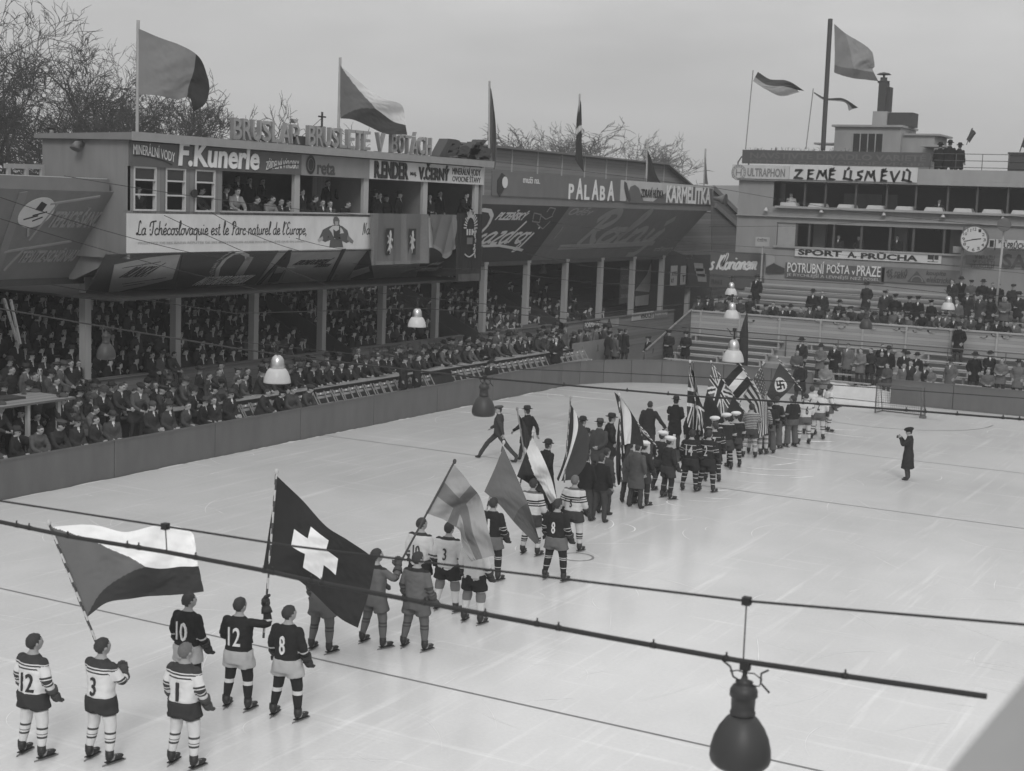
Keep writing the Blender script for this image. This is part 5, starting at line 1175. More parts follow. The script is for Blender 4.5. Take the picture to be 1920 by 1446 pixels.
# pale ledge of the camera's own stand, close by at the lower right
mb = MB(); q = [atd(x, y, 3.1) for x, y in ((2100, 1060), (1715, 1520), (2100, 1600))]
tq = [p + RM @ np.array((.5, -.4, -.3)) for p in q]
mb.add(q + tq, [(0,1,2),(3,5,4),(0,3,4,1),(1,4,5,2),(2,5,3,0)]); o = mb.build('stand_ledge', mat('pale_ledge', .36, .8)); tag(o, 'blurred pale corner of a ledge close by at the lower right', 'ledge')
# tall furled dark banner post on the terrace edge behind the three lamps
p = ony(1391, 690, 64.6); z1 = ony(1391, 588, 64.6)[2]
mb = MB(); n = 10
mb.tube([(0,0,.0),(0,0,1.3),(.02,0,2.4),(.05,0,z1-.4),(.1,0,z1)], [(.2,.30),(.18,.26),(.14,.2),(.08,.11),(.03,.04)], 10)
o = mb.build('furled_banner', cloth(.03)); o.location = (p[0], 64.6, .0); tag(o, 'tall furled dark banner standing behind the three white lamps', 'banner')
# ------------------------------------------------------------------ people
def rotx(a): c, s = math.cos(a), math.sin(a); return np.array(((1,0,0),(0,c,-s),(0,s,c)))
def rotz(a): c, s = math.cos(a), math.sin(a); return np.array(((c,-s,0),(s,c,0),(0,0,1)))
ARMS = {  # elbow, wrist, finger direction for the right side (x mirrored for the left)
 'down': ((.255,-.05,1.15), (.265,.03,.91), (0,.25,-1)), 'front': ((.255,-.01,1.13), (.11,.22,1.05), (-1,.35,-.1)), 'pocket': ((.285,-.07,1.15), (.215,.07,.97), (-.2,.4,-1)),
 'lean': ((.255,.20,1.18), (.13,.42,1.14), (-.7,.7,-.1)), 'lap': ((.245,.03,1.14), (.12,.27,1.02), (-.5,.8,-.2)), 'up': ((.40,.14,1.36), (.30,.22,1.63), (-.1,.1,1)),
 'hold': ((.275,.10,1.16), (.10,.30,1.20), (-.6,.5,.4)), 'holdhi': ((.33,.13,1.24), (.20,.33,1.42), (-.4,.4,.8)), 'out': ((.36,-.05,1.19), (.52,-.01,.97), (.5,.1,-.8)), 'camera': ((.25,.16,1.20), (.07,.27,1.43), (-.6,.4,.6)), 'swing': ((.24,.10,1.16), (.23,.32,1.02), (0,.6,-.7)), 'back': ((.25,-.17,1.16), (.24,-.22,.92), (0,-.2,-1)), 'behind': ((.25,-.12,1.14), (.06,-.19,.98), (-1,0,-.1)), 'thumb': ((.262,-.02,1.15), (.262,.10,.93), (0,.5,-.9))}
class Pose:
    def __init__(s, arms=('down','down'), stance=.05, lean=0., seated=False, stride=0., turn=0., nod=0., wide=1.0, lift=0.0, hipshift=0.):
        s.hz = .52 if seated else .93; s.dz = s.hz - .93; s.lean = rad(lean); s.turn = rad(turn); s.nod = rad(nod); s.wide = wide; s.lift = lift
        s.legs = []
        for sx in (1, -1):
            if seated: L_ = [(sx*.10,0,.50),(sx*.15,.42,.52),(sx*.15,.40,.10),(sx*.17,.56,.04)]
            elif stride: f = sx*stride; L_ = [(sx*.09,0,.93),(sx*.10,.30*f+(.10 if f > 0 else .0),.53),(sx*.10,.62*f,.12+(0 if f > 0 else .10)),(sx*.11,.62*f+.16,.05+(0 if f > 0 else .0))]
            else: L_ = [(sx*.095,0,.93),(sx*(.105+stance*.5),.02,.51),(sx*(.105+stance),-.03,.10),(sx*(.125+stance*1.1),.14,.04)]
            s.legs.append([np.array(p, float) for p in L_])
        s.arms = []
        for sx, nm in ((1, arms[0]), (-1, arms[1])):
            e, w_, fd = ARMS[nm]; m = np.array((sx, 1, 1.0))
            s.arms.append([s.T(np.array((sx*.185,-.01,1.415))), s.T(np.array(e)*m), s.T(np.array(w_)*m), rotx(-s.lean) @ (np.array(fd)*m/np.linalg.norm(fd))])
        s.hc = s.T(np.array((0,.025,1.665))); s.HR = rotx(-s.lean*.5) @ rotz(s.turn) @ rotx(-s.nod)
    def T(s, p):
        q = np.array(p, float) - np.array((0,0,.93)); q = rotx(-s.lean) @ q; return q + np.array((0,0,.93 + s.dz))
    def iT(s, P): return (P - np.array((0,0,.93+s.dz))) @ rotx(-s.lean) + np.array((0,0,.93))
    def head(s, p): return s.hc + s.HR @ np.array(p, float)
def loft(mb, rings, mi=0):
    n = len(rings[0]); vs = [p for r_ in rings for p in r_]
    fs = [(i*n+j, i*n+(j+1) % n, (i+1)*n+(j+1) % n, (i+1)*n+j) for i in range(len(rings)-1) for j in range(n)]
    fs += [tuple(reversed(range(n))), tuple(range((len(rings)-1)*n, len(rings)*n))]
    return mb.add(vs, fs, mi, True)
def torso(mb, P, prof, n=20, pw=2.4):
    rings = []
    for z, rx, ry, yo in prof:
        rg_ = []
        for j in range(n):
            t = 2*math.pi*j/n; c, s = math.cos(t), math.sin(t)
            rg_.append(P.T((rx*P.wide*math.copysign(abs(c)**(2/pw), c), yo+ry*math.copysign(abs(s)**(2/pw), s), z)))
        rings.append(rg_)
    loft(mb, rings)
def limb(mb, pts, rs, n=10, dens=5):
    pts = [np.array(p, float) for p in pts]; Q = []; R = []
    for i in range(len(pts)-1):
        for k in range(dens):
            f = k/dens; Q.append(pts[i]*(1-f)+pts[i+1]*f); R.append(rs[i]*(1-f)+rs[i+1]*f)
    Q.append(pts[-1]); R.append(rs[-1])
    for _ in range(2): Q = [Q[0]] + [Q[i]*.5+(Q[i-1]+Q[i+1])*.25 for i in range(1, len(Q)-1)] + [Q[-1]]
    mb.tube(Q, R, n); mb.ell(Q[0], (R[0],)*3, 10, 6); mb.ell(Q[-1], (R[-1],)*3, 10, 6)
def head_shape(mb, P):
    for c, r_ in (((0,0,.005),(.083,.105,.118)), ((0,.034,-.062),(.060,.066,.064)), ((0,.105,-.02),(.017,.026,.026)), ((.083,-.005,-.015),(.016,.024,.034)), ((-.083,-.005,-.015),(.016,.024,.034)), ((0,.088,.018),(.053,.02,.014)), ((0,.096,-.065),(.028,.012,.014))):
        mb.ell(P.head(c), r_, 14, 10, 0, P.HR)
    mb.tube([P.T((0,-.01,1.42)), P.T((0,0,1.52)), P.head((0,-.005,-.05))], [.066,.055,.055], 12)
def fingers(mb, wrist, d, side, mi, r_=.010, curl=.5, sc=1.0):
    """four bent fingers of different lengths and a thumb from the side of the palm"""
    d = d/np.linalg.norm(d); a = np.cross(d, (0, 0, 1.0))
    if np.linalg.norm(a) < .2: a = np.cross(d, (1.0, 0, 0))
    a /= np.linalg.norm(a); b_ = np.cross(a, d)*side
    base = wrist + d*.095*sc
    for i, ln in enumerate((.066,.078,.074,.056)):
        p0 = base + a*(i-1.5)*.021*sc; p1 = p0 + (d*math.cos(curl*.5)+b_*math.sin(curl*.5))*ln*.5*sc; p2 = p1 + (d*math.cos(curl*1.6)+b_*math.sin(curl*1.6))*ln*.5*sc
        mb.tube([p0-d*.02, p0, p1, p2], [r_*1.05, r_, r_*.95, r_*.75], 6, mi)
    p0 = wrist + d*.035*sc - a*.034*sc; p1 = p0 - a*.030*sc + d*.03*sc + b_*.012; p2 = p1 + d*.034*sc + b_*.014
    mb.tube([p0, p1, p2], [r_*1.25, r_*1.1, r_*.85], 6, mi)
def seg_d(P, a, b_):
    ab = b_-a; t = np.clip(((P-a) @ ab)/max(ab @ ab, 1e-9), 0, 1); return np.linalg.norm(P-(a+t[:, None]*ab), axis=1), t
def rumple(v, amp, fr, seed=0.0, zs=1.6):
    out_ = []
    for p in v:
        q = Vector((p[0]*fr+seed, p[1]*fr, p[2]*fr*zs)); n1 = mnoise.noise(q); n2 = mnoise.noise(q*2.3); k = amp*(abs(n1)*1.6 - .5 + .5*n2); r_ = math.hypot(p[0], p[1])+1e-6
        out_.append((p[0]+p[0]/r_*k, p[1]+p[1]/r_*k, p[2]))
    return np.array(out_)
def arr(me):
    v = np.zeros(len(me.vertices)*3); me.vertices.foreach_get('co', v); v = v.reshape(-1, 3)
    return v, [tuple(p.vertices) for p in me.polygons]
def body(P, vox, coat=None, hair='short', hands=True, bald=False, legslim=False):
    """coat: None (underbody of a clothed player) or dict(hem=..., flare=...)"""
    mb = MB()
    if coat is None:
        torso(mb, P, [(.80,.13,.10,0),(.92,.165,.115,0),(1.05,.15,.10,0),(1.2,.165,.115,.005),(1.34,.18,.115,0),(1.43,.155,.095,-.005),(1.475,.10,.08,-.008),(1.52,.066,.066,-.005)])
        ar = (.056,.046,.034); lr = (.085,.062,.045)
    else:
        hem = coat['hem']; fl = coat.get('flare', .03); pr = [(.93,.195+fl*.3,.145+fl*.3,0),(1.08,.178,.135,0),(1.22,.19,.142,.01),(1.34,.205,.14,.005),(1.41,.188,.118,-.005),(1.465,.125,.10,-.01),(1.515,.092,.09,-.008),(1.545,.082,.085,-.005)]
        if hem < .9 and P.hz > .6: pr = [(hem,.20+fl,.155+fl,0),((hem+.93)/2,.20+fl*.7,.15+fl*.7,0)] + pr
        else: pr = [(.84,.185,.14,0)] + pr
        torso(mb, P, pr); ar = (.075,.066,.052); lr = (.098,.078,.062)
    for A in P.arms:
        limb(mb, A[:3], ar); d = A[3]; mb.ell(A[2]+d*.055, (.034,.034,.034), 8, 6); mb.ell(A[2]+d*.085, (.036,.030,.036), 8, 6)
    for L_ in P.legs:
        limb(mb, L_[:3], lr); k = L_[3]-L_[2]; h_ = L_[2]*np.array((1,1,0))+np.array((0,0,L_[3][2]))
        mb.ell(h_ + (L_[3]-h_)*.1, (.045,.055,.045), 10, 6); mb.ell(h_ + (L_[3]-h_)*.55, (.046,.10,.042), 10, 6); mb.tube([L_[2], h_], [.048,.048], 8)
        if coat is not None and P.hz < .6 and coat['hem'] < .9: mb.tube([P.T((0,0,.95))*np.array((0,1,1))+np.array((L_[0][0]*.9,0,0)), L_[1]+np.array((0,-.05,.01))], [.15,.12], 10)
    head_shape(mb, P)
    me = remesh(mb, vox, 2); v, fs = arr(me)
    if coat is not None and hands:
        low_ = (v[:, 2] < P.T((0,0,1.44))[2]); rv = rumple(v, .016, 5.5, P.lean*9+P.turn); v = np.where(low_[:, None], rv, v)
    C = np.array([v[list(f)].mean(0) for f in fs]); hl = (C - P.hc) @ P.HR
    n = len(fs); mi = np.zeros(n, int)
    R0 = P.iT(C)
    dl = np.min([np.minimum(seg_d(C, L_[0], L_[1])[0], seg_d(C, L_[1], L_[2])[0]) for L_ in P.legs], axis=0)
    dfoot = np.min([seg_d(C, L_[2], L_[3])[0] for L_ in P.legs], axis=0)
    if coat is not None:
        low = (C[:, 2] < coat['hem']+.02) if P.hz > .6 else ((dl < .11) & (C[:, 2] < .42) )
        mi[low] = 1; mi[(C[:, 2] < .12) & (dfoot < .14)] = 5
        sh_ = (np.abs(R0[:, 0]) < .008+.036*np.clip((R0[:, 2]-1.36)/.16, 0, 1)) & (R0[:, 1] > .05) & (R0[:, 2] > 1.37) & (R0[:, 2] < 1.53); 
        if coat.get('shirt', True): mi[sh_] = 4
    else: mi[:] = 2
    dh = np.min([np.linalg.norm(C-(A[2]+A[3]*.08), axis=1) for A in P.arms], axis=0); mi[dh < .075] = 2
    hd = (np.linalg.norm(hl*np.array((1.25,1,.85)), axis=1) < .132) | ((np.linalg.norm(hl[:, :2], axis=1) < .09) & (hl[:, 2] < -.02) & (hl[:, 2] > -.125) & (R0[:, 2] > 1.49))
    mi[hd] = 2
    if not bald: mi[hd & (((hl[:, 1] < .01+.04*(hl[:, 2] > .03)) & (hl[:, 2] > -.045-.04*(hl[:, 1] < -.035))) | (hl[:, 2] > .068))] = 3
    ear = hd & (np.abs(hl[:, 0]) > .081) & (np.abs(hl[:, 2]+.015) < .035) & (hl[:, 1] > -.03); mi[ear] = 2
    eye = hd & (np.abs(np.abs(hl[:, 0])-.03) < .014) & (np.abs(hl[:, 2]-.004) < .012) & (hl[:, 1] > .05); mi[eye] = 3
    out_ = MB(); out_.v = [tuple(p) for p in v]; out_.f = list(fs); out_.m = list(map(int, mi)); out_.sm = [True]*n
    if hands:
        for sx, A in zip((1, -1), P.arms): fingers(out_, A[2], A[3], sx, 2)
    bpy.data.meshes.remove(me); return out_
BODYM = [COAT, TROU, SKIN, HAIR, SHIRT, SHOE]
def hat_mesh(kind):
    mb = MB(); n = 20
    if kind == 'fedora': mb.lathe([(.085,-.005),(.155,.012),(.158,.018),(.10,.012),(.098,.05),(.088,.105),(.060,.122),(.0,.105)], n=n, sx=.95, sy=1.12); mb.lathe([(.101,.012),(.101,.042)], n=n, mi=1, sx=.95, sy=1.12)
    elif kind == 'bowler': mb.lathe([(.085,.0),(.135,.008),(.142,.022),(.10,.014),(.10,.05),(.088,.095),(.055,.125),(.0,.135)], n=n, sx=.95, sy=1.12)
    elif kind == 'cap': mb.lathe([(.088,-.01),(.112,.02),(.118,.04),(.09,.065),(.0,.07)], n=n, sx=.95, sy=1.15); mb.lathe([(.0,-.004),(.07,-.008),(.07,.004),(.0,.008)], c=(0,.10,0), n=12, sx=1.05, sy=.75)
    elif kind == 'peaked': mb.lathe([(.088,-.01),(.09,.035),(.125,.065),(.128,.08),(.05,.095),(.0,.09)], n=n, sx=.95, sy=1.1); mb.lathe([(.0,-.012),(.075,-.02),(.075,-.012),(.0,.0)], c=(0,.085,0), n=12, sx=1.05, sy=.8, mi=1)
    elif kind == 'beret': mb.lathe([(.088,-.03),(.094,.0),(.122,.012),(.137,.04),(.122,.075),(.07,.10),(.0,.108)], n=n, sx=1., sy=1.08)
    elif kind == 'pompom': mb.lathe([(.088,-.03),(.094,.0),(.122,.012),(.137,.04),(.122,.075),(.07,.10),(.0,.108)], n=n, sx=1., sy=1.08); mb.ell((0,0,.125), (.033,.033,.028), 10, 6, 1)
    elif kind == 'knit': mb.lathe([(.088,-.04),(.094,.0),(.09,.05),(.06,.09),(.0,.10)], n=n, sx=.98, sy=1.12)
    return mb.mesh('hat_'+kind)
HATS = {}
def hat(kind, parent, hc, HR, grey, tilt=0.0, name=None):
    if kind not in HATS:
        HATS[kind] = hat_mesh(kind); HATS[kind].materials.append(FELT); HATS[kind].materials.append(BLACK)
    o = link(name or {'fedora':'hat','bowler':'bowler_hat','cap':'flat_cap','peaked':'peaked_cap','beret':'beret','pompom':'pompom_beret','knit':'knitted_cap'}[kind], HATS[kind], parent)
    M = Matrix([[float(x) for x in r_] for r_ in HR]).to_4x4(); up = {'fedora':.050,'bowler':.050,'cap':.062,'peaked':.06,'beret':.048,'pompom':.048,'knit':.06}[kind]
    M.translation = Vector([float(x) for x in (hc + HR @ np.array((0, -.004, up)))]); o.matrix_local = M @ Matrix.Rotation(rad(-6+tilt), 4, 'X') @ Matrix.Scale(1.07, 4); o.color = (grey, grey, grey, 1); return o
# ------------------------------------------------------------------ templates for coat wearing people
TPL = {}
def tpl(key, **kw):
    if key in TPL: return TPL[key]
    coat = kw.pop('coat', dict(hem=.58)); vox = kw.pop('vox', .026); hands = kw.pop('hands', True); bald = kw.pop('bald', False)
    P = Pose(**kw); mb = body(P, vox, coat, hands=hands, bald=bald); me = mb.mesh('person')
    for m in BODYM: me.materials.append(m)
    TPL[key] = (me, P); return TPL[key]
PEOPLE = []
def person(key, loc, heading, grey, hatk, hatg, label, group=None, scale=1.0):
    me, P = TPL[key]; o = link('person', me); o.location = Vector([float(x) for x in loc]); o.rotation_euler.z = heading; o.scale = (scale*1.07, scale*1.07, scale); o.color = (grey, grey, grey, 1)
    tag(o, label, 'person', group)
    if hatk: hat(hatk, o, P.hc, P.HR, hatg)
    PEOPLE.append(o); return o
tpl('stand', coat=dict(hem=.58, shirt=True)); tpl('pocket', arms=('pocket','pocket'), stance=.07, coat=dict(hem=.55, shirt=False)); tpl('clasp', arms=('front','front'), coat=dict(hem=.6, shirt=False)); tpl('turnL', arms=('down','pocket'), turn=35); tpl('turnR', arms=('front','down'), turn=-35)
tpl('lean', arms=('lean','lean'), lean=16, nod=4); tpl('leanL', arms=('lean','front'), lean=10, turn=30); tpl('leanR', arms=('lean','lean'), lean=20, turn=-28, coat=dict(hem=.58, shirt=False)); tpl('sit', seated=True, arms=('lap','lap'), lean=4); tpl('sitlean', seated=True, coat=dict(hem=.58, shirt=False), arms=('lean','lean'), lean=18, turn=15); tpl('sitR', seated=True, arms=('lap','front'), lean=8, turn=-30)
tpl('suit', coat=dict(hem=.80, flare=.0)); tpl('baldlean', arms=('lean','lean'), lean=14, bald=True)
R_ = random.Random(21)
def rnd_look():
    hk = R_.choices(['fedora','cap','bowler',None,'knit','peaked','beret'], [38,14,6,30,4,4,4])[0]
    return R_.choice([.02,.028,.035,.045,.06,.075,.10,.03,.05,.025]), hk, R_.choice([.02,.03,.05,.07,.04])
TONE = lambda g_: 'black' if g_ < .03 else ('dark' if g_ < .055 else ('grey' if g_ < .085 else 'light'))
HN = {'fedora':'brimmed hat','cap':'flat cap','bowler':'bowler hat',None:'bare head','knit':'knitted cap','peaked':'peaked cap','beret':'beret'}
def row(keys, X, y0, y1, dy, z, heading, skip, where, group, jx=.10, dz=.075, dens=1.0):
    ys_ = []; y = y0
    while y < y1:
        if R_.random() < dens and not any(a < y < c for a, c in skip): ys_.append(y + R_.uniform(-.09, .09))
        y += dy
    for k, y in enumerate(ys_):
        g_, hk, hg = rnd_look(); key = R_.choice(keys)
        person(key, (X + R_.uniform(-jx, jx), y, z + R_.uniform(-dz, dz)), rad(heading + R_.uniform(-24, 30)), g_, hk, hg, 'spectator, %s coat, %s, %s from left %s' % (TONE(g_), HN[hk], ordn(k+1), where), group, R_.uniform(.93, 1.04))
ST = ['lean','leanL','leanR','clasp','pocket','turnL','turnR','stand']
HX = -90
row(['sit','sitlean','sitR'], -30.02, 25.2, 40.5, .74, .43, HX, [(36.5,37.4)], 'seated right behind the boards', 'spectators seated behind the boards', dz=.04, dens=.95)
row(['lean','leanL','leanR','baldlean','lean'], -31.78, 30.6, 62.8, .60, .28, HX, [(36.3,36.9)], 'in the front parapet row', 'spectators at the parapet')
row(ST, -32.5, 30.2, 63.5, .66, .32, HX, [(35.5,36.0),(57.2,58.0)], 'in the second parapet row', 'spectators behind the parapet', dens=.9)
row(ST, -33.2, 31.0, 66.5, .85, .36, HX, [(34.2,38.6),(40,42)], 'in the row below the barrier', 'spectators under the barrier', dens=.75)
row(['turnL','turnR','stand','clasp'], -31.3, 63.2, 67.5, .55, .30, HX+30, [], 'in the far corner knot', 'people at the far left corner')
row(['turnL','stand','clasp'], -30.3, 65.0, 67.2, .62, .25, HX+40, [], 'in front of the corner knot', 'people at the far left corner')
row(['sit','sitlean','sitR','lean'], -30.72, 25.6, 36.4, .64, .58, HX, [], 'in the second seated row', 'spectators at the left edge', jx=.12, dz=.10, dens=.9)
row(ST, -31.8, 26.8, 30.6, .60, .55, HX, [], 'under the plank shelter', 'spectators at the left edge')
row(ST, -32.6, 27.6, 31.4, .60, .80, HX, [], 'just behind the plank shelter', 'spectators at the left edge')
row(ST, -33.4, 28.6, 33.4, .60, 1.0, HX, [], 'before the nearest post', 'spectators at the left edge')
# children and men sitting up on the barrier
for k, (px, py, g_) in enumerate(((283,655,.03),(300,655,.08),(317,655,.05),(130,668,.045),(143,672,.035))):
    p = onx(px, py, XP+.15); person(['sit','sitR','sitlean'][k % 3], (XP+.12, p[1], 2.06-.50), rad(HX+8), g_, 'cap' if k % 2 else None, .05, ['boy in black sitting up on the barrier, left of three','boy in light coat sitting up on the barrier, middle of three','boy in grey sitting up on the barrier beside the post','man sitting on the barrier left of the nearest post','boy in cap sitting on the barrier end at the nearest post'][k], 'people sitting on the barrier', .86)
# two men standing among the empty chairs
for k, (px, py) in enumerate(((757, 690), (782, 694))):
    p = onx(px, py, -29.95); person('stand', (-29.95, p[1], .43), rad(HX+20), .025, 'fedora' if k == 0 else None, .03, 'dark coated man standing among the empty chairs, %s of the pair' % ('left','right')[k], 'men among the chairs')
p = onx(1042, 660, -29.9); person('turnR', (-29.9, p[1], .40), rad(HX-60), .02, None, .03, 'man in black seen from behind among the far chairs')
p = onx(922, 690, -29.9); person('sitR', (-29.9, p[1], .2), rad(HX-70), .03, 'fedora', .03, 'man sitting low among the empty far chairs near the dark lamp')
# two onlookers beside the far left corner steps
for px, py, Y, lab in ((1255, 620, 67.2, 'dark coated man standing on the terrace steps left of the woman at the far corner'), (1287, 622, 67.5, 'woman in dark coat facing the ice at the left end of the terrace')):
    p = ony(px, py, Y); person('clasp', (p[0], Y, p[2]-1.78), rad(180), .022, 'beret', .02, lab)
p = ony(1217, 632, 66.0); person('turnR', (p[0], 66, p[2]-1.76), rad(150), .02, 'cap', .03, 'man in black by the far corner turning towards the ice with white papers')
# ------------------------------------------------------------------ people in the press box
def boxman(px, py, dx, key, g_, hk, lab, grp='men in the press box'):
    me, P = TPL[key]; X = XBOX - dx; p = onx(px, py, X); top = P.hc[2] + .115 + (.04 if hk else 0)
    person(key, (X - float(P.hc[1]), p[1], p[2]-top), rad(HX + R_.uniform(-25, 25)), g_, hk, .03, lab, grp)
for px, py, dx, key, g_, hk, lab in ((262,348,.45,'sitR',.05,None,'man behind the first window of the press box, looking down'), (376,350,.45,'sitlean',.06,None,'man with folded arms at the third window of the press box'),
    (425,346,.6,'lean',.03,'fedora','man in hat at the left end of the open press box front'), (448,352,.35,'lean',.20,None,'man in pale jacket leaning out over the white banner'),
    (481,368,.40,'sitlean',.03,None,'dark suited writer at the press counter right of the pale jacket'), (511,367,.40,'sitlean',.19,None,'pale jacketed writer at the press counter'), (527,372,.45,'sitR',.03,None,'writer just right of the pale jacketed one'), (541,375,.5,'sit',.03,None,'writer next to the middle post of the press box'),
    (468,332,1.7,'stand',.025,None,'standing man in the shade behind the dark suited writer'), (492,334,1.7,'turnR',.025,None,'standing man in the shade behind the pale jacketed writer'), (446,328,2.0,'stand',.02,None,'man deep in the shade at the left of the press box'),
    (566,354,.7,'turnL',.03,None,'man standing right of the middle post of the press box'), (588,366,.40,'sitlean',.02,None,'writer bent over the counter, second right of the middle post'), (605,374,.40,'sitR',.03,None,'writer in the middle of the right press bay'), (620,376,.40,'sit',.05,None,'writer third right of the middle post, pale collar'), (651,377,.38,'sitlean',.02,None,'writer at the right end of the counter reaching out'),
    (614,338,1.5,'stand',.02,None,'man standing in the shade of the right press bay, left one'), (639,338,1.4,'clasp',.02,None,'man standing with papers beside the wooden panel'),
    (704,356,.9,'turnL',.02,'fedora','hatted man at the left end of the guests’ box'), (711,361,.8,'stand',.022,None,'bareheaded man half hidden at the left of the guests’ box'), (725,364,1.0,'pocket',.03,'cap','man in cap in the middle of the left guests’ bay'), (749,358,.7,'stand',.018,'bowler','man in black overcoat and hat over the left lion shield'),
    (806,364,.8,'turnR',.03,None,'man at the left of the right guests’ bay'), (825,358,1.0,'stand',.018,None,'dark suited man in the right guests’ bay, second one'), (875,361,.35,'lean',.016,None,'grey haired man in black at a desk over the dark tapestry')):
    boxman(px, py, dx, key, g_, hk, lab)
p = onx(93, 238, -35.2); person('pocket', (-35.2, p[1], 8.30), rad(-40), .045, 'cap', .05, 'man in cap standing on the left roof beside the press box', None, (p[2]-8.30)/1.80)
# ------------------------------------------------------------------ onlookers on the terrace and the clubhouse
def on_terrace(px, py, h):
    best = None; Y = 65.0
    while Y < 79.5:
        if not (TYB-.5 < Y < TYB+.35):
            p = ony(px, py, Y); e = abs(p[2]-h-zt(Y))
            if best is None or e < best[0]: best = (e, Y, p)
        Y += .05
    return best[1], best[2]
def onlooker(px, py, key, g_, hk, lab, grp, Y=None, hd=180):
    h = 1.80 if hk else 1.76
    if Y is None: Y, p = on_terrace(px, py, h)
    else: p = ony(px, py, Y)
    z = zt(Y) if 65 < Y < 79.6 else p[2]-h
    person(key, (p[0], Y, z), rad(hd + R_.uniform(-25, 25)), g_, hk, .03, lab, grp, min(1.12, max(.86, (p[2]-z)/(1.80 if hk else 1.78))))
g1 = 'onlookers standing behind the far boards'
low = [(1504,634,'stand',.03,'fedora',None),(1495,656,'clasp',.08,None,None),(1540,646,'clasp',.12,'fedora',None),(1566,645,'turnR',.02,None,None),(1591,643,'stand',.12,None,None),(1615,653,'clasp',.14,None,None),(1634,652,'front',.03,None,None),(1655,645,'turnL',.02,None,None),(1654,659,'clasp',.03,None,None),(1667,650,'stand',.02,'fedora',None),
 (1696,657,'turnR',.02,'fedora',None),(1703,660,'clasp',.03,'bowler',None),(1721,662,'stand',.02,'fedora',None),(1784,673,'turnL',.11,'fedora',None),(1829,661,'pocket',.016,'fedora',None),(1857,659,'turnR',.018,'fedora',None),(1879,671,'clasp',.13,None,None),(1911,675,'pocket',.12,'fedora',None)]
wh = ['alone on the benches above the flag with the hooked cross','in grey just below the lone man on the benches','in light coat, left end of the standing group behind the goal','in black, second in the group behind the goal','in long light coat holding a hat','in light fur collared coat in the group middle','in dark in the middle of the group behind the goal','in black, highest in the group behind the goal','half hidden in the group behind the goal','in dark coat at the right of the group middle','in dark hat, left of the hatted pair','bowler hatted one of the pair','hatted in dark at the right end of the upper group','in grey back turned, right of the goal','in long black coat at the right, hat on','in black turning aside near the right edge','in light coat with fur collar by the right edge','in pale coat and hat at the right edge']
for (px, py, key, g_, hk, _), lab in zip(low, wh): onlooker(px, py, 'clasp' if key == 'front' else key, g_, hk, 'onlooker ' + lab, g1)
for k, (px, py, g_) in enumerate(((1665,681,.07),(1696,681,.12),(1720,685,.14),(1745,688,.12),(1709,676,.03),(1736,684,.025),(1853,691,.10))):
    p = ony(px, py, 64.7); person(['clasp','stand','turnL'][k % 3], (p[0], 64.7, .05), rad(180+R_.uniform(-25, 25)), g_, 'peaked' if k == 5 else None, .03, 'onlooker ' + ['standing inside the goal opening in dark','in light jacket, first right behind the goal net','in pale jacket, second behind the goal net','in light jacket, third behind the goal','in dark between two pale jackets','in peaked cap behind the pale jackets','in light coat, small, right of the black coated man'][k], 'onlookers at the far boards', (p[2]-.05)/1.77)
onlooker(1800, 606, 'pocket', .016, 'fedora', 'onlooker in black standing alone on the benches right, legs apart', g1)
rr = random.Random(8)
up_ = [1312,1330,1350,1368,1388,1420,1437,1453,1470,1486,1502,1520,1536,1555,1573,1588,1602,1618,1634,1640,1660,1678,1693,1706,1719,1733,1748,1762,1776,1790,1806,1822,1838,1854,1870,1888,1904]
for k, px in enumerate(up_):
    by = 585 + (px-1300)*(625-585)/600.0; py = by - 25 + rr.uniform(-5, 7); Y = TYB+.45
    p = ony(px, py, Y); g_, hk, hg = rr.choice((.02,.03,.04,.06,.10)), rr.choice(('fedora','cap',None,'fedora','cap',None,'beret')), .03
    person(rr.choice(('lean','leanL','leanR','clasp')), (p[0], Y, p[2]-1.72), rad(180+rr.uniform(-20, 20)), g_, hk, hg, 'onlooker with %s leaning on the dividing wall, %s from the left' % (HN[hk], ordn(k+1)), 'onlookers leaning on the dividing wall')
upp = [(1525,543,'stand',.02,'fedora'),(1543,545,'stand',.03,None),(1626,530,'pocket',.03,'fedora'),(1660,545,'turnL',.04,'cap'),(1664,543,'stand',.05,None),(1680,552,'pocket',.018,'peaked'),(1706,556,'clasp',.02,'peaked'),(1722,556,'stand',.018,'peaked'),(1747,563,'pocket',.018,'peaked'),(1575,563,'pocket',.025,'fedora'),(1407,555,'pocket',.03,'fedora'),(1366,552,'turnR',.03,'fedora'),(1420,516,'stand',.018,'fedora'),
 (1787,524,'turnR',.03,None),(1803,520,'stand',.018,'fedora'),(1822,525,'clasp',.08,'cap'),(1844,525,'pocket',.02,'fedora'),(1862,530,'turnL',.03,None),(1874,532,'clasp',.02,None),(1901,533,'pocket',.03,'cap'),(1815,548,'stand',.03,None),(1840,552,'turnL',.05,None),(1858,556,'pocket',.02,'fedora'),(1885,555,'clasp',.09,None),(1795,560,'turnR',.10,None),(1912,548,'turnR',.03,'fedora')]
uw = ['left one of two standing on the upper steps','right one of two standing on the upper steps','walking along the upper steps in a long coat','in cap behind the uniformed men, left','half hidden left of the uniformed men','uniformed, first of four in peaked caps','uniformed, second of four in peaked caps','uniformed, third of four in peaked caps','uniformed, last of four in peaked caps','in heavy dark coat over the wall, left of the dark lamp','in hat standing over the left wall end','in hat under the topmost white lamp','in black high up below the slanting white script','under the clock, bareheaded, left','in black with hat under the clock post','in grey cap right of the clock post','in black coat and hat with hands in pockets, upper right','bareheaded left of the lamp post','right of the lamp post holding something pale','in cap at the upper right edge','lower, bareheaded under the clock','lower, second under the clock','in dark hat before the lamp post','in light coat by the right edge','in pale coat beside the right white lamp','in hat at the right frame edge, upper row']
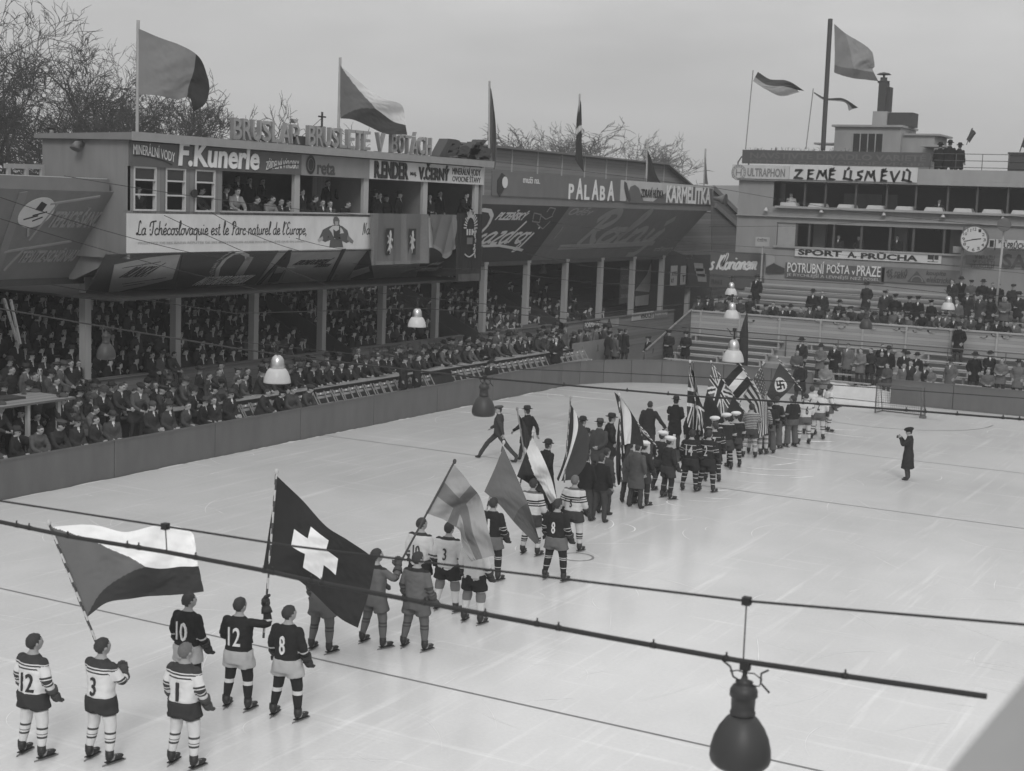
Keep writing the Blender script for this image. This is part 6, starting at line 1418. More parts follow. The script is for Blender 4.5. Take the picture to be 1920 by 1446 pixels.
for (px, py, key, g_, hk), lab in zip(upp, uw): onlooker(px, py, key, g_, hk, 'onlooker ' + lab, 'onlookers on the upper terrace')
for px, py, key, g_, lab in ((1764,268,'stand',.016,'man in black on the clubhouse roof, left of three at the railing'), (1782,264,'clasp',.018,'man in dark coat on the clubhouse roof, middle of three'), (1800,269,'turnL',.02,'hatted man on the clubhouse roof holding a small flag pole')):
    p = ony(px, py, YC+.5); person(key, (p[0], YC+.5, 10.06), rad(R_.uniform(-30, 30)), g_, 'fedora', .02, lab, None, (p[2]-10.06)/1.80)
for px, py, key, g_, lab in ((1484,362,'stand',.45,'waiter in white behind the left of the upper window strip'), (1762,374,'turnL',.04,'guest behind the upper windows right of the middle'), (1573,441,'stand',.03,'man at the lower window strip, left of two'), (1611,443,'clasp',.02,'man at the lower window strip, middle'), (1683,442,'stand',.02,'man with white collar at the lower window strip')):
    p = ony(px, py, YC+.9); person(key, (p[0], YC+.9, p[2]-1.77), rad(180), g_, None, 0, lab)
# ------------------------------------------------------------------ the roofed crowd: one mass in the shade
def low_tpl(hk, **kw):
    P = Pose(**kw); mb = body(P, .05, dict(hem=.95 if kw.get('seated') else .58), hands=False)
    if hk:
        hm = hat_mesh(hk); v, fs = arr(hm); bpy.data.meshes.remove(hm); up = .055; mb.add([P.hc + P.HR @ (p + np.array((0,0,up))) for p in v], fs, 6, True)
    return np.array(mb.v), mb.f, np.array(mb.m)
LOWS = [low_tpl(h, seated=True, arms=('lap','lap'), lean=l, turn=t_) for h, l, t_ in (('fedora',4,0),('cap',6,20),(None,5,-25),('bowler',8,10),(None,12,25),('fedora',10,-20))]
CC = [mat('crowd_coat_%d' % i, g_, .95, .2, 7, spec=.1) for i, g_ in enumerate((.020,.030,.042,.060,.085))]
CM = CC + [TROU, mat('crowd_skin', .46, .7), HAIR, SHIRT, SHOE, mat('crowd_hat_dark', .025, .95), mat('crowd_hat_grey', .06, .95)]
mbc = MB(); rr = random.Random(12); cnt = 0
def crowd_at(x, y, z, hd):
    global cnt
    v, fs, mi = rr.choice(LOWS); c_, s_ = math.cos(hd), math.sin(hd); k = rr.uniform(.93, 1.05)
    V = np.stack((x + (v[:, 0]*c_-v[:, 1]*s_)*k, y + (v[:, 0]*s_+v[:, 1]*c_)*k, z + v[:, 2]*k), 1); b0 = len(mbc.v); mbc.v.extend(map(tuple, V.tolist()))
    cs = rr.randrange(5); hs = 10 + rr.randrange(2); rm = {0: cs, 1: 5, 2: 6, 3: 7, 4: 8, 5: 9, 6: hs}
    mbc.f.extend([tuple(i+b0 for i in f) for f in fs]); mbc.m.extend([rm[int(i)] for i in mi]); mbc.sm.extend([True]*len(fs)); cnt += 1
for k in range(10):
    x = XP - .25 - .78*k - .30; z = 1.25 + .30*k
    y = 24.5 + k*.4 + rr.uniform(0, .5)
    while y < 78:
        full = .93 if y < 60 else (.9 if k < 5 and y < 69 else (.75 if k < 2 and y < 73 else .12 if y < 74 else 0))
        if any(a-.2 < y < c+.2 for a, c in gaps) and k < 5: full = .1
        if rr.random() < full: crowd_at(x + rr.uniform(-.18, .18), y, z - .12 + rr.uniform(-.08, .14), rad(-90 + rr.uniform(-28, 28)))
        y += rr.uniform(.50, .62)
o = mbc.build('crowd', CM); tag(o, 'dense dark mass of seated spectators in the shade under the grandstand roof', 'crowd', kind='stuff')
# ------------------------------------------------------------------ hockey players
W_, K_ = .62, .022
def team(name, **k): k['name'] = name; return k
T1 = team('pale_yoked', torso=(.60, [(1.385,1.6,.045),(1.345,1.37,.05),(1.30,1.325,.05)]), sleeve=(.60, [(1.36,1.6,.045),(1.17,1.20,.05),(1.115,1.15,.05),(1.07,1.095,.05)]), shorts=.04, hem=.70, sock=(.55, [(.40,.43,.06),(.335,.35,.15),(.28,.31,.06)]), num=.03, glove=.05, nz=.98, nh=.27)
T2 = team('black', torso=(.024, []), sleeve=(.024, [(1.07,1.095,.45)]), shorts=.36, hem=.66, sock=(.024, [(.38,.44,.5)]), num=.62, glove=.03)
T3 = team('grey', torso=(.115, [(1.44,1.6,.03)]), sleeve=(.115, [(1.13,1.17,.055),(1.05,1.09,.055)]), shorts=.10, hem=.62, sock=(.105, [(.42,.45,.05),(.36,.39,.05)]), num=None, glove=.06)
T4 = team('white', torso=(.52, [(1.44,1.6,.04),(.86,.90,.35)]), sleeve=(.52, [(1.05,1.10,.06)]), shorts=.026, hem=.62, sock=(.50, [(.40,.60,.15)]), num=.04, glove=.035, pads=True)
T5 = team('black_ringed', torso=(.022, [(.84,.87,.35)]), sleeve=(.022, [(1.15,1.17,.45),(1.11,1.13,.45),(.99,1.01,.45)]), shorts=.125, hem=.66, sock=(.024, [(.48,.50,.45),(.44,.46,.45),(.26,.28,.45)]), num=.60, glove=.03)
T6 = team('white_black_barred', torso=(.50, [(1.255,1.29,.022),(1.205,1.235,.022),(1.155,1.185,.022),(1.45,1.6,.1)]), sleeve=(.50, [(1.27,1.31,.022),(1.22,1.245,.022),(1.16,1.19,.022)]), shorts=.045, hem=.66, sock=(.45, [(.37,.41,.024),(.31,.345,.024),(.27,.29,.024)]), num=.03, glove=.03)
T7 = team('plain_dark', torso=(.030, []), sleeve=(.030, []), shorts=.045, hem=.60, sock=(.028, [(.33,.35,.35)]), num=.45, glove=.03)
T8 = team('black_white_lined', torso=(.024, [(1.33,1.345,.4),(1.19,1.205,.4),(.86,.93,.42)]), sleeve=(.024, [(1.22,1.24,.42),(1.15,1.17,.42)]), shorts=.03, hem=.58, sock=(.026, [(.48,.50,.42),(.36,.385,.42),(.2,.22,.42)]), num=.42, glove=.03)
T8b = team('black_hemmed', torso=(.024, [(.90,.93,.42),(.855,.88,.42),(1.44,1.6,.3)]), sleeve=(.024, [(1.13,1.15,.42),(1.09,1.11,.42)]), shorts=.05, hem=.58, sock=(.026, [(.46,.49,.42),(.36,.39,.42),(.24,.26,.42)]), num=None, glove=.03)
T9 = team('striped', torso=(.30, [(.86+.055*i,.885+.055*i,.03) for i in range(11)]), sleeve=(.30, [(.9+.055*i,.925+.055*i,.03) for i in range(10)]), shorts=.05, hem=.62, sock=(.38, [(.5,.52,.03),(.45,.47,.03),(.36,.38,.03),(.32,.34,.03)]), num=None, glove=.03)
T10 = team('black_trousered', torso=(.022, []), sleeve=(.022, [(1.12,1.16,.2)]), shorts=.085, hem=.10, sock=(.085, []), num=.55, glove=.04)
T11 = team('white_far', torso=(.50, [(1.22,1.25,.03)]), sleeve=(.50, [(1.25,1.29,.03)]), shorts=.10, hem=.66, sock=(.45, [(.40,.44,.03),(.31,.35,.03)]), num=.03, glove=.05)
SKINM = SKIN
def jersey(P, T, vox):
    mb = MB(); torso(mb, P, [(.84,.192,.150,0),(.93,.198,.152,0),(1.05,.188,.142,0),(1.2,.200,.148,.008),(1.33,.208,.145,.004),(1.40,.195,.125,-.005),(1.45,.145,.105,-.012),(1.485,.098,.09,-.012),(1.505,.080,.080,-.012)])
    for A in P.arms: limb(mb, A[:3], (.070,.068,.054))
    me = remesh(mb, vox, 2); v, fs = arr(me); v = rumple(v, .010, 6.5, R_.uniform(0, 50)); me.vertices.foreach_set('co', v.ravel()); R0 = P.iT(v); band = R0[:, 2].copy(); isarm = np.zeros(len(v), bool)
    for A in P.arms:
        d0, t0 = seg_d(v, A[0], A[1]); d1, t1 = seg_d(v, A[1], A[2]); L0 = np.linalg.norm(A[1]-A[0]); L1 = np.linalg.norm(A[2]-A[1])
        s_ = np.where(d0 < d1, t0*L0, L0+t1*L1); dm = np.minimum(d0, d1); ok = (dm < .092) & (s_ > .06) & (np.abs(R0[:, 0]) > .165 + .02*(R0[:, 2] < 1.3))
        raised = A[2][2] > P.T((0,0,1.30))[2]
        ok |= (dm < .09) & (s_ > .16) & (np.abs(R0[:, 0]) > .16) if not raised else (dm < .09) & (s_ > .12)
        band[ok] = 1.42 - s_[ok]; isarm |= ok
    C = np.array([isarm[list(f)].mean() for f in fs])
    out_ = me; out_.polygons.foreach_set('material_index', (C > .5).astype(int)); at = out_.attributes.new('band', 'FLOAT', 'POINT'); at.data.foreach_set('value', band.astype(np.float32)); out_.update()
    out_.materials.append(bands('jersey_'+T['name'], *T['torso'])); out_.materials.append(bands('sleeve_'+T['name'], *T['sleeve'])); return out_
def stocking(L_, T, pads):
    pts = [L_[0], L_[1], L_[2]]; Q = []; R = []
    prof = [(.30,.090),(.42,.078),(.5,.076 if not pads else .088),(.58,.068 if not pads else .082),(.68,.069),(.8,.060),(.92,.048),(1.,.047)]
    for f, r_ in prof:
        g_ = f*2; a = pts[0]*(1-g_)+pts[1]*g_ if g_ <= 1 else pts[1]*(2-g_)+pts[2]*(g_-1); Q.append(a); R.append((r_, r_*1.06))
    Q2, R2 = [], []
    for i in range(len(Q)-1):
        for k in range(3): f = k/3; Q2.append(Q[i]*(1-f)+Q[i+1]*f); R2.append(tuple(np.array(R[i])*(1-f)+np.array(R[i+1])*f))
    Q2.append(Q[-1]); R2.append(R[-1]); mb = MB().tube(Q2, R2, 14); me = mb.mesh('stocking')
    at = me.attributes.new('band', 'FLOAT', 'POINT'); at.data.foreach_set('value', np.array([p[2] for p in mb.v], np.float32)); me.materials.append(bands('sock_'+T['name'], *T['sock'])); return me
BLADE = mat('skate_steel', .30, .3, .05, metal=.8)
def skate(L_, lift):
    d = (L_[3]-L_[2])*np.array((1,1,0)); d /= np.linalg.norm(d); h_ = L_[2]*np.array((1,1,0)); z0 = L_[3][2]
    mb = MB(); an = math.atan2(d[1], d[0]) - math.pi/2; R = rotz(an)
    mb.ell(h_ + d*.0 + (0,0,z0+.012), (.044,.055,.046), 12, 8, 0, R); mb.ell(h_ + d*.10 + (0,0,z0+.0), (.048,.115,.042), 14, 8, 0, R); mb.tube([L_[2]+(0,0,.07), L_[2]-(0,0,.02), h_ + (0,0,z0+.01)], [(.056,.056),(.054,.058),(.046,.05)], 12)
    for k in range(4): c = h_ + d*(.045+.03*k) + (0,0,z0+.052-.008*k); s_ = np.array((-d[1], d[0], 0)); mb.tube([c-s_*.03, c+s_*.03], .006, 4, 1)
    mb.beam(h_ - d*.055 + (0,0,z0-.045), h_ + d*.20 + (0,0,z0-.045), .075, .012)
    bl = MB(); zz = z0-.05
    bl.beam(h_ - d*.11 + (0,0,zz-.028), h_ + d*.25 + (0,0,zz-.028), .006, .026)
    for f in (-.03, .15): bl.tube([h_ + d*f + (0,0,zz+.005), h_ + d*f + (0,0,zz-.02)], .018, 6)
    return mb, bl
def glove(A, side, gm):
    w_, d = A[2], A[3]; mb = MB(); f = (A[2]-A[1])/np.linalg.norm(A[2]-A[1])
    mb.tube([w_-f*.11, w_-f*.05, w_-f*.0], [.082,.074,.060], 12); mb.ell(w_+d*.05, (.066,.066,.066), 12, 8); mb.ell(w_+d*.09, (.063,.058,.063), 12, 8)
    fingers(mb, w_, d, side, 0, .024, .8, 1.3); return mb.mesh('glove')
_body = {}
def player(px, py, T, num, hd, label, arms=('thumb','thumb'), stance=.07, turn=0., nod=0., hatk=None, hatg=.6, H=1.80, lean=0., vox=.02, fair=False, wide=1.0, numx=0.0, grp=None, scalen=1.0):
    P = Pose(arms=arms, stance=stance, turn=turn, nod=nod, lean=lean, wide=wide); lift = .048
    g_ = onz(px, py, H); o = empty('person', (g_[0], g_[1], 0), rad(hd), label, 'person', grp); s_ = H/(1.78+lift+(.05 if hatk else 0)); o.scale = (s_*1.13, s_*1.13, s_)
    off = Vector((0, 0, lift))
    def put(name, me, par, mats=None):
        q = link(name, me, par, mats)
        if par is o: q.location = off
        return q
    mb = body(P, .022, None, hands=False); me = mb.mesh('body'); bd = put('body', me, o, [COAT, TROU, SKIN, HAIRL if fair else HAIR, SHIRT, SHOE])
    jm = jersey(P, T, vox); jo = put('jersey', jm, o)
    sm = MB(); k_ = .026 if T['name'] not in ('white','black_lined') else .0
    torso(sm, P, [(.74,.185+k_,.15+k_,0),(.86,.19+k_,.152+k_,0),(.955,.182+k_,.142+k_,0)])
    for L_ in P.legs:
        top = L_[0]; f = (.93-T['hem'])/.42; f = min(f, 2.0); e = top*(1-f)+L_[1]*f if f <= 1 else L_[1]*(2-f)+L_[2]*(f-1)
        if f <= 1.05: sm.tube([top+(0,0,.02), top*.5+e*.5, e], [(.122,.12),(.132,.128),(.142,.136)], 14)
        else: sm.tube([top+(0,0,.02), L_[1]*.5+top*.5, L_[1], L_[1]*.4+L_[2]*.6, L_[2]+(0,0,-.02)], [.118,.108,.098,.098,.104], 14)
    shm = remesh(sm, .022, 2); shm.vertices.foreach_set('co', rumple(arr(shm)[0], .014, 7.0, R_.uniform(0, 50), .7).ravel()); put('shorts' if T['hem'] > .2 else 'trousers', shm, o, G('shorts_%d' % round(T['shorts']*1000), T['shorts'], .95, noise=.15, scale=6, spec=.1))
    for sx, L_, A in zip((1, -1), P.legs, P.arms):
        if T['hem'] > .2: put('stocking', stocking(L_, T, T.get('pads')), o)
        bm_, bl = skate(L_, lift); bo = put('skate', bm_.mesh('skate'), o, [SHOE, mat('laces', .3)]); link('blade', bl.mesh('blade'), bo, BLADE)
        put('glove', glove(A, sx, None), o, G('glove_%d' % round(T['glove']*1000), T['glove'], .7, noise=.2, scale=8))
    if num is not None and T['num'] is not None:
        v, fs = arr(jm); bvh = BVHTree.FromPolygons([Vector(p) for p in v], fs); nm = MB(); wd = (.04 if num == '1' else .085 if len(num) == 1 else .15)*scalen; hg = T.get('nh', .30)*scalen
        pn = Plane((0, 0, 0), (1, 0, 0), (0, 0, 1)); text_mb(nm, pn, num, numx-wd/2-(.02 if len(num) > 1 else .0), T.get('nz', 1.04)+P.dz, numx+wd/2+(.02 if len(num) > 1 else 0), T.get('nz', 1.04)+hg+P.dz, off=0, depth=.01, bold=.004)
        nv = []
        for x, y, z in nm.v:
            h_ = bvh.ray_cast(Vector((x, -.8, z)), Vector((0, 1, 0)))[0]; yy = h_.y if h_ is not None else -.12; nv.append((x, yy + (-.020 if y < -.005 else .004), z))
        nm.v = nv; q = link('back_number', nm.mesh('number'), jo, G('number_%d' % round(T['num']*1000), T['num'], .8))
    hb = MB(); nu, nv = 26, 16; sd = R_.uniform(0, 99)          # hair with some volume
    hv = []
    for i in range(nv+1):
        ph = math.pi*i/nv
        for j in range(nu):
            t_ = 2*math.pi*j/nu; q = Vector((math.sin(ph)*math.cos(t_), math.sin(ph)*math.sin(t_), math.cos(ph))); k = 1.07 + .07*mnoise.noise(q*3.5+Vector((sd,0,0))) + .04*mnoise.noise(q*9+Vector((sd,0,0)))
            hv.append((q, P.head((q.x*.083*k, q.y*.105*k-.006, .005+q.z*.118*k))))
    hf = []
    for i in range(nv):
        for j in range(nu):
            f = (i*nu+j, (i+1)*nu+j, (i+1)*nu+(j+1) % nu, i*nu+(j+1) % nu); c = sum((hv[a_][0] for a_ in f), Vector())/4
            if (c.y < .18+.5*max(c.z-.35, 0)*2 and c.z > -.12-.42*(c.y < -.35)) or c.z > .72: hf.append(f)
    hb.add([h[1] for h in hv], hf, 0, True); put('hair', hb.mesh('hair'), o, HAIRL if fair else HAIR)
    if hatk: h_ = hat(hatk, o, P.hc + np.array((0,0,lift)), P.HR, hatg)
    PEOPLE.append(o); return o, P, s_
def world_pt(o, P, p):           # a body point in the place
    m = Matrix.Translation(o.location) @ Matrix.Rotation(o.rotation_euler.z, 4, 'Z') @ Matrix.Diagonal((o.scale[0], o.scale[1], o.scale[2], 1))
    return np.array(m @ Vector([float(x) for x in (np.array(p)+np.array((0,0,.048)))]))
PG_ = 'hockey players lined up by team'
def pl_(*a, **k): k.setdefault('grp', PG_); return player(*a, **k)
pA1 = pl_(62, 1190, T1, '12', 0, 'player in white jersey with dark yoke, number 12, at the lower left corner', turn=-20, vox=.016, numx=.035)
pA2 = pl_(190, 1198, T1, '3', 0, 'player in white jersey with dark yoke, number 3, carrying the white topped flag', arms=('hold','hold'), turn=-15, vox=.016)
pA3 = pl_(347, 1207, T1, '1', 4, 'player in white jersey with dark yoke, number 1, nearest the bottom edge', turn=-15, vox=.016, fair=True)
pB1 = pl_(353, 1113, T2, '10', 0, 'player in black jersey, number 10, below the tip of the white topped flag', turn=-25, vox=.016)
pB2 = pl_(449, 1122, T2, '12', 10, 'player in black jersey, number 12, raising the cross flag with one arm', arms=('up','front'), turn=-15, vox=.016)
pB3 = pl_(541, 1137, T2, '8', 4, 'player in black jersey and pale shorts, number 8, right of the cross flag bearer', turn=-25, vox=.016, stance=.10)
pC1 = pl_(606, 1038, T3, None, 0, 'player in grey mostly hidden behind the cross flag', turn=0)
pC2 = pl_(705, 1030, T3, None, -10, 'player in plain grey holding the light crossed flag’s staff', arms=('holdhi','front'), turn=-20, stance=.13)
pC3 = pl_(783, 1036, T3, None, 0, 'player in plain grey jersey standing right of the staff bearer', turn=-20, stance=.10)
pE1 = pl_(790, 972, T4, '10', 0, 'player in white jersey, small number 10, behind the light flag’s staff', turn=-25, scalen=.7)
pE2 = pl_(842, 980, T4, '3', 5, 'player in white jersey and dark shorts, number 3, with grey knee pads', turn=-10, scalen=.8, stance=.09)
pE3 = pl_(892, 998, T4, None, 0, 'player in white jersey half covered by the drooping light flag', stance=.06)
pF1 = pl_(925, 934, T5, '1', 0, 'player in black ringed jersey left of the plain grey flag', turn=0)
pF2 = pl_(1046, 936, T5, '8', 0, 'player in black ringed jersey and grey shorts, number 8', turn=-15, scalen=.85, stance=.10)
pG1 = pl_(1000, 898, T6, None, 0, 'player in white black barred jersey hidden behind the dark flags')
pG2 = pl_(1078, 892, T6, '5', 2, 'fair haired player in white black barred jersey standing in a painted circle', fair=True, scalen=.6, stance=.08)
pH1 = pl_(1208, 826, T7, '9', -10, 'player in dark jersey, number 9, in a pale cap under the tricolour', hatk='beret', scalen=.8)
pH2 = pl_(1242, 807, T7, '5', -25, 'player in dark jersey, number 5, with white pompom cap', hatk='pompom', scalen=.75, stance=.13)
pH3 = pl_(1256, 817, T7, None, -30, 'player in dark jersey and white cap right behind number 5', hatk='beret')
pI1 = pl_(1298, 806, T8, '14', 0, 'player in black lined jersey, number 14, with big dark gloves', turn=25, stance=.08)
pI2 = pl_(1330, 807, T8, '2', -5, 'player in black lined jersey, number 2', stance=.10)
pI3 = pl_(1341, 792, T8, '7', 20, 'player in black lined jersey turning his head left', turn=50)
pI4 = pl_(1341, 780, T8b, None, 30, 'white capped player behind the lined jerseys, leftmost of three caps', hatk='beret', turn=30)
pI5 = pl_(1363, 774, T8b, None, 30, 'white capped player in black, middle of three caps', hatk='beret', turn=30, stance=.10)
pI6 = pl_(1381, 771, T8b, None, 40, 'white capped player in black, right of three caps', hatk='beret', turn=30)
pJ1 = pl_(1410, 757, T9, None, 20, 'player in finely striped jersey holding the striped flag', arms=('hold','hold'), turn=20)
pJ2 = pl_(1420, 752, T9, None, 10, 'player in striped jersey behind the flag holder')
pJ3 = pl_(1431, 752, T9, None, 10, 'player in striped jersey hidden by the striped flag')
pK1 = pl_(1444, 751, T10, None, 15, 'player in black jersey and grey trousers left of number 10')
pK2 = pl_(1457, 744, T10, '10', -10, 'player in black jersey and grey trousers, number 10, far down the line', turn=0, numx=.0)
pK3 = pl_(1488, 742, T10, None, 60, 'young player in black and grey trousers standing alone, sideways', turn=20)
pL1 = pl_(1512, 738, T11, '6', 40, 'player in white, leftmost of the last team, looking down', nod=25, turn=10)
pL2 = pl_(1523, 724, T11, '6', 10, 'player in white, second of the last team, dark haired')
pL3 = pl_(1538, 731, T11, '2', 10, 'player in white, third of the last team, number 2')
pL4 = pl_(1556, 720, T11, None, -50, 'player in white at the far right end of the line', turn=10)
# ------------------------------------------------------------------ people in street clothes on the ice
tpl('coatback', arms=('behind','down'), stance=.06); tpl('suitback', coat=dict(hem=.82, flare=.0), stance=.06, arms=('thumb','thumb')); tpl('outarm', arms=('out','down'), coat=dict(hem=.72, flare=.02), stance=.05); tpl('camera', arms=('camera','camera'), coat=dict(hem=.40, flare=.05), stance=.02, nod=8, turn=10)
tpl('stridecap', arms=('swing','back'), stride=1.0, coat=dict(hem=.88, flare=-.01), turn=25); tpl('stridehat', arms=('back','swing'), stride=.55, coat=dict(hem=.62)); tpl('cook', coat=dict(hem=.62, flare=.05), arms=('front','front'), stance=.05); tpl('bagman', arms=('front','camera'), coat=dict(hem=.55, flare=.03), stance=.03)
IG = 'people in street clothes on the ice'
def icer(px, py, key, g_, hk, hd, label, h=1.78, hg=.03):
    g0 = onz(px, py, h); me, P = TPL[key]; top = float(P.hc[2])+.115+(.05 if hk else 0); return person(key, (g0[0], g0[1], 0), rad(hd), g_, hk, hg, label, IG, h/top)
icer(937, 759, 'stridecap', .045, 'cap', 100, 'man in cap and short dark jacket striding across the ice', hg=.07)
icer(990, 761, 'stridehat', .022, 'fedora', 75, 'man in black overcoat and hat walking behind the striding man', 1.80)
icer(1027, 824, 'coatback', .022, 'bowler', -20, 'man in bowler hat half hidden between the dark flags')
icer(1092, 781, 'coatback', .025, 'bowler', -30, 'man in bowler hat beside the banded flag')
icer(1098, 803, 'pocket', .022, 'fedora', -60, 'hatted man in profile right of the banded flag', 1.74)
icer(1125, 785, 'coatback', .055, 'fedora', 5, 'broad man in grey overcoat and grey hat seen from behind', 1.84, .07)
icer(1146, 775, 'pocket', .025, 'fedora', -45, 'tall hatted man in dark coat left of the tricolour', 1.86)
icer(1100, 849, 'suitback', .024, None, 5, 'bareheaded man in black suit, left of two, behind the barred jersey')
icer(1128, 851, 'suitback', .022, None, -5, 'bareheaded man in black sweater, right of two, on skates')
icer(1137, 840, 'stand', .06, None, -15, 'man in grey coat close behind the bareheaded pair')
icer(1182, 824, 'cook', .085, 'cap', 0, 'man in grey work coat and dark cap below the tricolour flag', hg=.03)
icer(1196, 831, 'pocket', .08, None, -10, 'man in grey work coat half behind the capped one')
icer(1219, 752, 'outarm', .028, None, 5, 'bareheaded man in dark coat holding one arm out', 1.84)
icer(1268, 743, 'bagman', .022, 'fedora', 15, 'man in dark coat and hat with a shoulder bag', 1.82)
icer(1302, 765, 'stand', .02, None, 0, 'dark coated bearer hidden behind the furled flag')
icer(1335, 742, 'stand', .02, None, 0, 'dark figure standing behind the big dark ensign', 1.76)
icer(1503, 678, 'coatback', .025, None, 0, 'tall man in black coat standing before the opening in the boards', 1.84)
icer(1550, 678, 'clasp', .18, 'cap', 180, 'man in pale trench coat facing the camera near the goal opening', 1.78)
o = icer(1707, 801, 'camera', .028, 'beret', 95, 'woman photographer in long dark coat and beret alone on the ice', 1.66, .02)
P = TPL['camera'][1]; c = (P.arms[0][2]+P.arms[1][2])*.5 + np.array((0,.10,.03))
MB().box(c-np.array((.06,.03,.04)), c+np.array((.06,.03,.04))).lathe([(.02,0),(.024,.05)], c=c, n=8).build('camera_in_hand', BLACK, o)
tag(MB().box((0,0,0),(.09,.24,.20)).build('shoulder_bag', SHOE), 'dark leather bag at the hip of the hatted man', 'bag').location = tuple(onz(1257, 783, 1.05) - np.array((.05,.12,.1)))
tag(MB().box((0,0,0),(.06,.10,.34)).build('placard', BLACK), 'small black placard beside the banded flag', 'placard').location = tuple(onz(1061, 847, .9))
# ------------------------------------------------------------------ flags
FG = 'flags carried by the teams'
def cmr(P, t):
    n = len(P)-1; t = min(max(t, 0), 1)*n; i = min(int(t), n-1); f = t-i; p0 = P[max(i-1, 0)]; p1 = P[i]; p2 = P[i+1]; p3 = P[min(i+2, n)]
    if i == 0: p0 = 2*p1-p2
    if i == n-1: p3 = 2*p2-p1
    return .5*((2*p1)+(-p0+p2)*f+(2*p0-5*p1+4*p2-p3)*f*f+(-p0+3*p1-3*p2+p3)*f**3)
def cloth_mesh(grid, D, pat, nu=56, nv=44, wav=(.04, 1.6, .5), dd=None):
    G_ = [[atd(px, py, D + (dd[j][i] if dd else 0)) for i, (px, py) in enumerate(row_)] for j, row_ in enumerate(grid)]
    fw = RM @ np.array((0, 0, -1.0)); mb = MB(); am, ku, kv = wav; sd_ = R_.uniform(0, 60)
    for j in range(nv+1):
        v_ = j/nv; 
        for i in range(nu+1):
            u = i/nu; p = cmr([cmr(r_, u) for r_ in G_], v_); wr = mnoise.noise(Vector((u*3.2+v_*2.2+sd_, v_*1.3-u*.6, sd_)))*.9 + mnoise.noise(Vector((u*8+v_*6+sd_, v_*2-u*1.5, 7)))*.35 + mnoise.noise(Vector((u*17, v_*15, sd_)))*.12; mb.v.append(tuple(p + fw*am*(math.sin(2*math.pi*(ku*u+kv*v_)) + wr)*min(1, .15+u*2.5)))
    for j in range(nv):
        for i in range(nu): mb.f.append((j*(nu+1)+i, (j+1)*(nu+1)+i, (j+1)*(nu+1)+i+1, j*(nu+1)+i+1)); mb.m.append(pat((i+.5)/nu, (j+.5)/nv)); mb.sm.append(True)
    return mb.mesh('cloth')
def staff_mesh(p, q, r_=.018, spiral=True):
    n = 60; pts = [p+(q-p)*i/n for i in range(n+1)]
    return MB().tube(pts, r_, 8, spiral=(lambda i, j: ((i//2+j//2) % 4) // 2) if spiral else None)
def flag(label, p0, p1, D0, D1, grid, D, greys, pat, wav=(.04,1.6,.5), spiral=True, grp=FG, r_=.020, name='flag', staffg=(.45,.06), dd=None, ball=True, cat='flag', nu=56, nv=44):
    a = atd(p0[0], p0[1], D0); b = atd(p1[0], p1[1], D1); o = empty(name, (0,0,0), 0, label, cat, grp); o.location = tuple(a); off = -Vector(a)
    st = staff_mesh(a, b, r_, spiral)
    if ball: st.ell(b + (b-a)/np.linalg.norm(b-a)*.03, (.035,.035,.05), 10, 8)
    s_ = link('staff', st.mesh('staff'), o, [G('staff_%d' % round(staffg[0]*1000), staffg[0]), G('staff_%d' % round(staffg[1]*1000), staffg[1])]); s_.location = off
    c = link('cloth', cloth_mesh(grid, D, pat, nu, nv, wav, dd), o, [cloth(g_) for g_ in greys]); c.location = off; return o
def czech(u, v): return 0 if u < .5*(1-abs(2*v-1)) else (1 if v < .5 else 2)
def d_of(t): return depth(world_pt(t[0], t[1], (0, .25, 1.2)))
def handpx(t, arm=0):
    q = RM.T @ (world_pt(t[0], t[1], t[1].arms[arm][2]+t[1].arms[arm][3]*.09) - CAM); return (IW/2+FPX*q[0]/-q[2], IH/2-FPX*q[1]/-q[2]), float(-q[2])
h_, dh = handpx(pA2); D = dh
flag('nearest flag, white over black with a grey wedge, streaming above three white players', (200, 1254), (93, 984), D, D, [[(95,988),(165,985),(235,997),(300,984),(350,995),(366,1020)], [(128,1074),(190,1062),(250,1057),(300,1067),(340,1063),(375,1060)], [(162,1158),(205,1128),(255,1122),(300,1119),(350,1113),(384,1108)]], D, (.13, .78, .045), czech, (.10, 1.5, .4), nu=110, nv=84)
h_, dh = handpx(pB2); D = dh
def swiss(u, v): return 1 if (abs(u-.47) < .095 and abs(v-.5) < .30) or (abs(v-.5) < .12 and abs(u-.47) < .235) else 0
flag('large dark flag with a white cross, raised by a black jerseyed player', (h_[0]-4, h_[1]+70), (518, 888), D, D, [[(520,893),(565,938),(612,985),(652,1012),(704,1050)], [(506,982),(552,1010),(598,1036),(640,1070),(692,1112)], [(493,1070),(540,1076),(584,1112),(628,1150),(672,1176)]], D, (.030, .75), swiss, (.10, 1.3, .6), nu=90, nv=70)
h_, dh = handpx(pC2); D = dh
flag('light grey flag with a darker cross, drooping over the white jerseyed players', (h_[0]-10, h_[1]+26), (851, 868), D, D+.3, [[(852,872),(878,903),(899,932),(914,985),(928,1043)], [(826,917),(850,940),(870,962),(880,1008),(898,1048)], [(798,961),(832,976),(860,992),(866,1020),(884,1052)]], D+.25, (.30, .15), lambda u, v: 1 if (.30 < u < .44 or abs(v-.5) < .13) else 0, (.14, 2.2, .8), spiral=False, staffg=(.06,.06))
D = d_of(pF1)
flag('plain mid grey flag with a darker lower half on a spirally striped staff', (905, 985), (944, 832), D, D, [[(944,838),(968,892),(992,950),(1012,1016)], [(927,880),(950,918),(976,962),(1008,1018)], [(908,922),(936,946),(966,982),(1004,1020)]], D-.1, (.125, .085), lambda u, v: 1 if u > .62 else 0, (.06, 1.2, .5))
D = d_of(pG1)
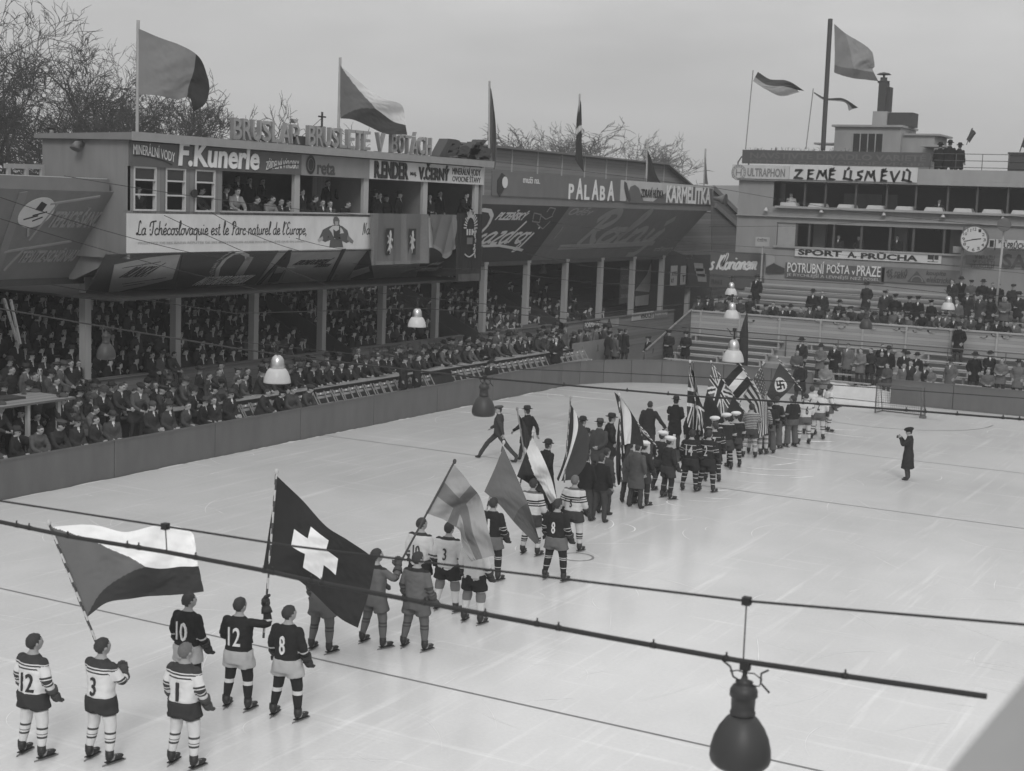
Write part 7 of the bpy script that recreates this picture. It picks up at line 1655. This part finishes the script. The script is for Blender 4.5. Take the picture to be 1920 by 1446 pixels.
flag('white and black flag hanging in folds from a spirally striped staff', (962, 960), (999, 812), D, D, [[(998,820),(1018,858),(1034,898),(1044,938)], [(985,852),(1000,888),(1018,912),(1034,944)], [(969,893),(986,904),(1006,920),(1026,948)]], D-.2, (.55, .03), lambda u, v: 0 if v < .42+.2*u else 1, (.12, 1.8, .6))
flag('dark flag hanging in narrow folds beside the white and black one', (1020, 960), (1004, 850), D+.6, D+.6, [[(1004,856),(1022,880),(1040,905)], [(1010,900),(1026,920),(1044,935)], [(1016,940),(1030,960),(1048,980)]], D+.5, (.035, .4), lambda u, v: 1 if abs(u-.35) < .08 and v > .3 else 0, (.10, 2, .4), spiral=False, staffg=(.05,.05))
D = d_of(pG1) + 2.0
flag('narrow dark furled flag with a ball top behind the walking man', (986, 870), (970, 769), D, D, [[(971,775),(976,782),(984,794)], [(977,802),(985,815),(996,826)], [(984,838),(988,842),(996,838)]], D, (.04,), lambda u, v: 0, (.05, 1, .5), spiral=False, staffg=(.2,.2))
D = 36.5
flag('dark flag with one white band hanging beside the bowler hats', (1058, 905), (1070, 747), D, D, [[(1070,758),(1075,766),(1083,780),(1088,792)], [(1066,805),(1074,808),(1085,805),(1104,815)], [(1062,842),(1067,845),(1074,845),(1102,858)], [(1054,872),(1057,876),(1062,880),(1090,885)], [(1044,898),(1047,902),(1054,902),(1072,900)]], D, (.035, .58, .05), lambda u, v: 0 if u < .36 else (1 if u < .62 else 2), (.05, 1, .4), staffg=(.3,.1))
D = 38.0
flag('tricolour with a white middle band above the grey work coats', (1166, 905), (1161, 742), D, D, [[(1152,735),(1160,742),(1166,748),(1172,758)], [(1160,770),(1168,772),(1182,775),(1192,786)], [(1164,808),(1170,806),(1184,806),(1204,818)], [(1166,836),(1172,834),(1182,832),(1208,838)]], D, (.045, .55, .03), lambda u, v: 0 if u < .28 else (1 if u < .66 else 2), (.06, 1, .4))
flag('long dark furled flag hanging straight below the tricolour', (1170, 850), (1163, 762), D+.1, D+.1, [[(1162,772),(1168,780),(1178,800)], [(1156,830),(1166,835),(1182,842)], [(1155,880),(1162,885),(1168,868)], [(1158,908),(1160,910),(1164,905)]], D+.12, (.04,), lambda u, v: 0, (.06, 2, .3), ball=False, spiral=False)
D = 40.5
flag('striped pole lowered at a slant across the number 9 player', (1232, 838), (1186, 782), D, D-.2, [[(1200,800),(1208,806),(1214,812)], [(1206,812),(1214,820),(1222,826)], [(1214,826),(1222,832),(1230,836)]], D, (.5, .04), lambda u, v: 0 if v < .5 else 1, (.02, 1, .3))
D = 42.5
def uj(u, v):
    x, y = (u-.5)*2, (v-.5)*2
    if abs(x) < .12 or abs(y) < .17: return 1
    if abs(x) < .2 or abs(y) < .28: return 2
    d = min(abs(x-y), abs(x+y)); return 1 if d < .09 else (2 if d < .26 else 0)
flag('furled flag of crossed stripes hanging down, leftmost of the far group', (1312, 815), (1294, 680), D, D, [[(1293,684),(1297,690),(1301,700)], [(1290,722),(1303,728),(1313,748)], [(1288,765),(1304,768),(1322,775)], [(1289,800),(1302,806),(1316,808)]], D, (.05, .03, .50), uj, (.10, 2.0, .6), nu=80, nv=80)
D = d_of(pI6) + 1.0
flag('big dark ensign with a crossed stripe canton, hanging over the white caps', (1397, 774), (1334, 680), D, D, [[(1336,684),(1330,714),(1321,750),(1313,792)], [(1356,712),(1347,738),(1336,772),(1324,812)], [(1376,741),(1364,768),(1350,800),(1336,830)], [(1396,771),(1388,795),(1372,818),(1350,838)]], D, (.028, .03, .50, .09), lambda u, v: (lambda k: 3 if k == 0 else k)(uj(u/.52, v/.66)) if (u < .52 and v < .66) else 0, (.08, 1.2, .4), nu=90, nv=80)
D = d_of(pI6) + 1.8
flag('black and white banded flag slanting down behind the ensign', (1424, 740), (1385, 678), D, D, [[(1387,683),(1364,706),(1338,736)], [(1398,699),(1377,722),(1352,752)], [(1411,717),(1392,738),(1372,762)]], D+.2, (.025, .55), lambda u, v: 1 if .34 < v < .67 else 0, (.06, 1, .3))
D = d_of(pJ1) + .2
def us(u, v):
    if u < .42 and v < .54:
        a, b = (u/.42*6) % 1, (v/.54*5) % 1; return 2 if abs(a-.5)+abs(b-.5) < .22 else 3
    return int(v*13) % 2
flag('flag of many dark and pale stripes with a starred corner, held by a striped player', (1383, 762), (1431, 682), D, D, [[(1429,686),(1435,722),(1439,765),(1441,812)], [(1420,702),(1431,735),(1434,775),(1434,815)], [(1408,722),(1424,752),(1427,790),(1422,822)], [(1395,745),(1413,768),(1420,800),(1410,826)]], D-.1, (.40, .035, .35, .06), lambda u, v: {0:1,1:0,2:2,3:3}[us(u, v)], (.05, 1.3, .4), nu=90, nv=91)
D = d_of(pK2)
def hk(u, v):
    x, y = (u-.5)*1.65, (v-.5); 
    if x*x+y*y > .34**2: return 0
    c, s = math.cos(.785), math.sin(.785); a, b = (x*c-y*s)/.215, (x*s+y*c)/.215; w_ = .21
    if max(abs(a), abs(b)) > 1: return 1
    if abs(a) < w_ or abs(b) < w_: return 2
    return 2 if (b > 1-2*w_ and a > 0) or (a > 1-2*w_ and b < 0) or (b < -1+2*w_ and a < 0) or (a < -1+2*w_ and b > 0) else 1
flag('dark flag with a black hooked cross on a white disc, rightmost of the far group', (1504, 732), (1458, 671), D, D, [[(1462,681),(1450,708),(1437,740)], [(1478,698),(1463,722),(1446,750)], [(1494,714),(1478,733),(1453,758)]], D, (.05, .50, .015), hk, (.04, 1, .3), nu=110, nv=90)
# flags on the roofs
RG = 'flags flying over the stands and clubhouse'
def rflag(label, p0, p1, D, grid, greys, pat, wav=(.12,1.4,.5), r_=.05, sg=.30, **k): return flag(label, p0, p1, D, D, grid, D-.05, greys, pat, wav, False, RG, r_, 'roof_flag', (sg, sg), ball=False, **k)
Dx = lambda px, py, X: depth(onx(px, py, X)); Dy = lambda px, py, Y: depth(ony(px, py, Y))
rflag('large grey roof flag with a dark fly end over the press box’s left end', (257, 262), (259, 38), Dx(257, 250, -32.5), [[(260,54),(300,70),(340,86),(374,108),(391,150)], [(260,95),(300,112),(335,128),(368,140),(393,172)], [(260,138),(296,150),(330,160),(358,162),(386,198)], [(260,177),(294,180),(330,185),(356,184),(364,210)]], (.17, .03), lambda u, v: 1 if u > .70 else 0)
rflag('roof flag with grey wedge, white upper and dark lower band', (634, 262), (638, 108), Dx(634, 245, -32.8), [[(638,123),(680,158),(718,186),(752,196),(758,218)], [(638,172),(672,188),(705,205),(736,226),(761,236)], [(638,222),(664,226),(694,238),(726,252),(764,254)]], (.11, .45, .045), czech)
rflag('grey flag hanging slack along its pole at the press box’s right end', (917, 300), (918, 152), Dx(917, 300, -32.6), [[(917,156),(921,168),(924,185)], [(917,205),(923,215),(929,228)], [(917,250),(924,258),(931,268)], [(922,290),(926,318),(931,300)]], (.085,), lambda u, v: 0, (.08, 1.5, .4))
rflag('dark slack flag with a slanting white band over the clerestory', (1084, 305), (1087, 176), Dx(1085, 300, -35), [[(1087,182),(1089,190),(1090,200)], [(1081,225),(1085,228),(1091,232)], [(1080,265),(1086,268),(1091,270)], [(1078,300),(1086,312),(1095,323)]], (.03, .42), lambda u, v: 1 if abs(v-.52+.12*u) < .045 else 0, (.05, 1, .4))
rflag('dark slack triangular flag over the white Karmelitka board', (1212, 350), (1214, 261), Dx(1213, 345, -33), [[(1214,280),(1218,290),(1222,300)], [(1213,315),(1221,320),(1230,326)], [(1210,340),(1226,345),(1246,356)]], (.028,), lambda u, v: 0, (.06, 1, .4))
rflag('thin slack grey flag at the far end of the stand roof', (1320, 352), (1323, 279), Dx(1321, 345, -33), [[(1322,285),(1324,300)], [(1320,320),(1326,330)], [(1319,345),(1328,346)]], (.10,), lambda u, v: 0, (.04, 1, .3))
rflag('big pale grey flag on the tall dark pole of the clubhouse roof', (1543, 282), (1557, 36), Dy(1543, 278, YC+.8), [[(1564,45),(1590,65),(1615,82),(1636,98)], [(1565,80),(1590,92),(1618,108),(1641,122)], [(1565,115),(1588,122),(1612,126),(1638,130)], [(1564,136),(1590,146),(1620,149),(1648,151)]], (.17, .10, .22), lambda u, v: 1 if v > .74 else (2 if u > .28+.3*v else 0), (.15, 1, .4), .13, .05)
rflag('two banded streaming flag on the thin left pole of the clubhouse', (1398, 280), (1412, 132), Dy(1398, 278, YC+.5), [[(1421,135),(1445,148),(1475,152),(1508,171)], [(1416,144),(1440,160),(1470,162),(1496,168)], [(1412,152),(1435,168),(1465,180),(1500,172)]], (.055, .26), lambda u, v: 1 if v > .52 else 0, (.10, 1, .4), .03, .2)
rflag('narrow dark topped streamer on the short clubhouse pole behind the tall one', (1511, 280), (1525, 166), Dy(1511, 278, YC+.6), [[(1527,173),(1550,184),(1580,185),(1609,202)], [(1526,174),(1548,186),(1584,190),(1600,204)], [(1526,175),(1546,188),(1584,192),(1592,208)]], (.045, .22), lambda u, v: 1 if v > .55 else 0, (.06, 1, .3), .03, .2)
rflag('small tattered dark flag held up by the men on the clubhouse roof', (1812, 272), (1824, 240), Dy(1812, 270, YC+.5), [[(1822,240),(1830,250)], [(1817,252),(1826,256)], [(1812,262),(1818,268)]], (.05,), lambda u, v: 0, (.04, 1, .3), .02, .1)
rflag('dark flag tip cut by the right frame edge on the clubhouse roof', (1912, 285), (1922, 255), Dy(1912, 280, YC+.5), [[(1920,258),(1930,266)], [(1914,275),(1930,282)]], (.05,), lambda u, v: 0, (.03, 1, .3), .03, .1)
p0 = onx(1338, 560, -33.9)
flag('narrow pale striped pennant pole at the far end of the stand', (1338, 560), (1337, 395), depth(p0), depth(p0), [[(1337,398),(1343,410)], [(1334,430),(1344,436)], [(1336,455),(1339,458)]], depth(p0)-.1, (.35, .05), lambda u, v: 1 if u > .5 else 0, (.03, 1, .3), grp=RG, r_=.06, name='pennant', ball=False)
# ------------------------------------------------------------------ thin winter haze
hz = MB().box((-1100, -260, -9), (1100, 1700, 60)).build('haze', None)
hm_ = bpy.data.materials.new('haze'); hm_.use_nodes = True; t = hm_.node_tree; t.nodes.clear()
ov = N(t, 'ShaderNodeOutputMaterial'); pv = N(t, 'ShaderNodeVolumePrincipled'); pv.inputs['Color'].default_value = (.9, .9, .9, 1); pv.inputs['Density'].default_value = .0010
t.links.new(pv.outputs[0], ov.inputs['Volume']); hz.data.materials.append(hm_); hz['kind'] = 'stuff'; hz['label'] = 'thin pale winter haze over the whole place'; hz['category'] = 'haze'
bpy.data.scenes.remove(TMP)
